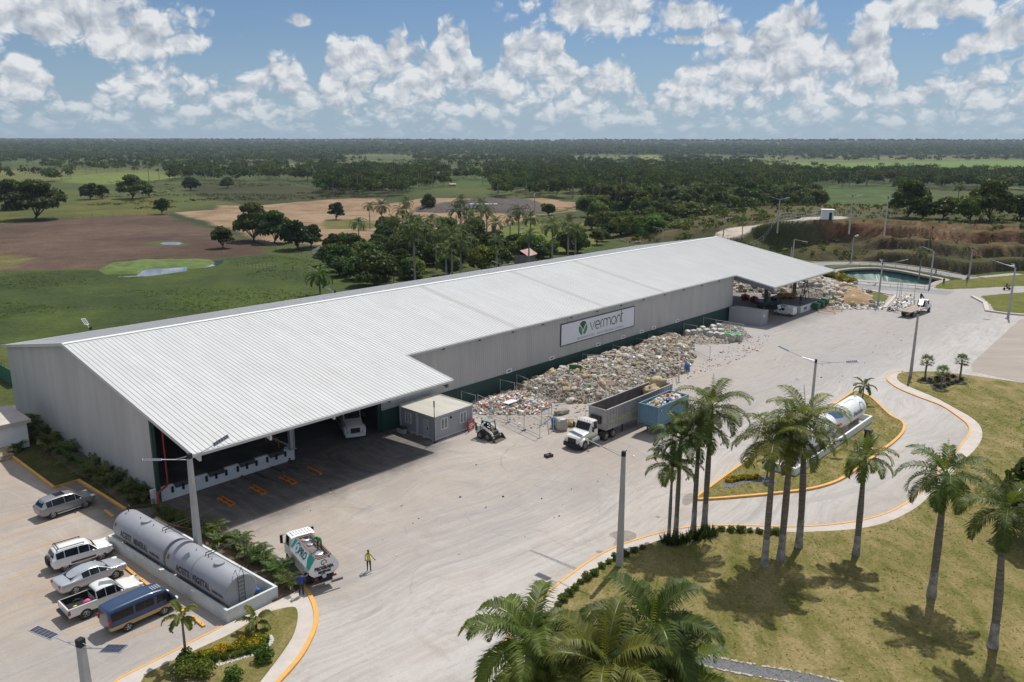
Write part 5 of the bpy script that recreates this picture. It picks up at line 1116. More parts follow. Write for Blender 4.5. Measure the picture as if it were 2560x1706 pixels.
def car(name,label,cat,sts,body,wb,track,wr,loc,rz,glass=None,split=None,rim='rim',lights=True,mir=.9):
    t=thing(name,label,cat,loc,rz); mb=MB(); rs=[ring(q) for q in sts]; k_=len(rs[0]); mb.v=[p for r in rs for p in r]
    for i in range(len(rs)-1):
        for k in range(k_): mb.f.append((i*k_+k,(i+1)*k_+k,(i+1)*k_+(k+1)%k_,i*k_+(k+1)%k_)); mb.mi.append(1 if split and k in (0,1,k_-2,k_-3) else 0)
    mb.f+=[tuple(range(k_)),tuple(range(len(rs)*k_-1,(len(rs)-1)*k_-1,-1))]; mb.mi+=[0,0]
    b=mb.build('body',[M[body],M[split] if split else M[body]],t,3); sb=b.modifiers.new('Smooth','SUBSURF'); sb.levels=sb.render_levels=2
    cl=b.data.attributes.new('crease_edge','FLOAT','EDGE') if 'crease_edge' not in b.data.attributes else b.data.attributes['crease_edge']
    cl.data.foreach_set('value',[.62 if (e.vertices[0]//k_==e.vertices[1]//k_ and 2<=e.vertices[0]//k_<len(rs)-2) or (e.vertices[0]%k_==e.vertices[1]%k_ and e.vertices[0]%k_ in (3,8)) else .25 for e in b.data.edges])
    n=len(sts); cab=[s[4]-s[3]>.3 for s in sts]; first=cab.index(True); last=n-1-cab[::-1].index(True)
    for i in range(n-1):
        if (glass is None and cab[i] and cab[i+1]) or (glass and i in glass):
            for s in (0,1):
                k,k2=(3,4) if s==0 else (8,7); pane(t,[rs[i][k],rs[i+1][k],rs[i+1][k2],rs[i][k2]],'window',.035,.012)
    if last<n-1:
        i=last; a,bq=rs[i],rs[i+1]; pane(t,[a[4],bq[4],bq[7],a[7]],'windscreen',.12,.03)
        for k,k2 in ((3,4),(8,7)): pane(t,[a[k],bq[k],a[k2]],'window',.035,.012)
    if first>0:
        i=first; a,bq=rs[i],rs[i-1]; pane(t,[a[4],a[7],bq[7],bq[4]],'rear_window',.12,.03)
    for sx in (1,-1):
        for sy in (1,-1):
            x=sx*wb/2; y=sy*(track/2-.03); mb=MB(); mb.cyl((x,sy*(track/2-.2),wr),(x,sy*(track/2+.055),wr+.02),wr*1.16,n=18); mb.build('wheel_arch',M['black'],t); wheel(t,x,sy*(track/2),wr,.22,rim,sy)
    if lights:
        for sy in (1,-1):
            f=sts[-3]; g=sts[2]; mb=MB(); y=sy*f[2]*.80; mb.blob((f[0]+.22,y,f[3]-.07),(.26,.17,.10),2,.05); mb.build('headlight',M['lens'],t,1)
            mb=MB(); mb.box(sts[0][0]+.02,g[0]+.1,sy*g[2]*.70-.12,sy*g[2]*.70+.12,g[3]-.26,g[3]-.02); mb.build('tail_light',M['redlens'],t)
            mb=MB(); mx=sts[last+1][0]-.35; my=sts[last+1][2]+.1; mb.blob((mx,sy*my,sts[last+1][3]+.05),(.09,.13,.09),2,.05); mb.build('mirror',b.data.materials[0],t,1)
    mb=MB(); f=sts[-1]; mb.box(f[0]-.06,f[0]+.02,-.35,.35,f[3]-.22,f[3]-.02); mb.build('grille',M['black'],t)
    return t
def put(a,b,track,side=1):      # near-side wheel contacts: rear a, front b -> centre and heading (side: +1 = the right wheels are the measured ones)
    h=(b-a).normalized(); l=Vector((-h.y,h.x,0)); c=(a+b)/2+l*side*track/2; return Vector((c.x,c.y,.02)),math.atan2(h.y,h.x)
HU=math.atan2(EU.y,EU.x)
SUVS=[(-2.24,.5,.70,.92,.97,.66),(-2.16,.36,.86,1.0,1.05,.76),(-2.05,.32,.90,1.06,1.14,.72),(-1.72,.3,.915,1.09,1.60,.62),(-1.25,.28,.92,1.09,1.66,.64),(-.25,.28,.925,1.06,1.69,.655),(.62,.28,.925,1.04,1.60,.63),(1.28,.28,.92,1.03,1.08,.74),(1.85,.3,.9,.97,1.01,.70),(2.2,.34,.84,.82,.89,.64),(2.36,.44,.66,.66,.74,.5)]
p,rz=put(zA(345,510),zA(553,440),1.6); t=car('parked_car','dark silver compact SUV parked alone in the shade by the kerb','car',SUVS,'pgrey',2.66,1.6,.36,p,rz)
mb=MB(); mb.box(-.75,.0,-.38,.38,1.685,1.70); mb.build('sunroof',M['glass'],t)
for sy in (1,-1): mb=MB(); mb.bar((-1.,sy*.95,.35),(1.,sy*.95,.35),.12,.06); mb.build('side_step',M['galv'],t)
S2=[(-2.1,.5,.72,.95,1.0,.7),(-2.04,.36,.87,1.04,1.1,.80),(-1.96,.32,.89,1.08,1.2,.76),(-1.78,.3,.90,1.10,1.62,.68),(-1.2,.28,.905,1.10,1.72,.69),(-.25,.28,.905,1.08,1.73,.69),(.5,.28,.905,1.06,1.66,.66),(1.05,.28,.9,1.05,1.12,.74),(1.65,.3,.88,1.0,1.05,.70),(2.0,.36,.84,.86,.95,.66),(2.12,.46,.7,.7,.78,.56)]
p,rz=put(zA(430,850),zA(658,778),1.54); t=car('parked_car','white small off roader with spare wheel on its back and roof rails','car',S2,'pwhite',2.5,1.54,.36,p,rz,rim='dustyrim')
mb=MB(); mb.lathe([(.1,-.1),(.3,-.11),(.35,-.05),(.35,.05),(.3,.11),(.1,.1)],16,Matrix.Translation((-2.2,0,.95))@Matrix.Rotation(math.pi/2,4,'Y')); mb.build('spare_wheel',M['tyre'],t,.7)
for sy in (1,-1):
    mb=MB(); mb.bar((-1.6,sy*.58,1.8),(.2,sy*.58,1.8),.05); mb.bar((-1.6,sy*.58,1.68),(-1.6,sy*.58,1.8),.05); mb.bar((.2,sy*.58,1.7),(.2,sy*.58,1.8),.05); mb.build('roof_rail',M['black'],t)
    mb=MB(); mb.box(-.85,.85,sy*.915-.015,sy*.915+.015,.52,.66); mb.build('door_moulding',M['plasticgrey'],t)
mb=MB(); mb.bar((-1.5,-.58,1.82),(-1.5,.58,1.82),.06); mb.build('roof_bar',M['black'],t)
mb=MB(); mb.box(-2.22,-1.9,-.82,.82,.34,.56); mb.build('bumper',M['plasticgrey'],t); mb=MB(); mb.box(1.9,2.2,-.8,.8,.34,.6); mb.build('bumper',M['plasticgrey'],t)
S3=[(-2.4,.5,.68,.78,.82,.6),(-2.3,.34,.86,.96,1.0,.72),(-2.1,.3,.89,1.0,1.04,.76),(-1.62,.28,.91,1.0,1.05,.74),(-.85,.26,.915,.98,1.38,.60),(-.3,.26,.915,.96,1.45,.61),(.35,.26,.915,.95,1.40,.60),(1.15,.26,.91,.94,.99,.72),(1.8,.28,.89,.88,.92,.68),(2.2,.32,.84,.76,.82,.62),(2.4,.42,.66,.6,.68,.5)]
p,rz=put(zA(490,1000),zA(752,895),1.6); t=car('parked_car','silver sedan with sloping rear glass and spoked alloy wheels','car',S3,'psilver',2.8,1.6,.34,p,rz)
for sy in (1,-1): mb=MB(); mb.tube([(-1.62,sy*.74,1.07),(-.85,sy*.62,1.40),(-.3,sy*.625,1.46),(.35,sy*.615,1.41),(1.15,sy*.74,1.0)],.018,5); mb.build('chrome_strip',M['chrome'],t)
# white pickup
hp=zA(560,1157); fd=EU*1.0; p,rz=put(hp,hp+fd*3.0,1.6)
S4=[(-.72,.4,.90,1.06,1.1,.78),(-.7,.38,.90,1.06,1.66,.66),(-.1,.36,.905,1.06,1.74,.68),(.55,.36,.905,1.05,1.70,.67),(1.1,.36,.9,1.04,1.1,.76),(1.75,.38,.88,1.02,1.07,.72),(2.25,.42,.84,.88,.98,.66),(2.4,.5,.70,.72,.82,.58)]
t=car('pickup_truck','white double cab pickup with open black lined bed holding pink bundles','pickup',S4,'pwhite2',3.0,1.6,.39,p,rz,rim='dustyrim',lights=False)
mb=MB(); mb.box(-2.5,-.72,-.88,.88,.5,.62); 
for sy in (1,-1): mb.box(-2.5,-.72,sy*.85-.05,sy*.85+.05,.62,1.1)
mb.box(-2.56,-2.48,-.9,.9,.5,1.1); mb.build('bed',M['pwhite2'],t)
mb=MB(); mb.box(-2.47,-.74,-.79,.79,.63,.68); mb.box(-2.47,-.74,.74,.8,.68,1.13); mb.box(-2.47,-.74,-.8,-.74,.68,1.13); mb.box(-2.475,-2.42,-.8,.8,.68,1.12); mb.build('bed_liner',M['black'],t)
mb=MB(); mb.box(-2.75,-2.56,-.85,.85,.42,.58); mb.build('bumper',M['plasticgrey'],t)
for sy in (1,-1):
    mb=MB(); mb.box(-2.57,-2.44,sy*.86-.06,sy*.86+.06,.7,1.0); mb.build('tail_light',M['redlens'],t); mb=MB(); mb.blob((2.2,sy*.68,.9),(.24,.16,.12),2,.05); mb.build('headlight',M['lens'],t,1); mb=MB(); mb.blob((.85,sy*1.02,1.12),(.08,.13,.1),2,.05); mb.build('mirror',M['pwhite2'],t,1)
pc=Matrix.Translation(p)@Matrix.Rotation(rz,4,'Z')
M['pink']=mat('pink sacking',(.75,.10,.28),.7,var=.2,scale=6); M['lime']=mat('lime cloth',(.55,.62,.12),.7)
for i,(x,y,r,m,lb) in enumerate([(-1.1,-.35,.33,'pink','bigger pink bundle lying in the pickup bed'),(-1.75,-.5,.24,'pink','smaller pink bundle near the pickup tailgate'),(-1.95,-.3,.2,'lime','lime green bundle in the pickup bed corner')]):
    mb=MB(); mb.blob((0,0,r*.55),(r,r*.8,r*.65),2,.3,i); o=mb.build('cloth_bundle',M[m],None,1); o.location=pc@Vector((x,y,.68)); tag(o,lb,'bundle')
# blue and gold van
S5=[(-2.35,.42,.80,.86,1.75,.66),(-2.28,.34,.85,.86,1.88,.72),(-1.55,.3,.86,.86,1.93,.75),(-.45,.3,.86,.86,1.94,.755),(.55,.3,.86,.86,1.93,.75),(1.45,.3,.86,.86,1.80,.72),(2.08,.32,.84,.86,1.0,.74),(2.3,.42,.76,.7,.78,.66)]
p,rz=put(zA(830,1237),zA(1062,1132),1.5); t=car('parked_van','blue and gold passenger van with tinted windows and a dusty back','van',S5,'pblue',2.44,1.5,.33,p,rz,glass=[],split='pgold',lights=False)
for sy in (1,-1):
    for x0,x1 in ((-2.15,-.75),(-.6,-.02),(.03,.6),(.85,1.5)):
        z0,z1=1.1,1.62; yy=lambda z: sy*(.86-(z-.86)*.105+.012); mb=MB(); mb.add([(x0,yy(z0),z0),(x1+(.18 if x1>1.4 else 0),yy(z0),z0),(x1,yy(z1),z1),(x0,yy(z1),z1)],[(0,1,2,3)]); mb.build('window',M['glass'],t)
    mb=MB(); mb.box(-2.38,-2.25,sy*.78-.08,sy*.78+.08,.88,1.2); mb.build('tail_light',M['redlens'],t); mb=MB(); mb.blob((2.2,sy*.62,.78),(.14,.2,.12),2,.03); mb.build('headlight',M['lens'],t,1)
    mb=MB(); mb.blob((1.75,sy*1.0,1.2),(.08,.1,.15),2,.03); mb.build('mirror',M['black'],t,1)
for k in range(4): mb=MB(); mb.box(.75+k*.16,.83+k*.16,-.5,.1,1.93,1.95); mb.build('roof_vent',M['galv'],t)
# ---------------------------------------------------------------- trucks
def truck_wheels(t,xs,track,r,w,dual=True,rim='dustyrim',front=None):
    for x in xs:
        for sy in (1,-1): wheel(t,x,sy*track/2,r,w,rim,sy,dual and x!=front)
def conventional(name,label,loc,rz,col,bumper,front_x=3.1,sleeper=False):
    """bonneted tractor, x=0 at the cab back"""
    t=thing(name,label,'truck',loc,rz)
    S=[(0,.95,1.0,1.75,1.8,.95),(.02,.95,1.02,1.75,2.72,.92),(.75,.95,1.03,1.75,2.80,.95),(1.05,.95,1.03,1.75,2.62,.92),(1.42,.95,1.0,1.74,1.82,.9),(2.4,.85,.94,1.55,1.62,.74),(2.95,.75,.90,1.38,1.45,.62),(3.1,.75,.8,1.2,1.3,.55)]
    mb=MB(); rs=loft(mb,S); mb.build('cab',col,t,.6)
    pane(t,[rs[3][4],rs[4][4],rs[4][7],rs[3][7]],'windscreen',.06,.03)
    for k,k2 in ((3,4),(8,7)): pane(t,[rs[1][k],rs[2][k],rs[2][k2],rs[1][k2]],'window',.1,.015)
    for sy in (1,-1):
        mb=MB(); mb.tube([(1.75,sy*1.02,.55),(1.85,sy*1.03,1.0),(2.3,sy*1.03,1.22),(2.8,sy*1.03,1.05),(2.95,sy*1.0,.6)],.17,6); mb.build('wing',col,t,1)
        mb=MB(); mb.blob((2.93,sy*.78,.98),(.17,.18,.12),2,.04); mb.build('headlight',M['lens'],t,1)
        mb=MB(); mb.box(1.15,1.25,sy*1.28-.1,sy*1.28+.1,1.75,2.3); mb.bar((1.2,sy*1.0,2.3),(1.2,sy*1.28,2.2),.03); mb.build('mirror',M['dkmetal'],t)
        mb=MB(); mb.cyl((-.1,sy*.95,.72),(1.2,sy*.95,.72),.28,n=12); mb.build('fuel_tank',M['galv'],t,1)
    mb=MB(); mb.box(3.06,3.16,-.5,.5,.72,1.28); mb.build('grille',M['dkmetal'],t); mb=MB()
    mb.prism([(3.02,-1.12),(3.28,-1.0),(3.36,-.5),(3.36,.5),(3.28,1.0),(3.02,1.12)],.36,.74); mb.build('bumper',bumper,t)
    mb=MB()
    for k in range(5): mb.box(.95,1.06,-.7+k*.33,-.6+k*.33,2.74,2.8)
    mb.build('marker_lights',M['amber'],t)
    mb=MB()
    for sy in (1,-1): mb.box(-3.2,2.9,sy*.42-.05,sy*.42+.05,.62,.86)
    mb.build('chassis',M['dkmetal'],t)
    truck_wheels(t,[2.3,-1.45,-2.75],1.95,.5,.3,True,'dustyrim',2.3); mb=MB(); mb.cyl((-.25,-.9,1.0),(-.25,-.9,3.0),.09,n=8); mb.build('exhaust',M['chrome'],t); return t
# dump tractor and its half-pipe trailer, facing -u
hd=math.atan2(-EU.y,-EU.x); fc=bf(35.9,38.0)
t=conventional('tractor_unit','white bonneted truck tractor with black bumper hitched to the empty dump trailer',fc+EU*2.3,hd,M['pwhite2'],M['black'])
M['limestripe']=mat('lime stripe',(.45,.5,.05),.5)
for sy in (1,-1): mb=MB(); mb.add([(.05,sy*1.045,1.05),(1.4,sy*1.045,1.05),(2.2,sy*1.0,1.35),(2.2,sy*1.0,1.42),(1.4,sy*1.045,1.2),(.05,sy*1.045,1.2)],[(0,1,2,3,4,5)]); mb.build('stripe',M['limestripe'],t)
M['alu']=mat('worn aluminium',(.40,.39,.385),.55,.3,var=.3,scale=.8,col2=(.27,.25,.235),stretch=(.6,1,2)); M['rusty']=mat('stained trailer inside',(.17,.145,.14),.8,var=.45,scale=.9,col2=(.10,.075,.075))
TR=thing('dump_trailer','long silver dump trailer standing open and nearly empty behind the white tractor','trailer',bf(39.5,38.0),hd)    # x forward: front at 0
TL=13.2;TH=3.5;TW=1.17
mb=MB()
for sy in (1,-1): mb.box(-TL,0,sy*TW-.04,sy*TW+.04,1.2,TH)
mb.box(-.06,.02,-TW,TW,1.2,TH); mb.box(-TL-.02,-TL+.06,-TW,TW,1.2,TH); mb.build('side_wall',M['alu'],TR)
mb=MB(); mb.box(-TL+.06,-.06,-TW+.041,TW-.041,1.22,1.4); 
for sy in (1,-1): mb.box(-TL+.06,-.06,sy*(TW-.05)-.008,sy*(TW-.05)+.008,1.4,TH-.02)
mb.build('liner',M['rusty'],TR)
mb=MB()
for sy in (1,-1):
    mb.bar((-TL,sy*(TW+.02),TH),(0,sy*(TW+.02),TH),.13); 
    for k in range(25): mb.box(-TL+.3+k*.53,-TL+.37+k*.53,sy*(TW+.04),sy*(TW+.09),1.3,TH-.06)
mb.build('rib',M['alu'],TR)
mb=MB(); mb.add([(-5.6,TW+.1,2.18),(-.3,TW+.1,1.98),(-.3,TW+.1,2.08),(-5.6,TW+.1,2.28)],[(0,1,2,3)]); mb.build('stripe',M['limestripe'],TR)
mb=MB(); mb.box(.03,.3,-.75,.55,1.85,2.65); mb.build('spare_rack',M['dkmetal'],TR)
mb=MB(); mb.box(-TL,-1,-.5,.5,.9,1.2); mb.build('chassis',M['dkmetal'],TR); mb=MB()
for sy in (1,-1): mb.bar((-3.6,sy*.8,.1),(-3.6,sy*.8,1.2),.12)
mb.build('landing_gear',M['dkmetal'],TR); truck_wheels(TR,[-TL+1.6,-TL+2.9],1.95,.5,.3)
M['bagtan']=mat('tan woven sack',(.46,.36,.21),.85,var=.3,scale=2.5,bump=.5,bscale=5); M['bagwhite']=mat('dirty white woven sack',(.58,.53,.45),.85,var=.35,scale=2.5,bump=.5,bscale=5); M['baggrey']=mat('grey dusty sack',(.38,.34,.29),.9,var=.4,scale=2.5,bump=.5,bscale=5)
def bag(name,label,group,loc,r,m,seed,sc=(1,1,1),cat='sack'):
    mb=MB(); mb.blob((0,0,r[2]*.8),r,3,.24,seed,2.2); mb.blob((r[0]*.2,0,r[2]*1.6),(r[0]*.35,r[1]*.35,r[2]*.3),1,.3,seed+1); o=mb.build(name,m,None,1); o.location=loc; o.rotation_euler=(0,0,seed*1.3); return tag(o,label,cat,group)
bag('bulk_sack','yellowish bulk sack heaped in the back of the dump trailer',None,bf(50.3,37.9,2.1),(1.2,.85,.85),M['bagtan'],3)
bag('bulk_sack','tan bulk sack at the tail of the dump trailer leaning over the wall',None,bf(52.2,37.4,2.6),(1.2,.8,.85),M['bagtan'],5)
def litter_mb(n,fn,s0,s1,nm=7,seed=1):
    rs=random.Random(seed); mb=MB()
    for i in range(n):
        x,y,z=fn(rs); mb.m=min(nm-1,int(rs.random()**2.2*nm)); s=rs.uniform(s0,s1); Mx=Matrix.Translation((x,y,z))@Matrix.Rotation(rs.uniform(0,6.3),4,'Z')@Matrix.Rotation(rs.uniform(-1,1),4,'X')
        if rs.random()<.6:
            v,f=ICO[1]; a,b_,c=s*rs.uniform(.6,1.3),s*rs.uniform(.5,1.),s*rs.uniform(.35,.8); mb.add([Mx@Vector((p.x*a*rs.uniform(.7,1.1),p.y*b_,p.z*c*rs.uniform(.7,1.1))) for p in v],f)
        else: a,b_,c=s*rs.uniform(.5,1.4),s*rs.uniform(.4,.9),s*rs.uniform(.1,.6); mb.box(-a,a,-b_,b_,-c,c,Mx)
    return mb
LM=[mat('pale litter',(.50,.44,.36),.8,var=.25,scale=3),mat('white litter',(.72,.71,.69),.6,var=.15,scale=3),mat('beige litter',(.33,.255,.175),.85,var=.35,scale=3),mat('dark litter',(.06,.058,.055),.8,var=.4,scale=3),mat('blue litter',(.05,.17,.42),.5,var=.3,scale=3),mat('red litter',(.48,.07,.04),.5,var=.3,scale=3),mat('green litter',(.06,.24,.10),.5,var=.4,scale=3),mat('orange litter',(.65,.25,.05),.5,var=.2,scale=3)]
o=litter_mb(90,lambda r:(r.uniform(-3.6,-.4),r.uniform(-.95,.95),1.45+r.random()*.5*(1-abs(r.random()-.5))),.1,.25,5,3).build('loose_scrap',LM[2:4]+[LM[0],LM[3],LM[1]],None); o.location=TR.location; o.rotation_euler=TR.rotation_euler; tag(o,'dark loose scrap on the floor of the dump trailer',None,None,'stuff')
# blue open container on its chassis
M['bluecont']=mat('faded blue container',(.06,.19,.29),.55,var=.3,scale=.8,col2=(.16,.25,.29)); 
def cont_box(t,L,Wd,z0,H,m,open_top=False,pitch=.28):
    mb=MB()
    for sy in (1,-1): corrugate(mb,0.08,L-.08,pitch,.045,(lambda s: (lambda a,b,h:(a,s*(Wd/2-.05+h),b)))(sy),z0+.12,z0+H-.1,.05,.45)
    for x0,s in ((0,-1),(L,1)): corrugate(mb,-Wd/2+.06,Wd/2-.06,pitch,.04,(lambda xx,ss:(lambda a,b,h:(xx+ss*(h-.05),a,b)))(x0,s),z0+.12,z0+H-.1,.05,.45)
    if not open_top: corrugate(mb,.08,L-.08,pitch,.03,lambda a,b,h:(a,b,z0+H-.04+h),-Wd/2+.05,Wd/2-.05,.05,.5)
    mb.build('side_panel',[m,m],t); mb=MB()
    for x in (0,L):
        for y in (-Wd/2,Wd/2): mb.box(x-.08,x+.08,y-.08,y+.08,z0,z0+H)
    for z in (z0+.07,z0+H-.06):
        for y in (-Wd/2,Wd/2): mb.bar((.08,y,z),(L-.08,y,z),.13)
        for x in (0,L): mb.bar((x,-Wd/2+.08,z),(x,Wd/2-.08,z),.13)
    mb.build('frame',m,t); mb=MB(); mb.box(.05,L-.05,-Wd/2+.06,Wd/2-.06,z0+.1,z0+.16); mb.build('floor',M['rusty'],t)
bc=thing('open_container','faded blue open top container full of plastic waste beside the dump trailer','container',bf(44.2,41.4),HU)
cont_box(bc,6.2,2.4,1.2,2.25,M['bluecont'],True); mb=MB(); mb.box(.1,6.2,-.5,.5,.85,1.18); mb.box(-.1,.15,-1.3,1.3,1.0,1.15); mb.build('chassis',M['rusty'],bc); truck_wheels(bc,[4.2,5.4],1.9,.48,.28); mb=MB()
for sy in (1,-1): mb.bar((1.2,sy*.8,0),(1.2,sy*.8,.9),.13)
mb.build('support_leg',M['rusty'],bc)
rs_=random.Random(8); o=litter_mb(420,lambda r:(lambda x,y:(x,y,2.75+.95*math.sin(math.pi*min(1,x/6.4))**.4*(1-(y/1.2)**2)*r.uniform(.5,1.05)))(r.uniform(.25,5.9),r.uniform(-1.05,1.05)),.1,.26,8,9).build('plastic_waste',[LM[1],LM[0],LM[5],LM[4],LM[1],LM[7],LM[6],LM[2]]); o.location=bc.location; o.rotation_euler=bc.rotation_euler; tag(o,'mixed plastic waste heaped in the blue container',None,None,'stuff')
# semi truck in the bay, nose out (+v)
hv=math.atan2(EV.y,EV.x); hs_=R(-69); t=conventional('semi_truck','white semi truck with sloping bonnet parked nose out under the near canopy',(lambda f,a:Vector((f.x-3.36*math.cos(a),f.y-3.36*math.sin(a),.02)))((zC(375,868)+zC(555,850))/2,hs_),hs_,M['pwhite2'],M['white'])
mb=MB(); mb.add([(.75,-.95,2.8),(.75,.95,2.8),(-1.3,1.1,3.6),(-1.3,-1.1,3.6),(-1.3,1.1,1.2),(-1.3,-1.1,1.2),(0,.98,1.2),(0,-.98,1.2),(0,.98,2.78),(0,-.98,2.78)],[(0,1,2,3),(2,4,5,3),(1,8,6,4,2),(0,3,5,7,9)]); mb.build('sleeper_fairing',M['pwhite2'],t)
mb=MB(); mb.box(-8.5,-1.5,-1.25,1.25,1.15,3.7); mb.build('cargo_box',M['white'],t)
# tank truck
fw=at(690+285*.1212,1310+815*.1212); rw=at(690+690*.1212,1310+1300*.1212); hdp=(fw-rw).normalized(); lp=Vector((hdp.y,-hdp.x,0)); cl_=(fw+rw)/2+lp*.9
# measured wheels are on its left side as it faces away: centre lies to the right
T=thing('tank_truck','white and green vacuum tank truck with an open topped tank parked by the kerb','truck',(cl_.x,cl_.y,.02),math.atan2(hdp.y,hdp.x))
S=[(1.25,.75,.98,1.55,1.6,.9),(1.27,.6,1.0,1.55,2.38,.9),(1.6,.5,1.02,1.5,2.46,.93),(2.35,.45,1.02,1.45,2.40,.92),(2.72,.45,1.0,1.4,1.48,.94),(2.82,.5,.97,1.2,1.3,.9)]
mb=MB(); rs=loft(mb,S); mb.build('cab',M['white'],T,.6); pane(T,[rs[3][4],rs[4][4],rs[4][7],rs[3][7]],'windscreen',.06,.03)
for k,k2 in ((3,4),(8,7)): pane(T,[rs[2][k],rs[3][k],rs[3][k2],rs[2][k2]],'window',.08,.015)
mb=MB(); mb.box(1.24,1.3,-.55,.55,1.7,2.2); mb.build('rear_window',M['glass'],T)
for k in range(7): mb=MB(); mb.box(1.5,2.2,-.72+k*.22,-.62+k*.22,2.46,2.49); mb.build('roof_rib',M['white'],T)
for sy in (1,-1): mb=MB(); mb.box(2.6,2.68,sy*1.22-.1,sy*1.22+.1,1.5,2.15); mb.bar((2.5,sy*1.0,2.25),(2.65,sy*1.22,2.1),.03); mb.bar((2.5,sy*1.0,1.45),(2.65,sy*1.22,1.5),.03); mb.build('mirror',M['black'],T)
prof=[(-.78,1.0),(-1.1,1.3),(-1.12,1.62),(-.62,2.42),(-.5,2.42),(-.5,2.2),(.5,2.2),(.5,2.42),(.62,2.42),(1.12,1.62),(1.1,1.3),(.78,1.0)]
X0_,X1_=-2.75,1.15
mb=MB(); mb.xprism(prof,X0_,X1_); mb.build('tank',M['white'],T)
mb=MB(); mb.box(X0_+.1,X1_-.1,-.49,.49,2.19,2.26); mb.build('top_tray',M['rusty'],T); mb=MB()
for sy in (1,-1): mb.bar((X0_,sy*.56,2.44),(X1_,sy*.56,2.44),.1,.05)
for x in (X0_+.05,X1_-.05): mb.bar((x,-.56,2.44),(x,.56,2.44),.1,.05)
mb.build('tray_rim',mat('rust brown rim',(.25,.13,.07),.7,var=.3),T)
for x,r in ((.6,.3),(-.3,.22),(-1.9,.36)): mb=MB(); mb.lathe([(r,2.25),(r,2.36),(r*.75,2.4),(r*.7,2.34),(0,2.34)],16,Matrix.Translation((x,.05,0))); mb.build('manhole',M['galv'],T)
mb=MB(); mb.tube([(-2.3,-.3,2.3),(-1.4,-.35,2.42),(-.6,-.2,2.35),(.4,-.35,2.42),(.9,.2,2.35)],.05,6); mb.build('hose',M['black'],T,1)
# side livery: sloping upper flanks
def flank(sy,x,s,lift=.012):      # s 0 at the lower edge, 1 at the rim
    y0,z0,y1,z1=1.12,1.62,.62,2.42; n_=Vector((0,.8,.5)).normalized(); y=y0+(y1-y0)*s+n_.y*lift; z=z0+(z1-z0)*s+n_.z*lift; return (x,sy*y,z)
M['teal']=mat('teal livery',(.015,.30,.22),.4); M['tealtxt']=mat('dark teal lettering',(.02,.12,.12),.5); M['orangeleaf']=mat('orange mark',(.6,.2,.03),.5)
fh=.94
for sy in (1,-1):
    L_=lambda x,y,lift=.014:flank(sy,x,y/fh,lift)
    mb=MB(); xs=[X0_+.02,X0_+.02,X0_+.6,X0_+.95,X0_+.8]; 
    mb.add([flank(sy,X0_+.02,.02),flank(sy,X0_+.02,.98),flank(sy,X0_+1.0,.98),flank(sy,X0_+.95,.55),flank(sy,X0_+.6,.12),flank(sy,X0_+.45,.02)],[(0,1,2,3,4,5)]); mb.build('livery_patch',M['teal'],T)
    mb=MB(); f_=(lambda x,y:L_(X0_+2.55-x,.28+y)) if sy>0 else (lambda x,y:L_(X0_+1.2+x,.28+y))
    # the rear end is to the right of a viewer on the left side, so text runs towards the tail there
    write(mb,'PRO',.5,1.35,f_,.03); mb.build('lettering',M['tealtxt'],T)
    mb=MB(); cx=X0_+2.95; 
    stroke(mb,[(cx+.36*math.cos(R(a)),.5+.36*math.sin(R(a))) for a in range(20,261,20)],.09,lambda x,y:L_(x,y)); mb.build('ring_emblem',M['tealtxt'],T)
    mb=MB(); mb.add([L_(cx+.02,.28),L_(cx+.2,.4),L_(cx+.12,.62),L_(cx-.06,.5)],[(0,1,2,3)]); mb.build('emblem_leaf',M['teal'],T)
    mb=MB(); mb.add([flank(sy,X1_-.05,.2),flank(sy,X1_-.05,.95),flank(sy,X1_-.5,.95),flank(sy,X1_-.3,.3)],[(0,1,2,3)]); mb.build('livery_patch',M['teal'],T)
B_=lambda x,y:(X0_-.012,-x,y)          # seen from behind, right is -y
mb=MB(); write(mb,'PROGRASA',.23,1.45,lambda x,y:B_(-.72+x,1.47+y),.03); mb.build('lettering',M['letters'],T)
mb=MB(); write(mb,'829 567-9421',.14,.95,lambda x,y:B_(-.47+x,1.2+y),.03); mb.build('phone_number',M['letters'],T); mb=MB(); mb.add([B_(-.55,1.41),B_(.55,1.41),B_(.55,1.43),B_(-.55,1.43)],[(0,1,2,3)]); mb.build('rule',M['letters'],T)
mb=MB(); stroke(mb,[(.0+.19*math.cos(R(a)),1.98+.19*math.sin(R(a))) for a in range(-30,251,20)],.07,B_); mb.build('ring_emblem',M['tealtxt'],T); mb=MB(); mb.add([B_(-.12,1.75),B_(.02,1.78),B_(.06,1.95),B_(-.06,1.95)],[(0,1,2,3)]); mb.build('emblem_leaf',M['orangeleaf'],T)
mb=MB(); mb.box(-2.95,1.3,-.35,.35,.62,.9); mb.build('chassis',M['dkmetal'],T); mb=MB(); mb.bar((-3.25,-1.15,.62),(-3.25,1.15,.62),.1,.16); mb.build('rear_bumper',M['rusty'],T); mb=MB(); mb.box(-3.32,-3.3,-.25,.2,.55,.7); mb.build('number_plate',M['white'],T)
for y in (-.7,.7): mb=MB(); mb.box(-2.95,-2.85,y-.12,y+.12,.8,.92); mb.build('tail_light',M['redlens'],T)
mb=MB(); mb.box(-1.4,.4,.82,1.05,.65,1.0); mb.build('tool_box',M['white'],T)
mb=MB()
for k in range(8): mb.bar((-1.6+k*.32,1.13,1.0),(-1.6+k*.32,1.135,1.6),.06,.03)
mb.build('side_rack',M['bagtan'],T)
mb=MB(); mb.cyl((-2.78,.1,1.05),(-3.0,.1,1.05),.16); mb.build('outlet_valve',M['galv'],T)
truck_wheels(T,[2.05,-1.55],1.8,.42,.25,True,'dustyrim',2.05)
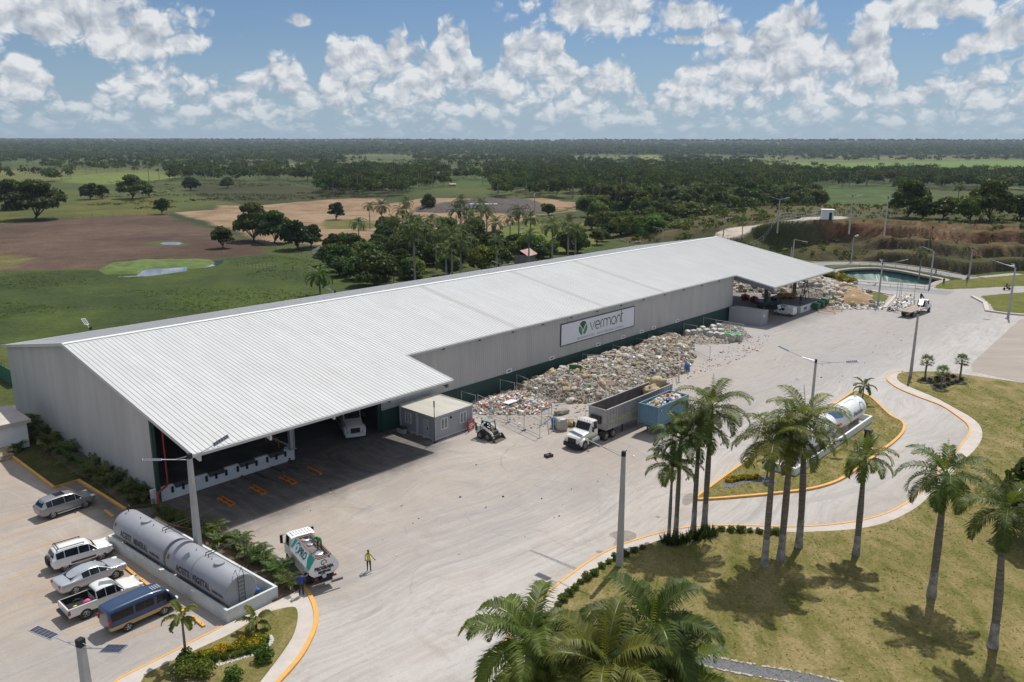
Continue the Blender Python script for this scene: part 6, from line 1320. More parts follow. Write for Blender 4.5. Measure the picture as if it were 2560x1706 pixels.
# skid-steer loader
sk0,sk1=zC(1560,845),zC(1650,868); h=(sk1-sk0).normalized(); l=Vector((-h.y,h.x,0)); c=(sk0+sk1)/2+l*.72
K=thing('skid_steer','small white skid steer loader with its bucket on the ground','loader',(c.x,c.y,.02),math.atan2(h.y,h.x))
M['muddy']=mat('muddy loader steel',(.10,.09,.07),.8,var=.4,scale=4)
for x in (.52,-.52):
    for sy in (1,-1): wheel(K,x,sy*.68,.42,.3,'dustyrim',sy)
mb=MB(); mb.xprism([(-.45,.3),(.45,.3),(.45,.95),(-.45,.95)],-1.15,.95); mb.build('body',M['muddy'],K); mb=MB(); mb.box(-1.3,-.75,-.5,.5,.45,1.35); mb.build('engine_cover',M['pwhite2'],K)
mb=MB(); 
for sy in (1,-1):
    for p,q in (((.75,.42,.95),(.55,.42,2.0)),((-.6,.42,1.3),(-.5,.42,2.0)),((.55,.42,2.0),(-.5,.42,2.0)),((.75,.42,.95),(-.6,.42,1.3))): mb.bar((p[0],sy*p[1],p[2]),(q[0],sy*q[1],q[2]),.08)
mb.build('cab_frame',M['black'],K); mb=MB(); mb.box(-.6,.62,-.46,.46,1.98,2.06); mb.build('cab_roof',mat('faded green grey roof',(.22,.27,.26),.5),K)
mb=MB(); mb.box(-.35,.05,-.25,.25,.95,1.1); mb.box(-.4,-.28,-.25,.25,1.1,1.6); mb.build('seat',M['black'],K)
for sy in (1,-1):
    mb=MB(); mb.tube([(-1.2,sy*.6,1.75),(-.5,sy*.62,1.55),(.4,sy*.64,1.15),(.95,sy*.64,.85),(1.2,sy*.62,.35)],[.09,.12,.13,.12,.09],6); mb.build('lift_arm',M['pwhite'],K,.7)
    mb=MB(); mb.bar((-1.15,sy*.6,.8),(-1.2,sy*.6,1.75),.12,.2); mb.build('arm_post',M['muddy'],K); mb=MB(); mb.cyl((-.9,sy*.55,.7),(-.2,sy*.6,1.4),.05); mb.build('lift_ram',M['chrome'],K)
mb=MB(); bw=.92
mb.add([(1.2,-bw,.55),(1.2,bw,.55),(1.12,bw,.1),(1.12,-bw,.1),(1.75,-bw,.03),(1.75,bw,.03),(1.25,-bw,.6),(1.25,bw,.6)],[(0,1,2,3),(3,2,5,4),(0,3,4,6),(1,7,5,2)]); mb.box(1.13,1.21,-bw,bw,.5,.62); mb.build('bucket',M['muddy'],K)
rp_=thing('red_board','red information board with pale lettering leaning behind the loader','board',zC(1490,775),BRZ+.3)
mb=MB(); mb.box(-.04,.04,-.75,.75,.15,1.25); mb.build('panel',M['red'],rp_); mb=MB()
for a in (-.6,.6): mb.bar((0,a,0),(0,a,.2),.08)
mb.build('foot',M['dkmetal'],rp_)
mb=MB(); 
for k,(y0,y1,z) in enumerate([(-.5,.3,.85),(-.55,.55,.62),(-.4,.1,.42)]): mb.box(.042,.05,y0,y1,z-.05,z+.05)
mb.build('pale_mark',M['white'],rp_)
# flatbed with crane, far right
ax=at(2220+735*.085,710+985*.085); bx=at(2220+1190*.085,710+840*.085); h=(bx-ax).normalized(); l=Vector((-h.y,h.x,0)); c=(ax+bx)/2+l*.95
Fb=thing('flatbed_truck','white crane truck with a bare brown flatbed on the far side of the yard','truck',(c.x,c.y,.04),math.atan2(h.y,h.x)); wbx=(bx-ax).length/2
mb=MB(); mb.box(-wbx-1.9,wbx-1.7,-1.2,1.2,1.05,1.2); mb.build('flatbed',mat('worn plank bed',(.36,.29,.22),.85,var=.3,scale=.8,stretch=(.3,2,1)),Fb)
mb=MB(); mb.box(-wbx-1.8,wbx+1,-.4,.4,.7,1.0); mb.build('chassis',M['dkmetal'],Fb)
S=[(wbx-.9,.8,.98,1.6,1.65,.92),(wbx-.88,.7,1.0,1.6,2.4,.9),(wbx-.3,.6,1.0,1.6,2.48,.9),(wbx+.15,.6,1.0,1.55,2.3,.88),(wbx+.55,.55,.98,1.5,1.56,.86),(wbx+1.3,.55,.9,1.3,1.38,.75),(wbx+1.45,.6,.8,1.1,1.2,.6)]
mb=MB(); rs=loft(mb,S); mb.build('cab',M['white'],Fb,.6); pane(Fb,[rs[3][4],rs[4][4],rs[4][7],rs[3][7]],'windscreen',.06,.03); 
for k,k2 in ((3,4),(8,7)): pane(Fb,[rs[1][k],rs[2][k],rs[2][k2],rs[1][k2]],'window',.06,.015)
mb=MB(); mb.box(wbx-1.55,wbx-1.0,-.5,.5,1.0,2.2); mb.bar((wbx-1.4,.2,1.2),(wbx-1.5,.2,3.6),.25); mb.bar((wbx-1.5,.2,3.6),(wbx-1.0,-.2,2.7),.18); mb.build('crane',M['black'],Fb)
truck_wheels(Fb,[wbx,-wbx+.0],1.9,.48,.28,True,'dustyrim',wbx)
# white delivery van with open bonnet, far canopy
a1,b1=zE(745,635),zE(662,622); h=(b1-a1).normalized(); l=Vector((h.y,-h.x,0)); c=(a1+b1)/2+l*.7
S=[(-2.0,.45,.76,.95,1.72,.66),(-1.95,.3,.8,.95,1.78,.7),(-1.2,.28,.82,.95,1.84,.72),(-.25,.28,.82,.95,1.82,.72),(-.2,.28,.82,.95,1.5,.62),(.35,.28,.82,.94,1.46,.6),(1.0,.28,.82,.92,.98,.7),(1.6,.3,.8,.86,.9,.66),(1.95,.4,.66,.6,.68,.55)]
Vn=car('delivery_van','white box bodied delivery van with its bonnet propped open under the far canopy','van',S,'pwhite',2.5,1.42,.3,(c.x,c.y,.03),math.atan2(h.y,h.x),glass=[4],rim='dustyrim',lights=False)
mb=MB(); mb.add([(1.0,-.6,1.0),(1.0,.6,1.0),(1.3,.6,1.75),(1.3,-.6,1.75),(1.03,-.6,.98),(1.03,.6,.98),(1.33,.6,1.73),(1.33,-.6,1.73)],[(0,1,2,3),(7,6,5,4),(0,4,5,1),(2,6,7,3),(0,3,7,4),(1,5,6,2)]); mb.build('open_bonnet',M['pwhite'],Vn)
# grey container by the hall end
gc=thing('storage_container','light grey ribbed shipping container standing across the hall base wall','container',bf(105.3,20.0),hv); cont_box(gc,6.06,2.4,.05,2.55,M['cabin']); mb=MB(); mb.box(6.13,6.15,-.55,-.1,1.5,2.0); mb.build('label_plate',M['white'],gc)
# machines behind the far canopy
p=zE(770,455); X=thing('wheel_loader','orange loader working in front of the bale heap beyond the far canopy','loader',(p.x,p.y,0),BRZ+.6)
mb=MB(); mb.blob((0,0,1.3),(1.3,.9,.7),3,.06,2); mb.build('engine_cover',M['orange'],X,1); mb=MB(); mb.box(.2,1.2,-.6,.6,1.5,2.7); mb.build('cab',M['glass'],X)
for x in (-.9,1.0):
    for sy in (1,-1): wheel(X,x,sy*.85,.6,.4,'dustyrim',sy)
mb=MB(); mb.tube([(1.0,.5,1.5),(2.0,.5,1.9),(2.8,.5,1.2)],.14,6); mb.tube([(1.0,-.5,1.5),(2.0,-.5,1.9),(2.8,-.5,1.2)],.14,6); mb.build('lift_arm',M['black'],X); mb=MB(); mb.box(2.7,3.3,-1.1,1.1,.6,1.4); mb.build('bucket',M['black'],X)
p=zE(600,590); X=thing('green_truck','dark green lorry in the shade of the far canopy behind the van','truck',(p.x+.5,p.y+1.2,0),math.atan2(-EU.y,-EU.x)+2.6)
S=[(1.0,.7,1.0,1.5,1.55,.9),(1.02,.6,1.0,1.5,2.2,.88),(1.8,.5,1.0,1.45,2.25,.88),(2.3,.5,.98,1.35,1.42,.9),(2.5,.55,.9,1.1,1.2,.8)]
mb=MB(); rs=loft(mb,S); mb.build('cab',M['green'],X,.6); pane(X,[rs[2][4],rs[3][4],rs[3][7],rs[2][7]],'windscreen',.06,.03); mb=MB(); mb.box(-2.6,.9,-1.05,1.05,.95,1.6); mb.build('cargo_body',M['green'],X); truck_wheels(X,[1.9,-1.6],1.8,.42,.25)
# ---------------------------------------------------------------- oil tanks in their bund
bl,bfr=zA(705,690),zA(1475,1190); h=(bfr-bl).normalized(); BH=math.atan2(h.y,h.x); BL=(bfr-bl).length; BWd=3.94
M['bund']=mat('whitewashed bund',(.58,.61,.60),.8,var=.18,scale=.9); M['tank']=mat('grey tank paint',(.31,.315,.345),.6,0.,var=.12,scale=.7,stretch=(.4,1,1)); M['tankend']=mat('grey tank end',(.33,.34,.36),.5,var=.12,scale=.8)
B0=thing('tank_bund','long low whitewashed containment wall round the two grey oil tanks','wall',(bl.x,bl.y,0),BH)
mb=MB(); th=.18; hb=.95
mb.box(0,BL,0,th,0,hb); mb.box(0,BL,BWd-th,BWd,0,hb); mb.box(0,th,th,BWd-th,0,hb); mb.box(BL-th,BL,th,BWd-th,0,hb); mb.build('wall',M['bund'],B0); mb=MB(); mb.box(th,BL-th,th,BWd-th,0,.1); mb.build('floor',M['paleconc'],B0)
mb=MB()
for x in (3.4,8.1,12.6): mb.box(x-.22,x+.22,-.1,.0,hb-.08,hb+.02)
mb.build('wall_bracket',M['white'],B0)
LB=Matrix.Translation((bl.x,bl.y,0))@Matrix.Rotation(BH,4,'Z')
def oil_tank(x0,x1,word,label,ladder,tf):
    o_=LB@Vector((x0,1.5,.1)); t=thing('oil_tank',label,'tank',o_,BH); L=x1-x0; r=1.2; zc=1.38
    Mx=Matrix.Translation((0,0,zc))@Matrix.Rotation(math.pi/2,4,'Y'); mb=MB(); mb.lathe([(r*.97,0),(r,.03),(r,L-.03),(r*.97,L)],40,Mx); b=mb.build('shell',M['tank'],t,1)
    for x in (-.012,L): mb=MB(); mb.cyl((x,0,zc),(x+.012,0,zc),r*.965,n=40); mb.build('end_plate',M['tankend'],t)
    for x in (1.,L-1.): mb=MB(); mb.box(x-.2,x+.2,-.9,.9,.0,.5); mb.build('saddle',M['paleconc'],t)
    fn=lambda x,y: (x,-(r+.03)*math.cos(y/r),zc+(r+.03)*math.sin(y/r))
    a,b_,c,d=tf; mb=MB(); vs,fs,w=text_mb(word,.45,(b_-a)*L,bold=.022); mb.add([fn(a*L+x,-.12+y) for x,y,z in vs],fs); mb.build('lettering',M['letters'],t)
    mb=MB(); vs,fs,w=text_mb('10,000 GLS.',.19,(d-c)*L,bold=.015); mb.add([fn(c*L+x,-.1+y) for x,y,z in vs],fs); mb.build('capacity_lettering',M['letters'],t)
    for x in (L*.42,) if not ladder else (L*.68,): mb=MB(); mb.lathe([(.36,r-.12),(.36,r+.10),(.33,r+.13),(0,r+.15)],20,Matrix.Translation((x,0,zc))); mb.build('hatch',M['tank'],t,.7)
    for x in (L*.3,L*.56): mb=MB(); mb.cyl((x,.0,zc+r-.02),(x,0,zc+r+.13),.04,n=8); mb.build('nozzle',M['tank'],t)
    mb=MB(); mb.add([fn(.25,.35+q) if i<2 else fn(.4,.35+q) for i,q in enumerate((0,.3,.3,0))],[(0,1,2,3)]); mb.build('hazard_plate',M['redlens'],t)
    for k in (0,1):
        x=L*.74+k*.4 if not ladder else L*.46+k*.35; mb=MB(); z=zc+r+.22; mb.tube([(x,0,zc+r-.02),(x,.0,z),(x,3.0,z),(x,3.0,-.05)],.035,6); mb.build('feed_pipe',M['dkmetal'],t)
    mb=MB(); mb.lathe([(r+.012,L*.44),(r+.016,L*.44+.02),(r+.012,L*.44+.04)],40,Mx); mb.build('weld_seam',M['rusty'] if ladder else M['tankend'],t)
    if ladder:
        mb=MB()
        for y in (-.25,.2): mb.tube([(L+.12,y,.25),(L+.12,y,zc+r+.1),(L-.1,y,zc+r+.45),(L-.35,y,zc+r+.05)],.022,5)
        for k in range(8): mb.bar((L+.12,-.25,.4+k*.29),(L+.12,.2,.4+k*.29),.03)
        mb.build('ladder',M['dkmetal'],t)
    else:
        mb=MB(); mb.tube([(.35,0,zc+r-.02),(.35,0,zc+r+.45),(.45,0,zc+r+.58),(.58,0,zc+r+.45)],.04,6); mb.build('vent_pipe',M['dkmetal'],t)
    return t
oil_tank(.4,7.95,'ACEITE  MINERAL','grey cylindrical tank lettered aceite mineral, farther end of the bund',False,(.155,.72,.755,.94)); oil_tank(8.35,16.1,'ACEITE  VEGETAL','grey cylindrical tank lettered aceite vegetal with a ladder on its end',True,(.185,.76,.79,.97))
t=thing('transfer_pump','blue and dark pump with hoses standing inside the tank bund','pump',LB@Vector((15.3,3.2,.1)),BH); mb=MB(); mb.cyl((-.3,0,.35),(.3,0,.35),.2,n=12); mb.build('motor',M['blue'],t,1); mb=MB(); mb.box(-.5,.5,-.2,.2,0,.15); mb.cyl((.3,0,.35),(.7,-.2,.3),.14,n=10); mb.build('base',M['dkmetal'],t)
# ---------------------------------------------------------------- white gas tanks on the island
g0=bf(43.85,54.9); G_=thing('tank_bund','low white containment wall round the two white gas tanks on the island lawn','wall',(g0.x,g0.y,.1),BRZ)     # x=v, y=u
mb=MB(); gw,gl=3.35,21.
mb.box(0,.2,0,gl,0,.8); mb.box(gw-.2,gw,0,gl,0,.8); mb.box(.2,gw-.2,0,.2,0,.8); mb.box(.2,gw-.2,gl-.2,gl,0,.8); mb.build('wall',M['whitewall'],G_); mb=MB(); mb.box(.2,gw-.2,.2,gl-.2,0,.12); mb.build('floor',M['paleconc'],G_)
M['gasblue']=mat('blue graphic',(.12,.26,.55),.4); M['gasor']=mat('coral graphic',(.62,.22,.12),.4); M['gastxt']=mat('blue grey lettering',(.14,.17,.26),.5)
def gas_tank(y0,L,label):
    p=bf(43.85+y0,54.9+1.62); t=thing('gas_tank',label,'tank',(p.x,p.y,.2),BRZ); r=1.25; zc=1.75; Mx=Matrix.Translation((0,0,zc))@Matrix.Rotation(-math.pi/2,4,'X')
    mb=MB(); mb.lathe([(.0,-.42),(r*.5,-.36),(r*.85,-.2),(r*.99,.0),(r,.1),(r,L-.1),(r*.99,L),(r*.85,L+.2),(r*.5,L+.36),(0,L+.42)],36,Mx); mb.build('shell',M['white'],t,1)
    D=lambda rr,a,o: (rr*math.cos(a),(-.43+.43*(rr/r)**2.6)-o,zc+rr*math.sin(a))
    mb=MB()
    def patch(a0,a1,r0,r1,m):
        mb.m=m; n=14; q=8
        for i in range(n):
            for j in range(q):
                P=[D((r0+(r1-r0)*(j+b)/q)*r,R(a0+(a1-a0)*(i+a)/n),.015) for a,b in ((0,0),(1,0),(1,1),(0,1))]; mb.add(P,[(0,1,2,3)])
    patch(20,205,.02,.98,0); patch(205,262,.1,.98,1); patch(270,330,.55,.98,1); mb.build('end_graphic',[M['gasblue'],M['gasor']],t)
    fn=lambda y,s:((r+.038)*math.cos(s/r),y,zc+(r+.038)*math.sin(s/r)); mb=MB(); vs,fs,w=text_mb('Pericim',.5,2.5,bold=.02); mb.add([fn(L*.32+x,-.05+yy) for x,yy,z in vs],fs); mb.build('lettering',M['gastxt'],t)
    mb=MB(); stroke(mb,[(L*.78+.55*math.cos(R(a)),.5+.55*math.sin(R(a))) for a in range(-60,241,20)],.09,fn); mb.build('ring_emblem',M['gastxt'],t)
    for y in (1.,L-1.): mb=MB(); mb.box(-.9,.9,y-.2,y+.2,-.02,.75); mb.build('saddle',M['paleconc'],t)
    for y in (L-.6,L-.2): mb=MB(); mb.tube([(0,y,zc+r-.05),(0,y,zc+r+.45),(.1,y,zc+r+.55),(.2,y,zc+r+.4)],.05,6); mb.build('relief_pipe',M['white'],t)
    mb=MB(); mb.tube([(0,L*.3,zc+r+.02),(.05,L*.6,zc+r+.05),(.5,L*.75,zc+r-.1)],.03,5); mb.build('line',M['galv'],t)
gas_tank(1.2+3.6,6.6,'nearer white gas tank with blue graphic dome, half hidden by the palm trio'); gas_tank(1.2+13.2,5.6,'farther white gas tank lettered on its side, at the far end of the island')
p=zF(1425,623); t=thing('fuel_dispenser','tall black fuel dispenser standing on the island lawn edge','dispenser',(p.x,p.y,.14),BRZ); mb=MB(); mb.box(-.3,.3,-.25,.25,.05,1.9); mb.build('cabinet',M['black'],t); mb=MB(); mb.box(-.36,.36,-.32,.32,1.9,2.15); mb.build('top',M['plasticgrey'],t); mb=MB(); mb.box(-.6,.6,-1.6,.5,0,.06); mb.build('pad',M['paleconc'],t); mb=MB(); mb.tube([(.3,0,1.4),(.45,0,1.0),(.4,.0,.6),(.31,0,1.0)],.03,5); mb.build('hose',M['black'],t)
p=zF(1362,605); t=thing('fire_hydrant','red and white hydrant post beside the black fuel dispenser','hydrant',(p.x,p.y,.14),0); mb=MB(); mb.lathe([(.14,0),(.11,.1),(.11,.62)],12); mb.cyl((-.2,0,.48),(.2,0,.48),.06); mb.build('post',M['red'],t,1); mb=MB(); mb.lathe([(.12,.62),(.13,.66),(.1,.78),(0,.84)],12); mb.build('cap',M['white'],t,1)
# ---------------------------------------------------------------- solar street lamps
def ray_tip(px,py,top,L):
    d=ray(px,py); O=Vector((0,0,CAMH)); b=d.dot(top-O)/d.dot(d); c=(O+d*b-top).length_squared; q=L*L-c
    if q<=0: p=O+d*b; return top+(p-top).normalized()*L
    k=math.sqrt(q/d.dot(d)); A=[O+d*(b-k),O+d*(b+k)]; return min(A,key=lambda p:abs(p.z-top.z-.35))
def lamp(label,top_px,tips,H=9.2,base=None,z0=0.,L=3.1,wide=.16,arms=None):
    if base is None: b=at(top_px[0],top_px[1],z0+H); b=Vector((b.x,b.y,z0))
    else: b=Vector(base)
    t=thing('street_lamp',label,'street lamp',b,BRZ*.5); iv=(Matrix.Translation(b)@Matrix.Rotation(BRZ*.5,4,'Z')).inverted()
    mb=MB(); w0,w1=wide*1.25,wide*.72
    mb.add([(x*w,y*w,z) for z,w in ((0,w0),(H-.35,w1)) for x,y in ((-1,-1),(1,-1),(1,1),(-1,1))],[(0,1,5,4),(1,2,6,5),(2,3,7,6),(3,0,4,7),(3,2,1,0),(4,5,6,7)]); mb.build('pole',M['concrete'],t)
    mb=MB(); mb.box(-w1*1.04,w1*1.04,-w1*1.04,w1*1.04,H-.35,H+.02); mb.build('cap',M['black'],t)
    for tp in tips:
        top=b+Vector((0,0,H-.45)); e=ray_tip(tp[0],tp[1],top,L); a0=iv@top; a1=iv@e; d=(a1-a0).normalized(); s=d.cross(Vector((0,0,1))).normalized(); u=s.cross(d); hd_=a1-d*1.25
        mb=MB(); mb.tube([a0,hd_],.035,6); mb.tube([a0+Vector((0,0,.3)),a0.lerp(hd_,.55)],.02,5); mb.build('arm',M['galv'],t)
        n=(u+s*.12).normalized(); s2=d.cross(n); mb=MB(); P=[hd_-s2*.26,hd_+s2*.26,a1+s2*.26,a1-s2*.26]; mb.add([p-n*.03 for p in P]+[p+n*.02 for p in P],[(3,2,1,0),(4,5,6,7),(0,1,5,4),(1,2,6,5),(2,3,7,6),(3,0,4,7)]); f=mb.build('lamp_panel',M['galv'],t)
        mb=MB(); m=.035
        for r_ in range(6):
            for c_ in range(2):
                q0=hd_+d*(m+r_*(1.25-2*m)/6+.008)-s2*(.24-c_*.245)+n*.024; mb.add([q0,q0+d*((1.25-2*m)/6-.016),q0+d*((1.25-2*m)/6-.016)+s2*.235,q0+s2*.235],[(0,1,2,3)])
        mb.build('solar_cells',M['panel'],f)
    return t
vA=lambda x,y:(x*.3865,1100+y*.3865); vB=lambda x,y:(x*.3699,820+y*.3699); vD=lambda x,y:(1150+x*.3187,780+y*.3187); vE=lambda x,y:(1700+x*.3655,560+y*.3655); vJ=lambda x,y:(1600+x*.408,320+y*.408); vI=lambda x,y:(800+x*.3655,320+y*.3655); vV=lambda x,y:(x*1.088,y*1.088)
lamp('tall concrete solar lamp rising from the tank bund by the canopy corner',vB(1278,852),[vA(832,126),vB(1632,676)],wide=.19)
lamp('near solar lamp at the bottom left with two dark panels',vA(517,1290),[vA(212,1218),vA(800,1352)],L=2.7,wide=.2)
lamp('concrete solar lamp beside the hedge with its panel over the white tractor',vD(1242,1098),[vD(866,934)],base=tuple(zG(665,530)),H=9.25,L=5.2,wide=.19)
lamp('solar lamp rising behind the palm trio and the white tanks',vE(931,928),[vE(672,836),vE(1218,940)],L=4.2)
lamp('solar lamp at the corner of the drive entrance lawn, tilted panel over the flatbed truck',vE(1612,600),[vE(1655,517)],base=tuple(zE(1575,1050)),H=9.25,L=3.4)
lamp('solar lamp beside the small grass triangle near the far pile',vE(1393,270),[vE(1570,240),vE(1376,243)],base=tuple(zE(1352,565)),H=8.7,L=4.6)
lamp('solar lamp at the near corner of the green basin',vE(1737,180),[vE(1656,154)],base=tuple(zE(1705,440)),H=8.7,L=4.2)
lamp('solar lamp at the right edge on the grass bank kerb',vE(2298,285),[vE(2124,243),vE(2276,272)],base=tuple(zE(2243,640)),H=9.7,L=4.6)
lamp('bare pole lamp at the foot of the quarry terraces',vE(2005,165),[],base=tuple(zE(1975,368)),H=7.3)
lamp('pole lamp behind the ring road below the bare cliff',vE(1188,83),[vE(1218,75)],base=tuple(zE(1170,262)),H=7.2,L=2.5)
lamp('lamp half hidden behind the far roof edge with a pale lit panel',vE(783,95),[vE(873,124)],H=9.0,L=4.)
lamp('short bare post beside the lamp behind the far roof edge',vE(765,150),[],H=6.5)
for lb,(tx,ty),tips in [('lamp on the quarry top right of the guard house',(1304,415),[(1262,408),(1356,411)]),('lamp on the quarry top left of the dome crowned tree',(1522,423),[(1482,417)]),('lamp standing by the hill road before the guard house',(858,430),[(808,425),(913,427)])]:
    z0=10.2 if tx>1000 else 8.4; lamp(lb,vJ(tx,ty),[vJ(*q) for q in tips],H=9.2,z0=z0,L=5.)
for lb,(tx,ty),tips in [('lamp where the hill road meets the hall roof line',(518,547),[(467,536),(571,547)]),('lamp behind the roof ridge left of the hill road',(142,612),[(84,606),(202,618)])]: lamp(lb,vJ(tx,ty),[vJ(*q) for q in tips],H=9.2,z0=1.,L=4.6)
for lb,(tx,ty),tips in [('lamp peeping over the roof ridge near the pair of palms',(2120,775),[(2057,758),(2190,774)]),('lamp over the roof ridge beside the red roofed shack',(1248,922),[(1178,911),(1326,925)]),('lamp over the roof ridge below the lone coconut palm',(102,1112),[(40,1088)])]: lamp(lb,vI(tx,ty),[vI(*q) for q in tips],H=8.6,L=4.)
lamp('lamp over the back roof eave at the left with its panel showing',vV(208,752),[vV(191,733)],H=8.4,L=2.6); lamp('lone lamp standing in the bare field before the debris heap',vI(1470,477),[vI(1461,468)],base=tuple(zI(1468,570)),H=9.,L=3.)
# ---------------------------------------------------------------- waste heaps
M['heapbase']=mat('trodden waste',(.30,.26,.21),.95,var=.5,scale=2.2,bump=.6)
def waste(name,label,Pbf,h,soft,seed,n,s0,s1,mats,hmin=.02):
    P=[tuple(bf(*q).xy) for q in Pbf]; o=lump(name,P,h,M['heapbase'],.5,seed,soft,.35,None); tag(o,label,None,None,'stuff')
    x0,x1=min(p[0] for p in P),max(p[0] for p in P); y0,y1=min(p[1] for p in P),max(p[1] for p in P)
    g=np.random.RandomState(seed); X=g.uniform(x0,x1,n*8); Y=g.uniform(y0,y1,n*8); ok=inpoly(X,Y,P); X=X[ok][:n]; Y=Y[ok][:n]; n=len(X)
    Z=h*(1-np.exp(-seg_d(X,Y,P+[P[0]])/soft))*(1+.7*(fbm(X,Y,3,seed)-.5))+.04; pts=list(zip(X.tolist(),Y.tolist(),Z.tolist()))
    it=iter(pts); o=litter_mb(n,lambda r:next(it),s0,s1,len(mats),seed).build('loose_litter',mats); tag(o,label.replace('heap','loose litter covering the heap',1) if 'heap' in label else label+' litter',None,None,'stuff'); return P,pts
MAIN=[(47,19.0),(86,18.9),(85,23.5),(77,28.5),(69,32),(61,30.8),(54,31.2),(48.5,30),(45.5,26),(45,22)]
P1,pt1=waste('waste_heap','long heap of pale sacks and plastic waste along the green base wall',MAIN,2.9,3.2,61,7600,.05,.17,[LM[0],LM[2],LM[0],LM[1],LM[2],LM[3],LM[4],LM[5],LM[6]])
tag(litter_mb(700,lambda r:(lambda p:(p[0],p[1],p[2]+.03))(pt1[r.randrange(len(pt1))]),.2,.42,5,68).build('loose_litter',[LM[2],LM[0],LM[2],M['baggrey'],LM[1]]),'bigger torn bags and cardboard through the long waste heap',None,None,'stuff')
SMALL=[(35.5,21.5),(39,19.3),(46,19.2),(47,23),(45,27.5),(41,28),(38.5,25.5)]
P2,pt2=waste('waste_heap','small heap of bright plastic toys and crates behind the office cabin',SMALL,1.0,2.,62,1500,.08,.24,[LM[1],LM[5],LM[7],LM[0],LM[4],LM[6],LM[2],LM[3]])
THIRD=[(85,19.2),(101,19.2),(101,24),(95,29),(88,28),(85,25)]
P3,pt3=waste('waste_heap','low heap of sacks and scrap at the far end of the base wall',THIRD,.7,2.,63,900,.07,.2,[LM[0],LM[2],LM[1],LM[3],LM[4],LM[6]])
# scattered scraps on the yard
def scraps(n,poly,seed,s0,s1,label,mats):
    P=[tuple(bf(*q).xy) for q in poly]; x0,x1=min(p[0] for p in P),max(p[0] for p in P); y0,y1=min(p[1] for p in P),max(p[1] for p in P); rs=random.Random(seed); pts=[]
    while len(pts)<n:
        x,y=rs.uniform(x0,x1),rs.uniform(y0,y1)
        if inpoly(np.array([x]),np.array([y]),P)[0]: pts.append((x,y,.05))
    it=iter(pts); tag(litter_mb(n,lambda r:next(it),s0,s1,len(mats),seed).build('scattered_litter',mats),label,None,None,'stuff')
scraps(520,[(34,20),(47,27),(70,32),(90,28),(100,30),(88,34),(62,33.5),(47,35),(36,31)],71,.04,.16,'scraps scattered on the concrete in front of the waste heaps',LM); scraps(70,[(5,24),(30,34),(60,42),(100,34),(120,46),(90,52),(40,50),(8,48)],72,.03,.11,'odd scraps strewn across the open yard',[LM[3],LM[2],LM[0],LM[1]])
rs=random.Random(4); pool=[bag('waste_sack','','',(0,0,-50),(1,.8,.62),m,i+11) for i,m in enumerate([M['bagwhite'],M['baggrey'],M['bagtan'],M['bagwhite']])]; first=[True]*4
def put_bag(i,loc,rz,sc,label,group):
    k=i%4
    if first[k]: first[k]=False; o=pool[k]
    else: o=pool[k].copy(); COL.objects.link(o)
    o.location=loc; o.rotation_euler=(rs.uniform(-.4,.4),rs.uniform(-.4,.4),rz); o.scale=(sc,sc*rs.uniform(.8,1.1),sc*rs.uniform(.8,1.2)); o['label']=label; o['category']='sack'; o['group']=group; return o
for i in range(150):
    x,y,z=pt1[i*7]; put_bag(i,(x,y,max(0,z-.3)),rs.uniform(0,6.3),rs.uniform(.3,.68),'dirty woven sack heaped with others against the green base wall','sacks of the long waste heap')
for i in range(14):
    x,y,z=pt2[i*9]; put_bag(i,(x,y,max(0,z-.2)),rs.uniform(0,6.3),rs.uniform(.3,.5),'sack among the bright plastic pieces behind the office cabin','sacks of the small plastic heap')
# upright bulk bags
M['bulkbag']=mat('pale bulk bag',(.47,.43,.37),.85,var=.3,scale=3,bump=.4,bscale=6); M['greenfill']=mat('green bottle filling',(.06,.36,.12),.5,var=.3,scale=8,bump=.6,bscale=14); M['palefill']=mat('pale plastic filling',(.58,.57,.54),.6,var=.4,scale=8,bump=.6,bscale=14)
def bulk(label,group,loc,fill,seed,sc=1.):
    t=thing('bulk_bag',label,'bulk bag',loc,seed*1.1,group); mb=MB(); rr=random.Random(seed); n=14; prof=[(.5,0),(.58,.2),(.62,.55),(.58,.9),(.52,1.02)]
    vs=[];fs=[]
    for r,z in prof:
        for i in range(n): a=2*math.pi*i/n; k=1+.12*math.cos(4*a)+rr.uniform(-.05,.05); vs.append((r*k*math.cos(a)*sc,r*k*math.sin(a)*sc,z*sc))
    for k in range(len(prof)-1):
        for i in range(n): j=(i+1)%n; fs.append((k*n+i,k*n+j,(k+1)*n+j,(k+1)*n+i))
    mb.add(vs,fs); mb.build('bag',M['bulkbag'],t,1); mb=MB(); mb.blob((0,0,1.0*sc),(.5*sc,.5*sc,.28*sc),2,.3,seed,2.5); mb.build('filling',fill,t); return t
for i,(x,y) in enumerate([(2095,215),(2130,235),(2188,232)]): bulk(['bulk bag topped with green bottles, left of the three','bulk bag heaped highest with green bottles, middle of the three','bulk bag topped with green bottles nearest the open yard'][i],None,zD(x,y),M['greenfill'],i+1)
for i,(x,y) in enumerate([(1930,190),(1960,215),(1990,185),(2010,215),(2040,190),(2050,225),(1900,170),(1870,190),(1980,160),(2030,150),(1830,200),(1780,200)]): bulk('pale bulk bag filled with plastic at the end of the far waste heap','pale bulk bags at the far waste heap',zD(x,y),M['palefill'],i+10,1.05)
bulk('big grey bulk bag standing beside the blue barrel near the tractor','',zD(795,925),M['palefill'],31,1.15); 
for o in list(SC.objects):
    if o.get('group')=='': del o['group']
bag('bulk_sack','large tan sack lying alone on the concrete between the panels',None,zD(1765,280),(.95,.7,.6),M['bagtan'],41); bag('waste_sack','orange tan sacks slumped beside the big grey bulk bag',None,zD(860,890),(.8,.6,.45),M['bagtan'],43); bag('waste_sack','dark brown sack lying behind the blue barrel',None,zD(795,800),(1.1,.55,.4),M['baggrey'],44)
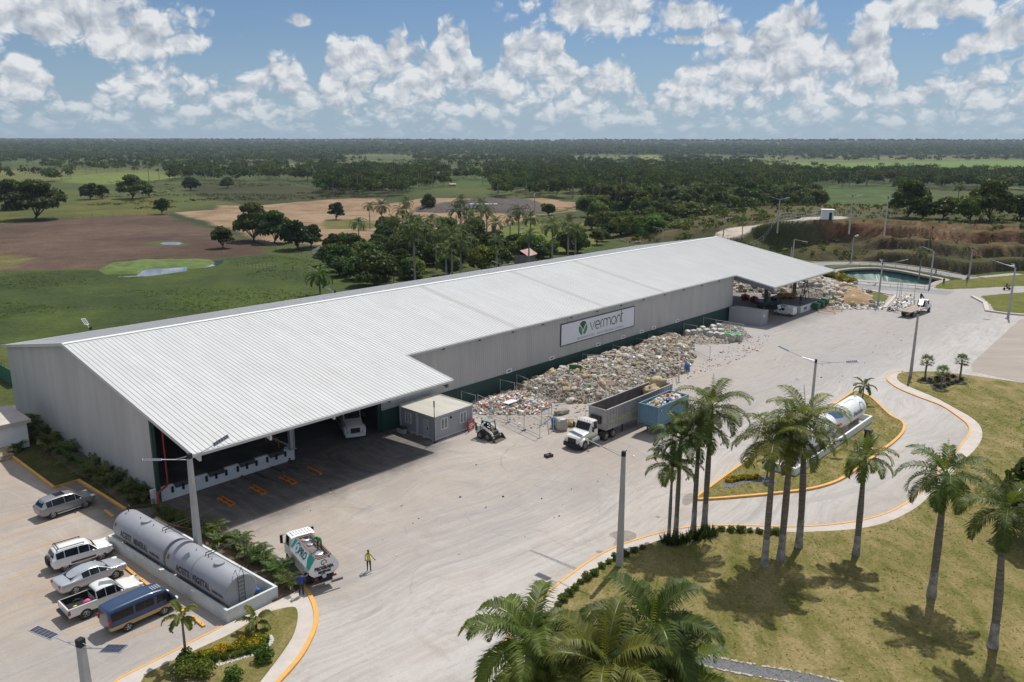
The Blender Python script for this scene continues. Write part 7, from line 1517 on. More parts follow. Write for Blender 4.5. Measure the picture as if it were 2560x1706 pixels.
# bale heap beyond the far canopy
FARP=[tobf(zE(*q)) for q in [(372,470),(600,474),(790,492),(940,512),(1050,535),(1105,535),(1100,490),(1060,440),(1030,408),(990,394),(800,396),(560,396),(372,408)]]
P4,pt4=waste('bale_heap','big heap of white sacks and loose plastic beyond the far canopy',FARP,3.1,3.4,64,2100,.1,.27,[LM[1],LM[0],LM[0],LM[2],LM[1],LM[3]])
for i in range(110):
    x,y,z=pt4[i*9]; put_bag(i,(x,y,max(0,z-.3)),rs.uniform(0,6.3),rs.uniform(.45,.9),'white sack in the big heap beyond the far canopy','sacks of the bale heap beyond the canopy')
for i in range(34):
    x,y=rs.uniform(1015,1320),rs.uniform(440,575); p=zE(x,y); put_bag(i,(p.x,p.y,rs.uniform(.2,1.5) if y<530 and x<1200 else 0.),rs.uniform(0,6.3),rs.uniform(.45,.9),'white sack slumped on and around the tan earth mound','sacks round the tan earth mound')
tag(litter_mb(700,(lambda L_: (lambda r: (lambda p:(p.x,p.y,.08))(zE(r.uniform(1040,1400),r.uniform(535,588)))))(0),.08,.28,5,77).build('scattered_litter',[LM[1],LM[0],LM[2],LM[1],LM[3]]),'loose scraps at the foot of the tan earth mound',None,None,'stuff')
SCR=[tobf(zE(*q)) for q in [(1415,602),(1480,600),(1560,575),(1605,545),(1600,505),(1530,498),(1455,550)]]
waste('scrap_heap','heap of pale scrap sheets left of the flatbed truck',SCR,1.3,1.6,66,420,.15,.45,[LM[1],LM[0],LM[2],LM[3]])
for i,(x,y) in enumerate([(1480,505),(1500,500),(1512,495),(1600,520)]):
    q=zE(x,y); t=thing('steel_upright','thin bare steel upright standing by the scrap heap','post',(q.x,q.y,0),0,'thin uprights by the scrap heap'); mb=MB(); mb.cyl((0,0,0),(0,0,3.4),.06,n=6); mb.build('post',M['galv'],t); mb=MB(); mb.box(-.2,.2,-.2,.2,0,.05); mb.build('base',M['galv'],t)
# ---------------------------------------------------------------- temporary fence panels
def panel(label,group,a,b,H=2.0,lean=0.):
    d=(b-a); L=Vector((d.x,d.y,0)).length; t=thing('fence_panel',label,'fence panel',(a.x,a.y,.02),math.atan2(d.y,d.x),group); t.rotation_euler.x=lean
    mb=MB(); r=.038
    for p,q in (((0,0,.05),(0,0,H+.08)),((L,0,.05),(L,0,H+.08)),((0,0,H),(L,0,H)),((0,0,.25),(L,0,.25))): mb.cyl(p,q,r,n=6)
    mb.build('frame',M['galv'],t)
    for x in (0,L): mb=MB(); mb.box(x-.1,x+.1,-.3,.3,0,.06); mb.build('foot',M['concrete'],t)
    mb=MB(); k=int(L/.22)
    for i in range(-int(H/.22),k):
        for s in (1,-1):
            x0=i*.22; p=[x0,.25] ; q=[x0+H-.25,H]
            if p[0]<0: p=[0,.25-x0]
            if q[0]>L: q=[L,.25+L-x0]
            if q[1]>p[1]+.05: mb.add([((L-v[0]) if s<0 else v[0],0,v[1]) for v in ((p[0]-.004,p[1]),(p[0]+.004,p[1]),(q[0]+.004,q[1]),(q[0]-.004,q[1]))],[(0,1,2,3)])
    mb.build('mesh',M['galv'],t); return t
FP=[((10,620),(122,655)),((140,650),(235,690)),((315,530),(428,556)),((445,490),(533,525)),((445,556),(640,612)),((962,330),(1090,340)),((1200,260),(1375,300)),((1378,203),(1480,225)),((1482,178),(1640,215)),((1567,147),(1640,163)),((1757,92),(1860,108)),((1912,42),(2010,62)),((2010,62),(2120,80)),((2120,80),(2225,98)),((245,700),(375,738)),((375,738),(503,795)),((503,795),(628,850)),((1480,230),(1720,285)),((1720,285),(1810,300)),((1840,213),(1965,270)),((1650,213),(1840,262)),((610,640),(700,690)),((640,760),(720,700)),((720,700),(735,800)),((1715,300),(1725,440))]
for i,(a,b) in enumerate(FP): panel('galvanised mesh fence panel dividing the bays of the waste yard','mesh panels of the waste yard',zD(*a,2.05),zD(*b,2.05))
# ---------------------------------------------------------------- barrels, bins, stops, crates
def barrel(label,p,sc=1.):
    t=thing('barrel',label,'barrel',(p.x,p.y,.02)); mb=MB(); mb.lathe([(0,.0),(.28,.0),(.29,.05),(.29,.3),(.305,.32),(.29,.34),(.29,.6),(.305,.62),(.29,.64),(.29,.88),(.27,.9),(.26,.84),(0,.84)],18); mb.build('drum',M['blue'],t,.7); t.scale=(sc,)*3
    mb=MB(); mb.lathe([(.30,.86),(.305,.9),(.28,.92)],18); mb.build('rim',M['blue'],t); return t
barrel('blue barrel standing alone right of the mesh panels',zD(1780,470),1.25); barrel('blue barrel at the corner of the long heap behind the dump trailer',zD(1500,528),1.25); barrel('blue barrel beside the big grey bulk bag',zD(740,908),1.15)
M['binGreen']=mat('green plastic bin',(.02,.12,.05),.5,var=.2,scale=2)
def wheelie(label,p,rz,tilt=0,z=.02,sc=1.):
    t=thing('waste_bin',label,'bin',(p.x,p.y,z),rz); t.rotation_euler.x=tilt; t.scale=(sc,)*3; mb=MB(); mb.add([(x*w,y*d,zz) for zz,w,d in ((.15,.55,.38),(1.1,.68,.5)) for x,y in ((-1,-1),(1,-1),(1,1),(-1,1))],[(0,1,5,4),(1,2,6,5),(2,3,7,6),(3,0,4,7),(3,2,1,0)]); mb.build('body',M['binGreen'],t)
    mb=MB(); mb.add([(-.7,-.52,1.1),(.7,-.52,1.1),(.7,.52,1.22),(-.7,.52,1.22),(-.7,-.52,1.05),(.7,-.52,1.05),(.7,.52,1.1),(-.7,.52,1.1)],[(0,1,2,3),(0,4,5,1),(1,5,6,2),(2,6,7,3),(3,7,4,0)]); mb.build('lid',M['binGreen'],t)
    for x in (-.5,.5): mb=MB(); mb.cyl((x-.05,.3,.1),(x+.05,.3,.1),.1,n=10); mb.build('wheel',M['black'],t)
for i,(x,y) in enumerate([(932,588),(965,572),(992,555)]): wheelie(['green wheeled bin against the far dock, nearest the van','green wheeled bin in the middle of the row at the far dock','green wheeled bin at the open end of the far dock'][i],zE(x,y),BRZ+math.pi/2,sc=1.15)
wheelie('green bin tipped on its side on top of the long waste heap',zD(920,480,1.6),BRZ+.4,1.25,2.0,1.15)
def stop_frame(label,group,a,b,m,w=.42):
    d=b-a; L=d.length; t=thing('wheel_stop',label,'wheel stop',(a.x,a.y,.015),math.atan2(d.y,d.x),group); mb=MB()
    for y in (-w/2,w/2): mb.box(0,L,y-.06,y+.06,.1,.2)
    mb.build('rail',m,t)
    for x in (0.1,L/2,L-.1): mb=MB(); mb.box(x-.1,x+.1,-w/2-.1,w/2+.1,0,.1); mb.build('foot',m,t)
for i,(x,y) in enumerate([(1530,1180),(1745,1103),(1947,1036),(2125,972)]):
    q=zB(x,y); stop_frame(['orange steel wheel stop nearest the camera before the dock','second orange wheel stop from the left before the dock','third orange wheel stop from the left before the dock','slim orange wheel stop farthest right before the dock'][i],None,q-EV*1.1,q+EV*1.1,M['orange'],.42 if i<3 else .1)
for i,(x,y) in enumerate([(1652,1016),(1762,998),(1872,960),(1985,945)]):
    q=zB(x,y); t=thing('wheel_stop','dark bar lying on the apron at the foot of the dock wall','wheel stop',(q.x,q.y,.015),hv,'dark bars along the dock foot'); mb=MB(); mb.prism([(-.8,-.09),(.8,-.09),(.8,.09),(-.8,.09)],.0,.12); mb.build('bar',M['plasticgrey'],t); mb=MB(); mb.box(-.85,-.72,-.12,.12,0,.13); mb.build('end_cap',M['black'],t)
for i,(x,y) in enumerate([(1002,612),(1052,593)]):
    q=zE(x,y); t=thing('barrier_frame',['yellow tube barrier beyond the far canopy, nearer one','yellow tube barrier beyond the far canopy, farther one'][i],'barrier',(q.x,q.y,.02),hv); mb=MB()
    for yy in (-.25,.25): mb.tube([(-1.6,yy,0),(-1.5,yy,.4),(1.5,yy,.4),(1.6,yy,0)],.06,6)
    mb.build('tube',M['yellow'],t); mb=MB(); mb.bar((-1.5,-.25,.4),(-1.5,.25,.4),.08); mb.bar((1.5,-.25,.4),(1.5,.25,.4),.08); mb.build('crossbar',M['yellow'],t)
for i,(a,b) in enumerate([((690,470),(720,493)),((832,852),(858,862)),((932,925),(955,940)),((1140,1078),(1162,1092)),((1232,1150),(1330,1210)),((448,318),(490,335)),((680,740),(705,768)),((805,840),(840,868)),((690,480),(735,492))]):
    if i in (5,6,8): continue
    q0,q1=zA(*a),zA(*b); m_=(q0+q1)/2; t=thing('parking_stop',['yellow parking stop by the bund corner','yellow parking stop in front of the silver sedan','yellow parking stop in front of the white pickup','yellow parking stop under the nose of the blue and gold van','','','','yellow parking stop in the empty bay by the young palm'][i] if i!=4 else 'long yellow parking stop in the empty bay nearest the planting island','parking stop',(m_.x,m_.y,.015),hv) if i!=7 else None
    if t is None or i==7: continue
    mb=MB(); mb.prism([(-.85,-.1),(.85,-.1),(.85,.1),(-.85,.1)],0,.13); mb.build('block',M['yellow'],t); mb=MB(); mb.cyl((.5,0,.12),(.5,0,.15),.04); mb.cyl((-.5,0,.12),(-.5,0,.15),.04); mb.build('bolt',M['dkmetal'],t)
def crate(label,p,m,w,d,h_,rz,z=0.):
    t=thing('crate',label,'crate',(p.x,p.y,z),rz); mb=MB()
    for k in range(3):
        zz=h_*(.15+.35*k)
        for y in (-d,d): mb.box(-w,w,y-.02,y+.02,zz-h_*.1,zz+h_*.1)
        for x in (-w,w): mb.box(x-.02,x+.02,-d,d,zz-h_*.1,zz+h_*.1)
    mb.build('slats',m,t); mb=MB()
    for x in (-w,w):
        for y in (-d,d): mb.box(x-.04,x+.04,y-.04,y+.04,0,h_)
    mb.build('corner_posts',m,t); mb=MB(); mb.box(-w,w,-d,d,.03,.07); mb.build('base',m,t)
crate('black crate lying alone on the open yard',zD(695,1138),M['black'],.35,.25,.3,.6); crate('yellow pallet crate behind the office cabin',zD(30,715),M['yellow'],.6,.5,.9,BRZ)
p=zD(395,760); t=thing('folding_table','pale topped table holding plastic tubs by the small plastic heap','table',(p.x,p.y,.02),BRZ); mb=MB(); mb.box(-.5,.5,-.9,.9,.85,.9); mb.build('top',M['white'],t)
for x in (-.4,.4):
    for y in (-.8,.8): mb=MB(); mb.cyl((x,y,0),(x,y,.85),.025,n=6); mb.build('leg',M['galv'],t)
for i in range(3):
    q=zE(690+i*40,508,1.24); t=thing('tipping_hopper',['yellow tipping hopper on the far dock, left of three','yellow tipping hopper on the far dock, middle of three','yellow tipping hopper on the far dock, right of three'][i],'hopper',(q.x,q.y,1.24),BRZ); mb=MB(); mb.add([(-.7,-.6,.9),(.7,-.6,.9),(.7,.6,.9),(-.7,.6,.9),(-.45,-.4,.3),(.45,-.4,.3),(.45,.4,.3),(-.45,.4,.3)],[(0,4,5,1),(1,5,6,2),(2,6,7,3),(3,7,4,0),(4,7,6,5)]); mb.build('tub',M['yellow'],t); mb=MB()
    for x in (-.4,.4): mb.box(x-.05,x+.05,-.45,.45,0,.32)
    mb.build('skid',M['dkmetal'],t)
q=zE(850,512,1.24); t=thing('hoist_frame','tall dark steel hoist frame standing on the far dock','frame',(q.x,q.y,1.24),BRZ+.2)
for y in (-1.6,1.6):
    mb=MB(); mb.bar((-.6,y,0),(0,y,3.2),.1); mb.bar((.6,y,0),(0,y,3.2),.1); mb.bar((-.35,y,1.3),(.35,y,1.3),.08); mb.build('trestle',M['dkmetal'],t)
mb=MB(); mb.bar((0,-1.9,3.25),(0,1.9,3.25),.16,.2); mb.build('beam',M['dkmetal'],t)
for i,(x,y,m) in enumerate([(445,520,'red'),(505,535,'red'),(590,500,'baggrey')]):
    q=zE(x,y); bag('scrap_bundle',['red wrapped bundle by the far column','red drum shaped bundle near the green lorry','grey bundle of hoses beside the far column'][i],None,(q.x,q.y,0),(.9,.8,.7),M[m],50+i,cat='bundle')
# ---------------------------------------------------------------- far buildings and fences
p=zJ(1145,560,10.2); zz=ground_z(p.x,p.y); t=thing('guard_house','small white flat roofed guard house at the top of the hill road','guard house',(p.x,p.y,zz-.1),BRZ+.5); mb=MB(); mb.box(-1.6,1.6,-1.5,1.5,0,2.7); mb.build('wall',M['whitewall'],t); mb=MB(); mb.box(-1.8,1.8,-1.7,1.7,2.7,2.95); mb.build('roof_slab',M['whitewall'],t); mb=MB(); mb.box(.3,1.1,-1.53,-1.5,0,2.1); mb.box(1.6,1.63,-.6,.6,0,2.1); mb.build('door',M['black'],t)
def road_fence(label,P,H,m,step=2):
    c=P[0]; t=thing('mesh_fence',label,'fence',tuple(c)); Q=[p-c for p in P]; mb=MB()
    for zf in (.96,.5,.06): mb.tube([q+Vector((0,0,H*zf)) for q in Q],.03,4)
    mb.build('rail',m,t); mb=MB()
    for q in Q[::step]: mb.cyl(q,q+Vector((0,0,H)),.05,n=5)
    mb.build('posts',m,t); mb=MB()
    for a,b in zip(Q[:-1],Q[1:]):
        for k in range(3): f=a.lerp(b,k/3); mb.bar(f+Vector((0,0,.1)),f+Vector((0,0,H*.95)),.018)
    mb.build('mesh',m,t)
def onh(z,pts,h0=6.): 
    r=[]
    for x,y,zz in pts: p=z(x,y,zz); r.append(Vector((p.x,p.y,ground_z(p.x,p.y)+.02)))
    return r
road_fence('grey mesh fence along the outer edge of the hill road',smooth_path(onh(zJ,[(520,690,4.),(640,655,5.5),(760,618,7.),(850,595,8.2),(950,575,9.2),(1050,566,10.),(1105,562,10.2)]),4),2.,M['steel']); road_fence('pale mesh fence on the quarry top between the lamps',smooth_path(onh(zJ,[(1200,552,10.2),(1330,556,10.2),(1480,554,10.2),(1625,552,10.2)]),4),2.2,M['steel'])
road_fence('mesh fence on the inner side of the hill road bend',smooth_path(onh(zJ,[(880,552,10.),(960,545,10.4),(1085,540,10.4)]),3),2.,M['steel'])
M['stake']=mat('weathered stake',(.22,.19,.15),.95,var=.3,scale=2)
def stake_fence(label,pts,step=1.6,H=1.5):
    P=smooth_path(pts,6); c=P[0]; t=thing('stake_fence',label,'fence',(c.x,c.y,0)); mb=MB(); acc=0; rs=random.Random(len(pts)); prev=P[0]
    for p in P[1:]:
        L=(p-prev).length; n=max(1,int(L/step))
        for k in range(n): q=prev.lerp(p,k/n)-c; a=rs.uniform(-.12,.12); mb.cyl((q.x,q.y,0),(q.x+a,q.y+a,H*rs.uniform(.8,1.25)),.07,.05,5)
        prev=p
    mb.build('stakes',M['stake'],t); mb=MB(); mb.tube([(p-c)+Vector((0,0,H*.75)) for p in P],.025,3); mb.tube([(p-c)+Vector((0,0,H*.4)) for p in P],.025,3); mb.build('wire',M['galv'],t)
stake_fence('stake fence along the far edge of the brown field',[zH(*p) for p in [(-30,648),(300,632),(700,612),(1120,598)]],4.); stake_fence('stake fence running down between the brown and tan fields',[zH(*p) for p in [(1135,592),(1430,672),(1760,782),(1900,835)]]); stake_fence('stake fence on the meadow running towards the palm grove',[zH(*p) for p in [(2020,870),(2200,905),(2353,945),(2560,985)]]); stake_fence('few stakes of an old fence on the green meadow',[zH(*p) for p in [(1610,940),(1750,970),(1880,980)]],2.5,1.8); stake_fence('stakes at the left edge behind the gable corner',[zB(*p,0) for p in [(-30,330),(5,310),(40,330)]],1.)
p=at(10,950); t=thing('green_screen_fence','green netting fence behind the hall at the left edge','fence',(p.x,p.y,0),BRZ); mb=MB(); mb.box(-6,5,-.03,.03,.0,2.0); mb.build('netting',mat('green netting',(.03,.16,.09),.8,var=.3,scale=1.5),t); mb=MB()
for x in (-6,-3,0,3,5): mb.cyl((x,.05,0),(x,.05,2.2),.05,n=6)
mb.build('posts',M['galv'],t)
M['rustroof']=mat('rusty red roof sheet',(.34,.07,.045),.7,var=.5,scale=1.2,col2=(.42,.38,.36)); M['plank']=mat('grey planks',(.30,.28,.26),.9,var=.3,scale=1.5,stretch=(3,3,.4))
def shack(label,p,rz,w,d,h_,hr):
    t=thing('shack',label,'shack',(p.x,p.y,0),rz); mb=MB(); mb.box(-w,w,-d,d,0,h_); mb.build('wall',M['plank'],t); mb=MB()
    mb.add([(-w-.4,-d-.5,h_-.1),(w+.4,-d-.5,h_-.1),(w+.4,0,h_+hr),(-w-.4,0,h_+hr),(-w-.4,d+.5,h_-.1),(w+.4,d+.5,h_-.1)],[(0,1,2,3),(3,2,5,4)]); mb.build('roof',M['rustroof'],t); mb=MB(); mb.box(w,w+.03,-.5,.5,0,2.); mb.build('door',M['bark'],t)
shack('plank shack with patched red and white roof behind the hall ridge',zI(1400,930),1.1,2.6,2.,2.6,1.3); shack('smaller red roofed shed left of the plank shack',zI(1300,880),.9,2.6,2.2,2.2,.9); shack('low dark roofed shelter among the trees of the far meadow',zI(905,400),.3,2.2,1.6,1.6,.7)
p=zI(1120,562); t=thing('site_cabin','long white site cabin at the edge of the bare field','cabin',(p.x,p.y,0),.05); mb=MB(); mb.box(-6.5,6.5,-1.5,1.5,0,2.8); mb.build('wall',M['whitewall'],t); mb=MB(); mb.box(-6.7,6.7,-1.7,1.7,2.8,3.); mb.build('roof',M['white'],t)
p=zI(1400,575); t=thing('scrap_grab','red scrap grab machine working on the dark debris heap','grab machine',(p.x,p.y,0),.4); t.scale=(.45,)*3; mb=MB(); mb.box(-3,3,-2,2,1,4); mb.build('cab',M['red'],t); mb=MB(); mb.tube([(0,0,3.5),(3,0,8),(6,0,4)],.5,6); mb.build('boom',M['red'],t); mb=MB(); mb.box(-4,4,-2.5,-1.5,0,1.2); mb.box(-4,4,1.5,2.5,0,1.2); mb.build('track',M['black'],t)
lump('debris_heap',[zI(*p) for p in [(640,560),(850,520),(1010,510),(1230,505),(1480,500),(1530,545),(1500,585),(1300,588),(1000,572),(800,585)]],2.6,mat('dark debris',(.085,.065,.058),.95,var=.6,scale=.5,bump=.8),2.5,88,7.,.9,'stuff')['label']='long dark heap of debris on the bare field'
t=lump('tarpaulin_heap',[zI(*p) for p in [(-60,830),(80,815),(200,828),(290,860),(280,895),(120,905),(-40,895)]],1.6,mat('grey tarpaulin',(.13,.13,.14),.8,var=.6,scale=.5,col2=(.03,.035,.03)),.8,90,2.5,1.1,None); tag(t,'crumpled grey and black tarpaulins heaped behind the stake fence','tarpaulin')
# ---------------------------------------------------------------- beds, hedges, stones
GH='low hedge shrubs along the walkway'
for i,(x,y) in enumerate([(760,462),(725,475),(690,490),(655,505),(620,520),(590,540),(560,572),(530,590),(505,605),(480,630),(455,655),(430,680),(410,705),(1090,385),(1130,388),(1170,390),(1210,392),(1250,395),(1290,397),(1320,398)]):
    p=zG(x,y); tree('bush',(p.x,p.y,.12),'small round shrub in the low hedge between walkway and lawn',GH,.2+.1*((i*5)%4)/3,i*1.3,cat='shrub')
def spiky(seed):
    t=thing('spiky_plant','',None); mb=MB(); rs=random.Random(seed)
    for k in range(34):
        a=k*2.4; el=R(rs.uniform(25,85)); d=Vector((math.cos(a)*math.cos(el),math.sin(a)*math.cos(el),math.sin(el))); s=d.cross(Vector((0,0,1))).normalized()*.035; b=Vector((rs.uniform(-.2,.2),rs.uniform(-.2,.2),0)); L=rs.uniform(.6,1.05); mb.add([b-s,b+s,b+d*L*.6+s*.8,b+d*L,b+d*L*.6-s*.8],[(0,1,2,3,4)])
    mb.build('leaves',M['bush'],t); return t
sp0=spiky(3); 
for i,(x,y) in enumerate([(235,1180),(265,1190),(290,1195),(315,1188),(340,1180),(365,1172),(390,1160),(415,1150),(440,1145),(465,1135),(490,1130),(515,1125),(540,1130),(480,1150),(430,1165),(520,1145),(250,1170),(300,1172)]):
    p=zF(x,y); t=sp0 if i==0 else dup(sp0,(p.x,p.y,.12),i*1.7); t.location=(p.x,p.y,.12); t.scale=(.9+.3*((i*3)%4)/3,)*3; t['label']='spiky green plant in the clump around the four palm trunks'; t['category']='plant'; t['group']='spiky plants round the four palm trunks'
KT['croton']=(broad_tree(107,1.0,1.1,.05,9,520,.11,False,'croton','croton_shrub'),False); KT['redbush']=(broad_tree(108,1.0,1.1,.05,9,520,.11,False,'redleaf','red_shrub'),False)
for i,(x,y) in enumerate([(1290,1415),(1330,1405),(1375,1395),(1420,1385),(1460,1370),(1500,1360),(1545,1350),(1580,1330),(1610,1310),(1640,1300),(1665,1320),(1690,1300),(1600,1350),(1640,1340)]):
    p=zA(x,y+10); tree('croton',(p.x,p.y,.14),'yellow croton shrub in the curved bed of the planting island','yellow crotons of the curved bed',.42+.14*((i*5)%4)/3,i*1.9,cat='shrub')
for i,(x,y) in enumerate([(1290,1450),(1340,1440),(1400,1430),(1460,1420),(1520,1410),(1570,1395),(1620,1380),(1670,1365),(1710,1345),(1720,1310)]):
    p=zA(x,y+8); tree('bush',(p.x,p.y,.14),'dark green edging shrub at the foot of the yellow crotons','dark edging shrubs of the croton bed',.2,i*1.9,cat='shrub')
for x,y,k,s,lb in [(1225,1470,'bush',.5,'taller yellow green bush at the near end of the croton bed'),(1190,1540,'bush',.5,'yellow green bush at the bottom edge of the planting island'),(1320,1530,'bush',.5,'dark green shrub right of the yellow green bush at the bottom edge'),(1510,1565,'bush',.42,'round dark shrub alone at the bottom of the planting island'),(1705,1440,'bush',.45,'small shrub near the walkway curve of the planting island')]:
    p=zA(x,y); tree(k,(p.x,p.y,.14),lb,None,s,x*.1,cat='shrub')
for i,(x,y) in enumerate([(1840,215),(1870,205),(1905,200),(1935,205),(1900,225),(1865,230),(1835,235)]): p=zF(x,y); tree('redbush',(p.x,p.y,.15),'dark red leaved shrub in the round bed between the fan palms','red shrubs of the round bed',.5,i*2.,cat='shrub')
for i,(x,y) in enumerate([(1815,240),(1830,255),(1850,262),(1880,262),(1905,252),(1930,245),(1955,235),(1985,222),(1800,225),(1760,222)]): p=zF(x,y); tree('bush',(p.x,p.y,.15),'low green shrub edging the round bed at the drive entrance','green edging shrubs of the round bed',.24,i*2.,cat='shrub')
for i,(x,y) in enumerate([(620,818),(650,810),(680,806),(710,804),(740,802),(770,800)]): p=zF(x,y); tree('croton',(p.x,p.y,.14),'yellow green shrub in the small gravel bed on the island lawn','shrubs of the island gravel bed',.5,i*2.,cat='shrub')
for i,(x,y) in enumerate([(950,352),(975,352),(1000,356),(1030,360),(1060,368),(1090,378),(1115,388),(1140,398),(1165,410)]): p=zE(x,y); tree('croton',(p.x,p.y,.0),'yellow green bush on the bank above the bale heap','bushes on the bank above the bale heap',1.6,i*2.,cat='shrub')
p=zG(2365,430); tree('dark',(p.x,p.y,0),'dark leafy tree cut by the right edge of the lawn',None,(.55,.55,.75),.4)
def stones(label,path,w,n,s,m,seed,z=.16):
    P=smooth_path(path,8); rs=random.Random(seed); mb=MB()
    for i in range(n):
        f=rs.uniform(0,len(P)-1.001); k=int(f); p=P[k].lerp(P[k+1],f-k); mb.blob((p.x+rs.uniform(-w,w),p.y+rs.uniform(-w,w),z),(s*rs.uniform(.7,1.3),s*rs.uniform(.7,1.2),s*.6),1,.3,i)
    tag(mb.build('edging_stones',m),label,None,None,'stuff')
stones('white pebbles bordering the croton bed',[zA(*p) for p in [(1130,1560),(1135,1500),(1180,1455),(1270,1480),(1380,1475),(1480,1450),(1580,1420),(1690,1390),(1750,1330),(1755,1295),(1725,1278)]],.13,620,.048,mat('white pebble',(.6,.59,.56),.8,var=.3,scale=6),3)
gp_=smooth_path([zG(*p) for p in [(560,840),(640,832),(720,850),(880,890),(1010,928),(1150,958),(1300,985),(1440,1008),(1600,1050)]],5); ribbon('gravel_path',gp_,1.05,.0,.165,mat('grey gravel',(.17,.17,.175),.95,var=.5,scale=9,detail=3,bump=.6,bscale=30))
for k,off in enumerate((.58,-.58)):
    Q=[]
    for i,p in enumerate(gp_): d=(gp_[min(i+1,len(gp_)-1)]-gp_[max(i-1,0)]).normalized(); Q.append(p+Vector((-d.y,d.x,0))*off)
    stones(['pale stones along the far side of the gravel path','pale stones along the near side of the gravel path'][k],Q,.05,170,.09,mat('pale edging stone',(.5,.45,.38),.9,var=.3,scale=3),5+k,.18)
sheet('gravel_bed',smooth_path([zF(*p) for p in [(585,835),(640,800),(740,790),(800,785),(870,795),(900,825),(850,840),(760,825),(690,835),(640,855),(600,855)]],3,True),.155,mat('dark bed gravel',(.16,.155,.15),.95,var=.5,scale=8),.1)
sheet('gravel_bed',smooth_path([zF(*p) for p in [(1725,212),(1790,200),(1880,190),(1980,196),(2025,215),(1990,230),(1930,250),(1880,272),(1810,265),(1790,238),(1740,226)]],3,True),.165,mat('dark bed soil',(.09,.08,.075),.95,var=.5,scale=6),.1)
# drains and oil stains on the yard
def decal(name,pts,z,m): P=[tuple(p.xy)+(z,) for p in pts]; o=MB().add(P,[tuple(t) for t in tessellate_polygon([[Vector((p[0],p[1],0)) for p in P]])]).build(name,m); struct(o)
M['grate']=mat('drain grating',(.07,.068,.065),.7,var=.6,scale=18); M['stain']=mat('damp patch',(.25,.21,.17),.6,var=.35,scale=1.5)
decal('drain_grating',[zG(*p) for p in [(285,462),(300,460),(500,540),(490,548)]],.02,mat('worn channel cover',(.27,.26,.25),.8,var=.5,scale=4)); decal('drain_grating',[zG(*p) for p in [(318,590),(380,607),(368,617),(304,599)]],.02,M['grate']); 
for pts in ([(622,397),(650,382),(700,380),(735,395),(725,420),(680,445),(640,440),(650,415)],[(565,468),(580,462),(603,466),(590,475)],[(815,322),(825,318),(838,322),(826,327)]): decal('damp_patch',smooth_path([zG(*p) for p in pts],3,True),.019,M['stain'])
decal('damp_patch',smooth_path([zF(*p) for p in [(340,930),(360,890),(400,880),(425,905),(400,935),(360,952)]],3,True),.0195,M['stain'])
M['pit']=mat('oil stain',(.10,.09,.085),.6,var=.5,scale=1.2)
decal('oil_stain',smooth_path([zF(*p) for p in [(900,935),(1100,905),(1300,860),(1500,790),(1640,690),(1700,610),(1680,690),(1560,800),(1350,880),(1150,925),(1000,945)]],4,True),.019,mat('tyre darkened track',(.30,.275,.26),.8,var=.35,scale=.9,col2=(.37,.34,.31),detail=8,stretch=(1,.3,1)))
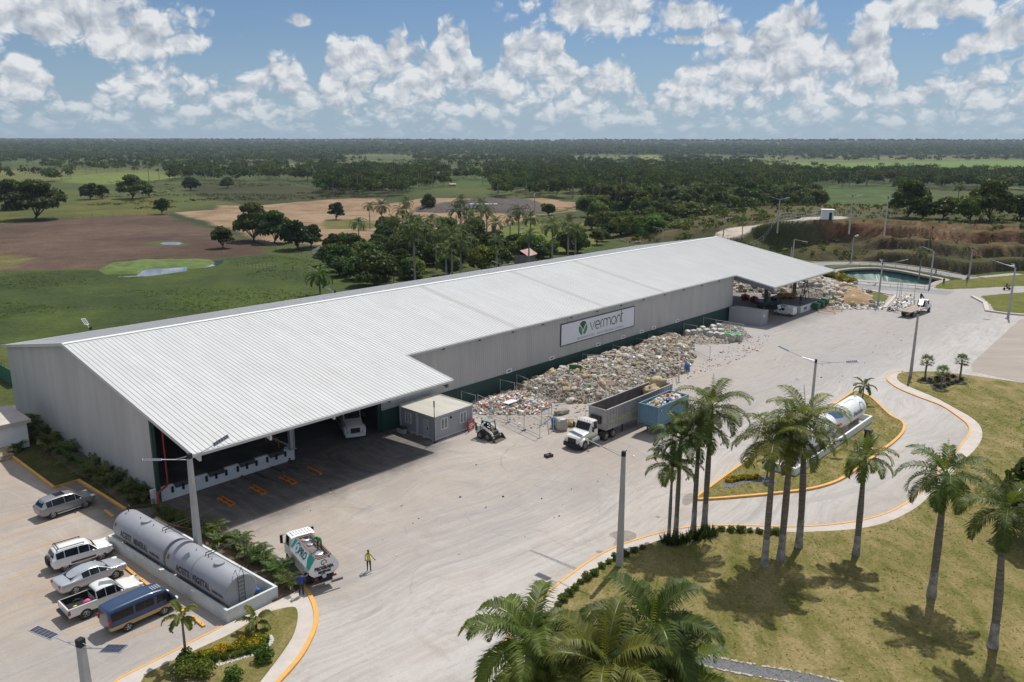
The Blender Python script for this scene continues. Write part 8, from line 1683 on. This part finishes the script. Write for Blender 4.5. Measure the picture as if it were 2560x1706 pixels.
# ---------------------------------------------------------------- people
M['skin']=mat('brown skin',(.20,.105,.065),.6); M['hairm']=mat('black hair',(.012,.01,.009),.7); M['denim']=mat('dark trousers',(.02,.022,.03),.9,var=.3,scale=8); M['shoes']=mat('dark shoes',(.02,.018,.016),.6)
def person(label,loc,rz,shirt,pants,J=None,sc=1.,hat=None,hatm=None,vest=None):
    D=dict(pel=(0,0,.93),sp=(0,0,1.12),ch=(.01,0,1.32),nk=(0,0,1.47),hd=(.02,0,1.60),ht=(.01,0,1.71),ns=(.105,0,1.60))
    for s,n in ((1,'l'),(-1,'r')):
        D.update({n+'hip':(0,s*.09,.88),n+'kn':(.02,s*.11,.49),n+'an':(-.01,s*.12,.08),n+'to':(.16,s*.14,.035),n+'sh':(0,s*.185,1.40),n+'el':(-.02,s*.25,1.12),n+'wr':(.07,s*.26,.88),n+'pa':(.09,s*.26,.81)})
    D.update(J or {})
    Rr=dict(pel=(.15,.11),sp=(.135,.10),ch=(.16,.11),nk=(.055,.055),hd=(.085,.1),ht=(.06,.07),ns=(.018,.018)); E=[('pel','sp'),('sp','ch'),('ch','nk'),('nk','hd'),('hd','ht'),('hd','ns')]
    for n in 'lr':
        Rr.update({n+'hip':(.09,.095),n+'kn':(.06,.06),n+'an':(.042,.045),n+'to':(.035,.03),n+'sh':(.07,.065),n+'el':(.043,.043),n+'wr':(.03,.03),n+'pa':(.04,.022)}); E+=[('pel',n+'hip'),(n+'hip',n+'kn'),(n+'kn',n+'an'),(n+'an',n+'to'),('ch',n+'sh'),(n+'sh',n+'el'),(n+'el',n+'wr'),(n+'wr',n+'pa')]
        w=Vector(D[n+'wr']);pa=Vector(D[n+'pa']); d=(pa-w).normalized(); s=d.cross(Vector((1,0,.2))).normalized()
        for f in range(5):
            k=f'{n}f{f}'; o=s*(f-2)*.02; L=(.075,.085,.09,.082,.06)[f] if f else .06; D[k+'a']=tuple(pa+o*(1.1 if f else 1.8)+d*(.0 if f else -.02)+d*L*.5); D[k+'b']=tuple(pa+o*(1.2 if f else 2.3)+d*L*.95+Vector((.015,0,0))); Rr[k+'a']=(.010,.010); Rr[k+'b']=(.008,.008); E+=[(n+'pa',k+'a'),(k+'a',k+'b')]
    ks=list(D); ix={k:i for i,k in enumerate(ks)}; me=bpy.data.meshes.new('p'); me.from_pydata([D[k] for k in ks],[(ix[a],ix[b]) for a,b in E],[]); o=bpy.data.objects.new('p',me); COL.objects.link(o); o.modifiers.new('Skin','SKIN'); o.modifiers.new('Sub','SUBSURF').levels=1
    for k in ks: v=me.skin_vertices[0].data[ix[k]]; v.radius=Rr[k]; v.use_root=(k=='pel')
    bpy.context.view_layer.update(); m2=bpy.data.meshes.new_from_object(o.evaluated_get(bpy.context.evaluated_depsgraph_get())); bpy.data.objects.remove(o)
    m2.materials.clear()
    for m in (M['skin'],shirt,pants,M['shoes'],vest or shirt): m2.materials.append(m)
    seg=[(Vector(D[a]),Vector(D[b]),a,b) for a,b in E]
    def mid(a,b):
        if b in ('hd','ht','ns') or a[1:2]=='f' or b[1:2]=='f' or b in('lpa','rpa'): return 0
        if b in ('lto','rto'): return 3
        if b[1:] in ('kn','an','hip'): return 2
        if b[1:]=='wr': return 0
        if b=='nk': return 4
        return 4 if b in('sp','ch','lsh','rsh') else 1
    for p in m2.polygons:
        c=p.center; best=min(seg,key=lambda q:(c-(q[0]+(q[1]-q[0])*max(0,min(1,(c-q[0]).dot(q[1]-q[0])/max(1e-9,(q[1]-q[0]).length_squared))))).length-.6*Rr[q[3]][0]); p.material_index=mid(best[2],best[3]); p.use_smooth=True
    b=bpy.data.objects.new('person',m2); COL.objects.link(b); b.location=loc; b.rotation_euler=(0,0,rz); b.scale=(sc,)*3; tag(b,label,'person')
    hd=Vector(D['hd']); mb=MB(); mb.blob(hd+Vector((-.02,0,.045)),(.105,.095,.09),2,.05); mb.build('hair' if not hat else hat,hatm or M['hairm'],b,1)
    for s in (1,-1): mb=MB(); mb.blob(hd+Vector((.082,s*.032,.012)),.011,1,0); mb.build('eye',M['black'],b)
    return b
cloth=lambda n,c: mat(n,c,.85,var=.2,scale=8)
tr=T.rotation_euler.z
person('man in a royal blue shirt standing with his back turned beside the tank truck',at(690+530*.1212,1310+1478*.1212,.1),tr-.3,cloth('royal blue shirt',(.015,.07,.28)),M['denim'],dict(rel=(.16,-.36,1.30),rwr=(.36,-.48,1.30),rpa=(.42,-.52,1.31),lel=(-.06,.29,1.15),lwr=(.05,.27,.93),lpa=(.08,.25,.87)),1.02)
person('man in a yellow safety vest and dark trousers standing in the open yard',zV(848,1313)+Vector((0,0,.02)),1.5,cloth('pale sleeve',(.5,.55,.58)),M['denim'],dict(rel=(.0,-.31,1.14),rwr=(.08,-.42,.95),rpa=(.1,-.45,.89)),1.,'cap',M['green'],cloth('yellow vest',(.62,.55,.05)))
person('person in dark clothes crouching at the corner of the dock wall',zB(1972,948)+Vector((0,0,.02)),-2.2,cloth('black jacket',(.02,.02,.022)),cloth('faded jeans',(.08,.11,.15)),dict(pel=(-.12,0,.42),sp=(-.02,0,.58),ch=(.1,0,.76),nk=(.16,0,.9),hd=(.23,0,1.0),ht=(.22,0,1.11),ns=(.32,0,.98),lhip=(-.1,.1,.38),rhip=(-.1,-.1,.38),lkn=(.28,.17,.46),rkn=(.28,-.17,.46),lan=(.0,.15,.09),ran=(.0,-.15,.09),lto=(.17,.16,.035),rto=(.17,-.16,.035),lsh=(.1,.19,.84),rsh=(.1,-.19,.84),lel=(.3,.23,.62),rel=(.3,-.23,.62),lwr=(.42,.12,.42),rwr=(.42,-.12,.42),lpa=(.46,.08,.37),rpa=(.46,-.08,.37)))
wp=Matrix.Translation(T.location)@Matrix.Rotation(tr,4,'Z')@Vector((-1.35,-.28,2.26))
person('worker in a green shirt and black cap bending over on top of the tank truck',wp,tr+2.4,cloth('bright green shirt',(.03,.33,.07)),cloth('maroon trousers',(.07,.03,.035)),dict(pel=(-.05,0,.8),sp=(.1,0,.96),ch=(.27,0,1.06),nk=(.4,0,1.12),hd=(.5,0,1.15),ht=(.56,0,1.22),ns=(.58,0,1.08),lhip=(-.05,.1,.76),rhip=(-.05,-.1,.76),lkn=(.1,.14,.42),rkn=(.08,-.14,.42),lan=(-.05,.15,.08),ran=(-.05,-.15,.08),lsh=(.3,.2,1.1),rsh=(.3,-.2,1.1),lel=(.42,.3,.86),rel=(.42,-.3,.86),lwr=(.52,.2,.64),rwr=(.52,-.2,.64),lpa=(.55,.16,.58),rpa=(.55,-.16,.58)),1.,'cap',M['black'])
walk=dict(lkn=(.16,.1,.5),lan=(.2,.1,.08),lto=(.36,.11,.04),rkn=(-.02,-.1,.5),ran=(-.28,-.11,.14),rto=(-.15,-.12,.04),lel=(-.12,.25,1.14),lwr=(-.12,.27,.9),lpa=(-.11,.27,.83),rel=(.08,-.25,1.14),rwr=(.22,-.26,.93),rpa=(.27,-.26,.87))
dk_=cloth('dark work clothes',(.03,.03,.035))
person('distant walker in dark clothes on the ring road behind the basin',zE(1747,357)+Vector((0,0,.06)),2.,dk_,M['denim'],walk,1.05); person('dark clothed worker on the grass bank beside the basin corner',zE(1800,430)+Vector((0,0,.3)),.5,dk_,M['denim'],None,1.05); person('dark clothed worker striding on the grass bank right of the basin',zE(1957,427)+Vector((0,0,.5)),0.,dk_,M['denim'],walk,1.05)
person('dark figure standing at the corner of the far dock platform',zE(823,548,1.24),-2.,dk_,M['denim'],None,1.02)
q=zE(2235,455); mt=thing('motorbike','small dark motorbike on the far road at the right edge','motorbike',(q.x,q.y,.05),.1)
for x in (-.62,.62): wheel(mt,x,.05,.3,.1,'dustyrim',1)
mb=MB(); mb.blob((.15,0,.75),(.28,.13,.14),2,.05); mb.blob((0,0,.45),(.25,.13,.2),2,.1); mb.build('engine_and_tank',M['red'],mt,1); mb=MB(); mb.box(-.65,0,-.12,.12,.72,.82); mb.build('seat',M['black'],mt); mb=MB(); mb.bar((.45,-.32,1.0),(.45,.32,1.0),.04); mb.bar((.62,0,.3),(.42,0,1.0),.06); mb.build('handlebar',M['dkmetal'],mt)
person('rider in dark clothes sitting on the far motorbike',(q.x-.15,q.y-.02,.05),.1,dk_,M['denim'],dict(pel=(-.1,0,.86),sp=(-.06,0,1.02),ch=(0,0,1.2),nk=(.03,0,1.34),hd=(.07,0,1.46),ht=(.06,0,1.57),ns=(.16,0,1.46),lhip=(-.05,.1,.84),rhip=(-.05,-.1,.84),lkn=(.3,.2,.72),rkn=(.3,-.2,.72),lan=(.15,.2,.32),ran=(.15,-.2,.32),lto=(.3,.21,.28),rto=(.3,-.21,.28),lsh=(.02,.18,1.28),rsh=(.02,-.18,1.28),lel=(.22,.28,1.1),rel=(.22,-.28,1.1),lwr=(.5,.27,1.03),rwr=(.5,-.27,1.03),lpa=(.56,.27,1.02),rpa=(.56,-.27,1.02)))
# ---------------------------------------------------------------- the air
m=bpy.data.materials.new('humid air'); m.use_nodes=True; N=m.node_tree.nodes; N.remove(N['Principled BSDF'])
v=N.new('ShaderNodeVolumePrincipled'); v.inputs['Color'].default_value=(.72,.84,1,1); v.inputs['Density'].default_value=.00007; v.inputs['Anisotropy'].default_value=.2
m.node_tree.links.new(v.outputs[0],N['Material Output'].inputs['Volume'])
mb=MB(); mb.box(-12500,12500,-400,17500,-9,62); o=mb.build('haze',m); o['kind']='stuff'; o['label']='faint humid haze over the whole landscape'
SC.cycles.volume_bounces=0
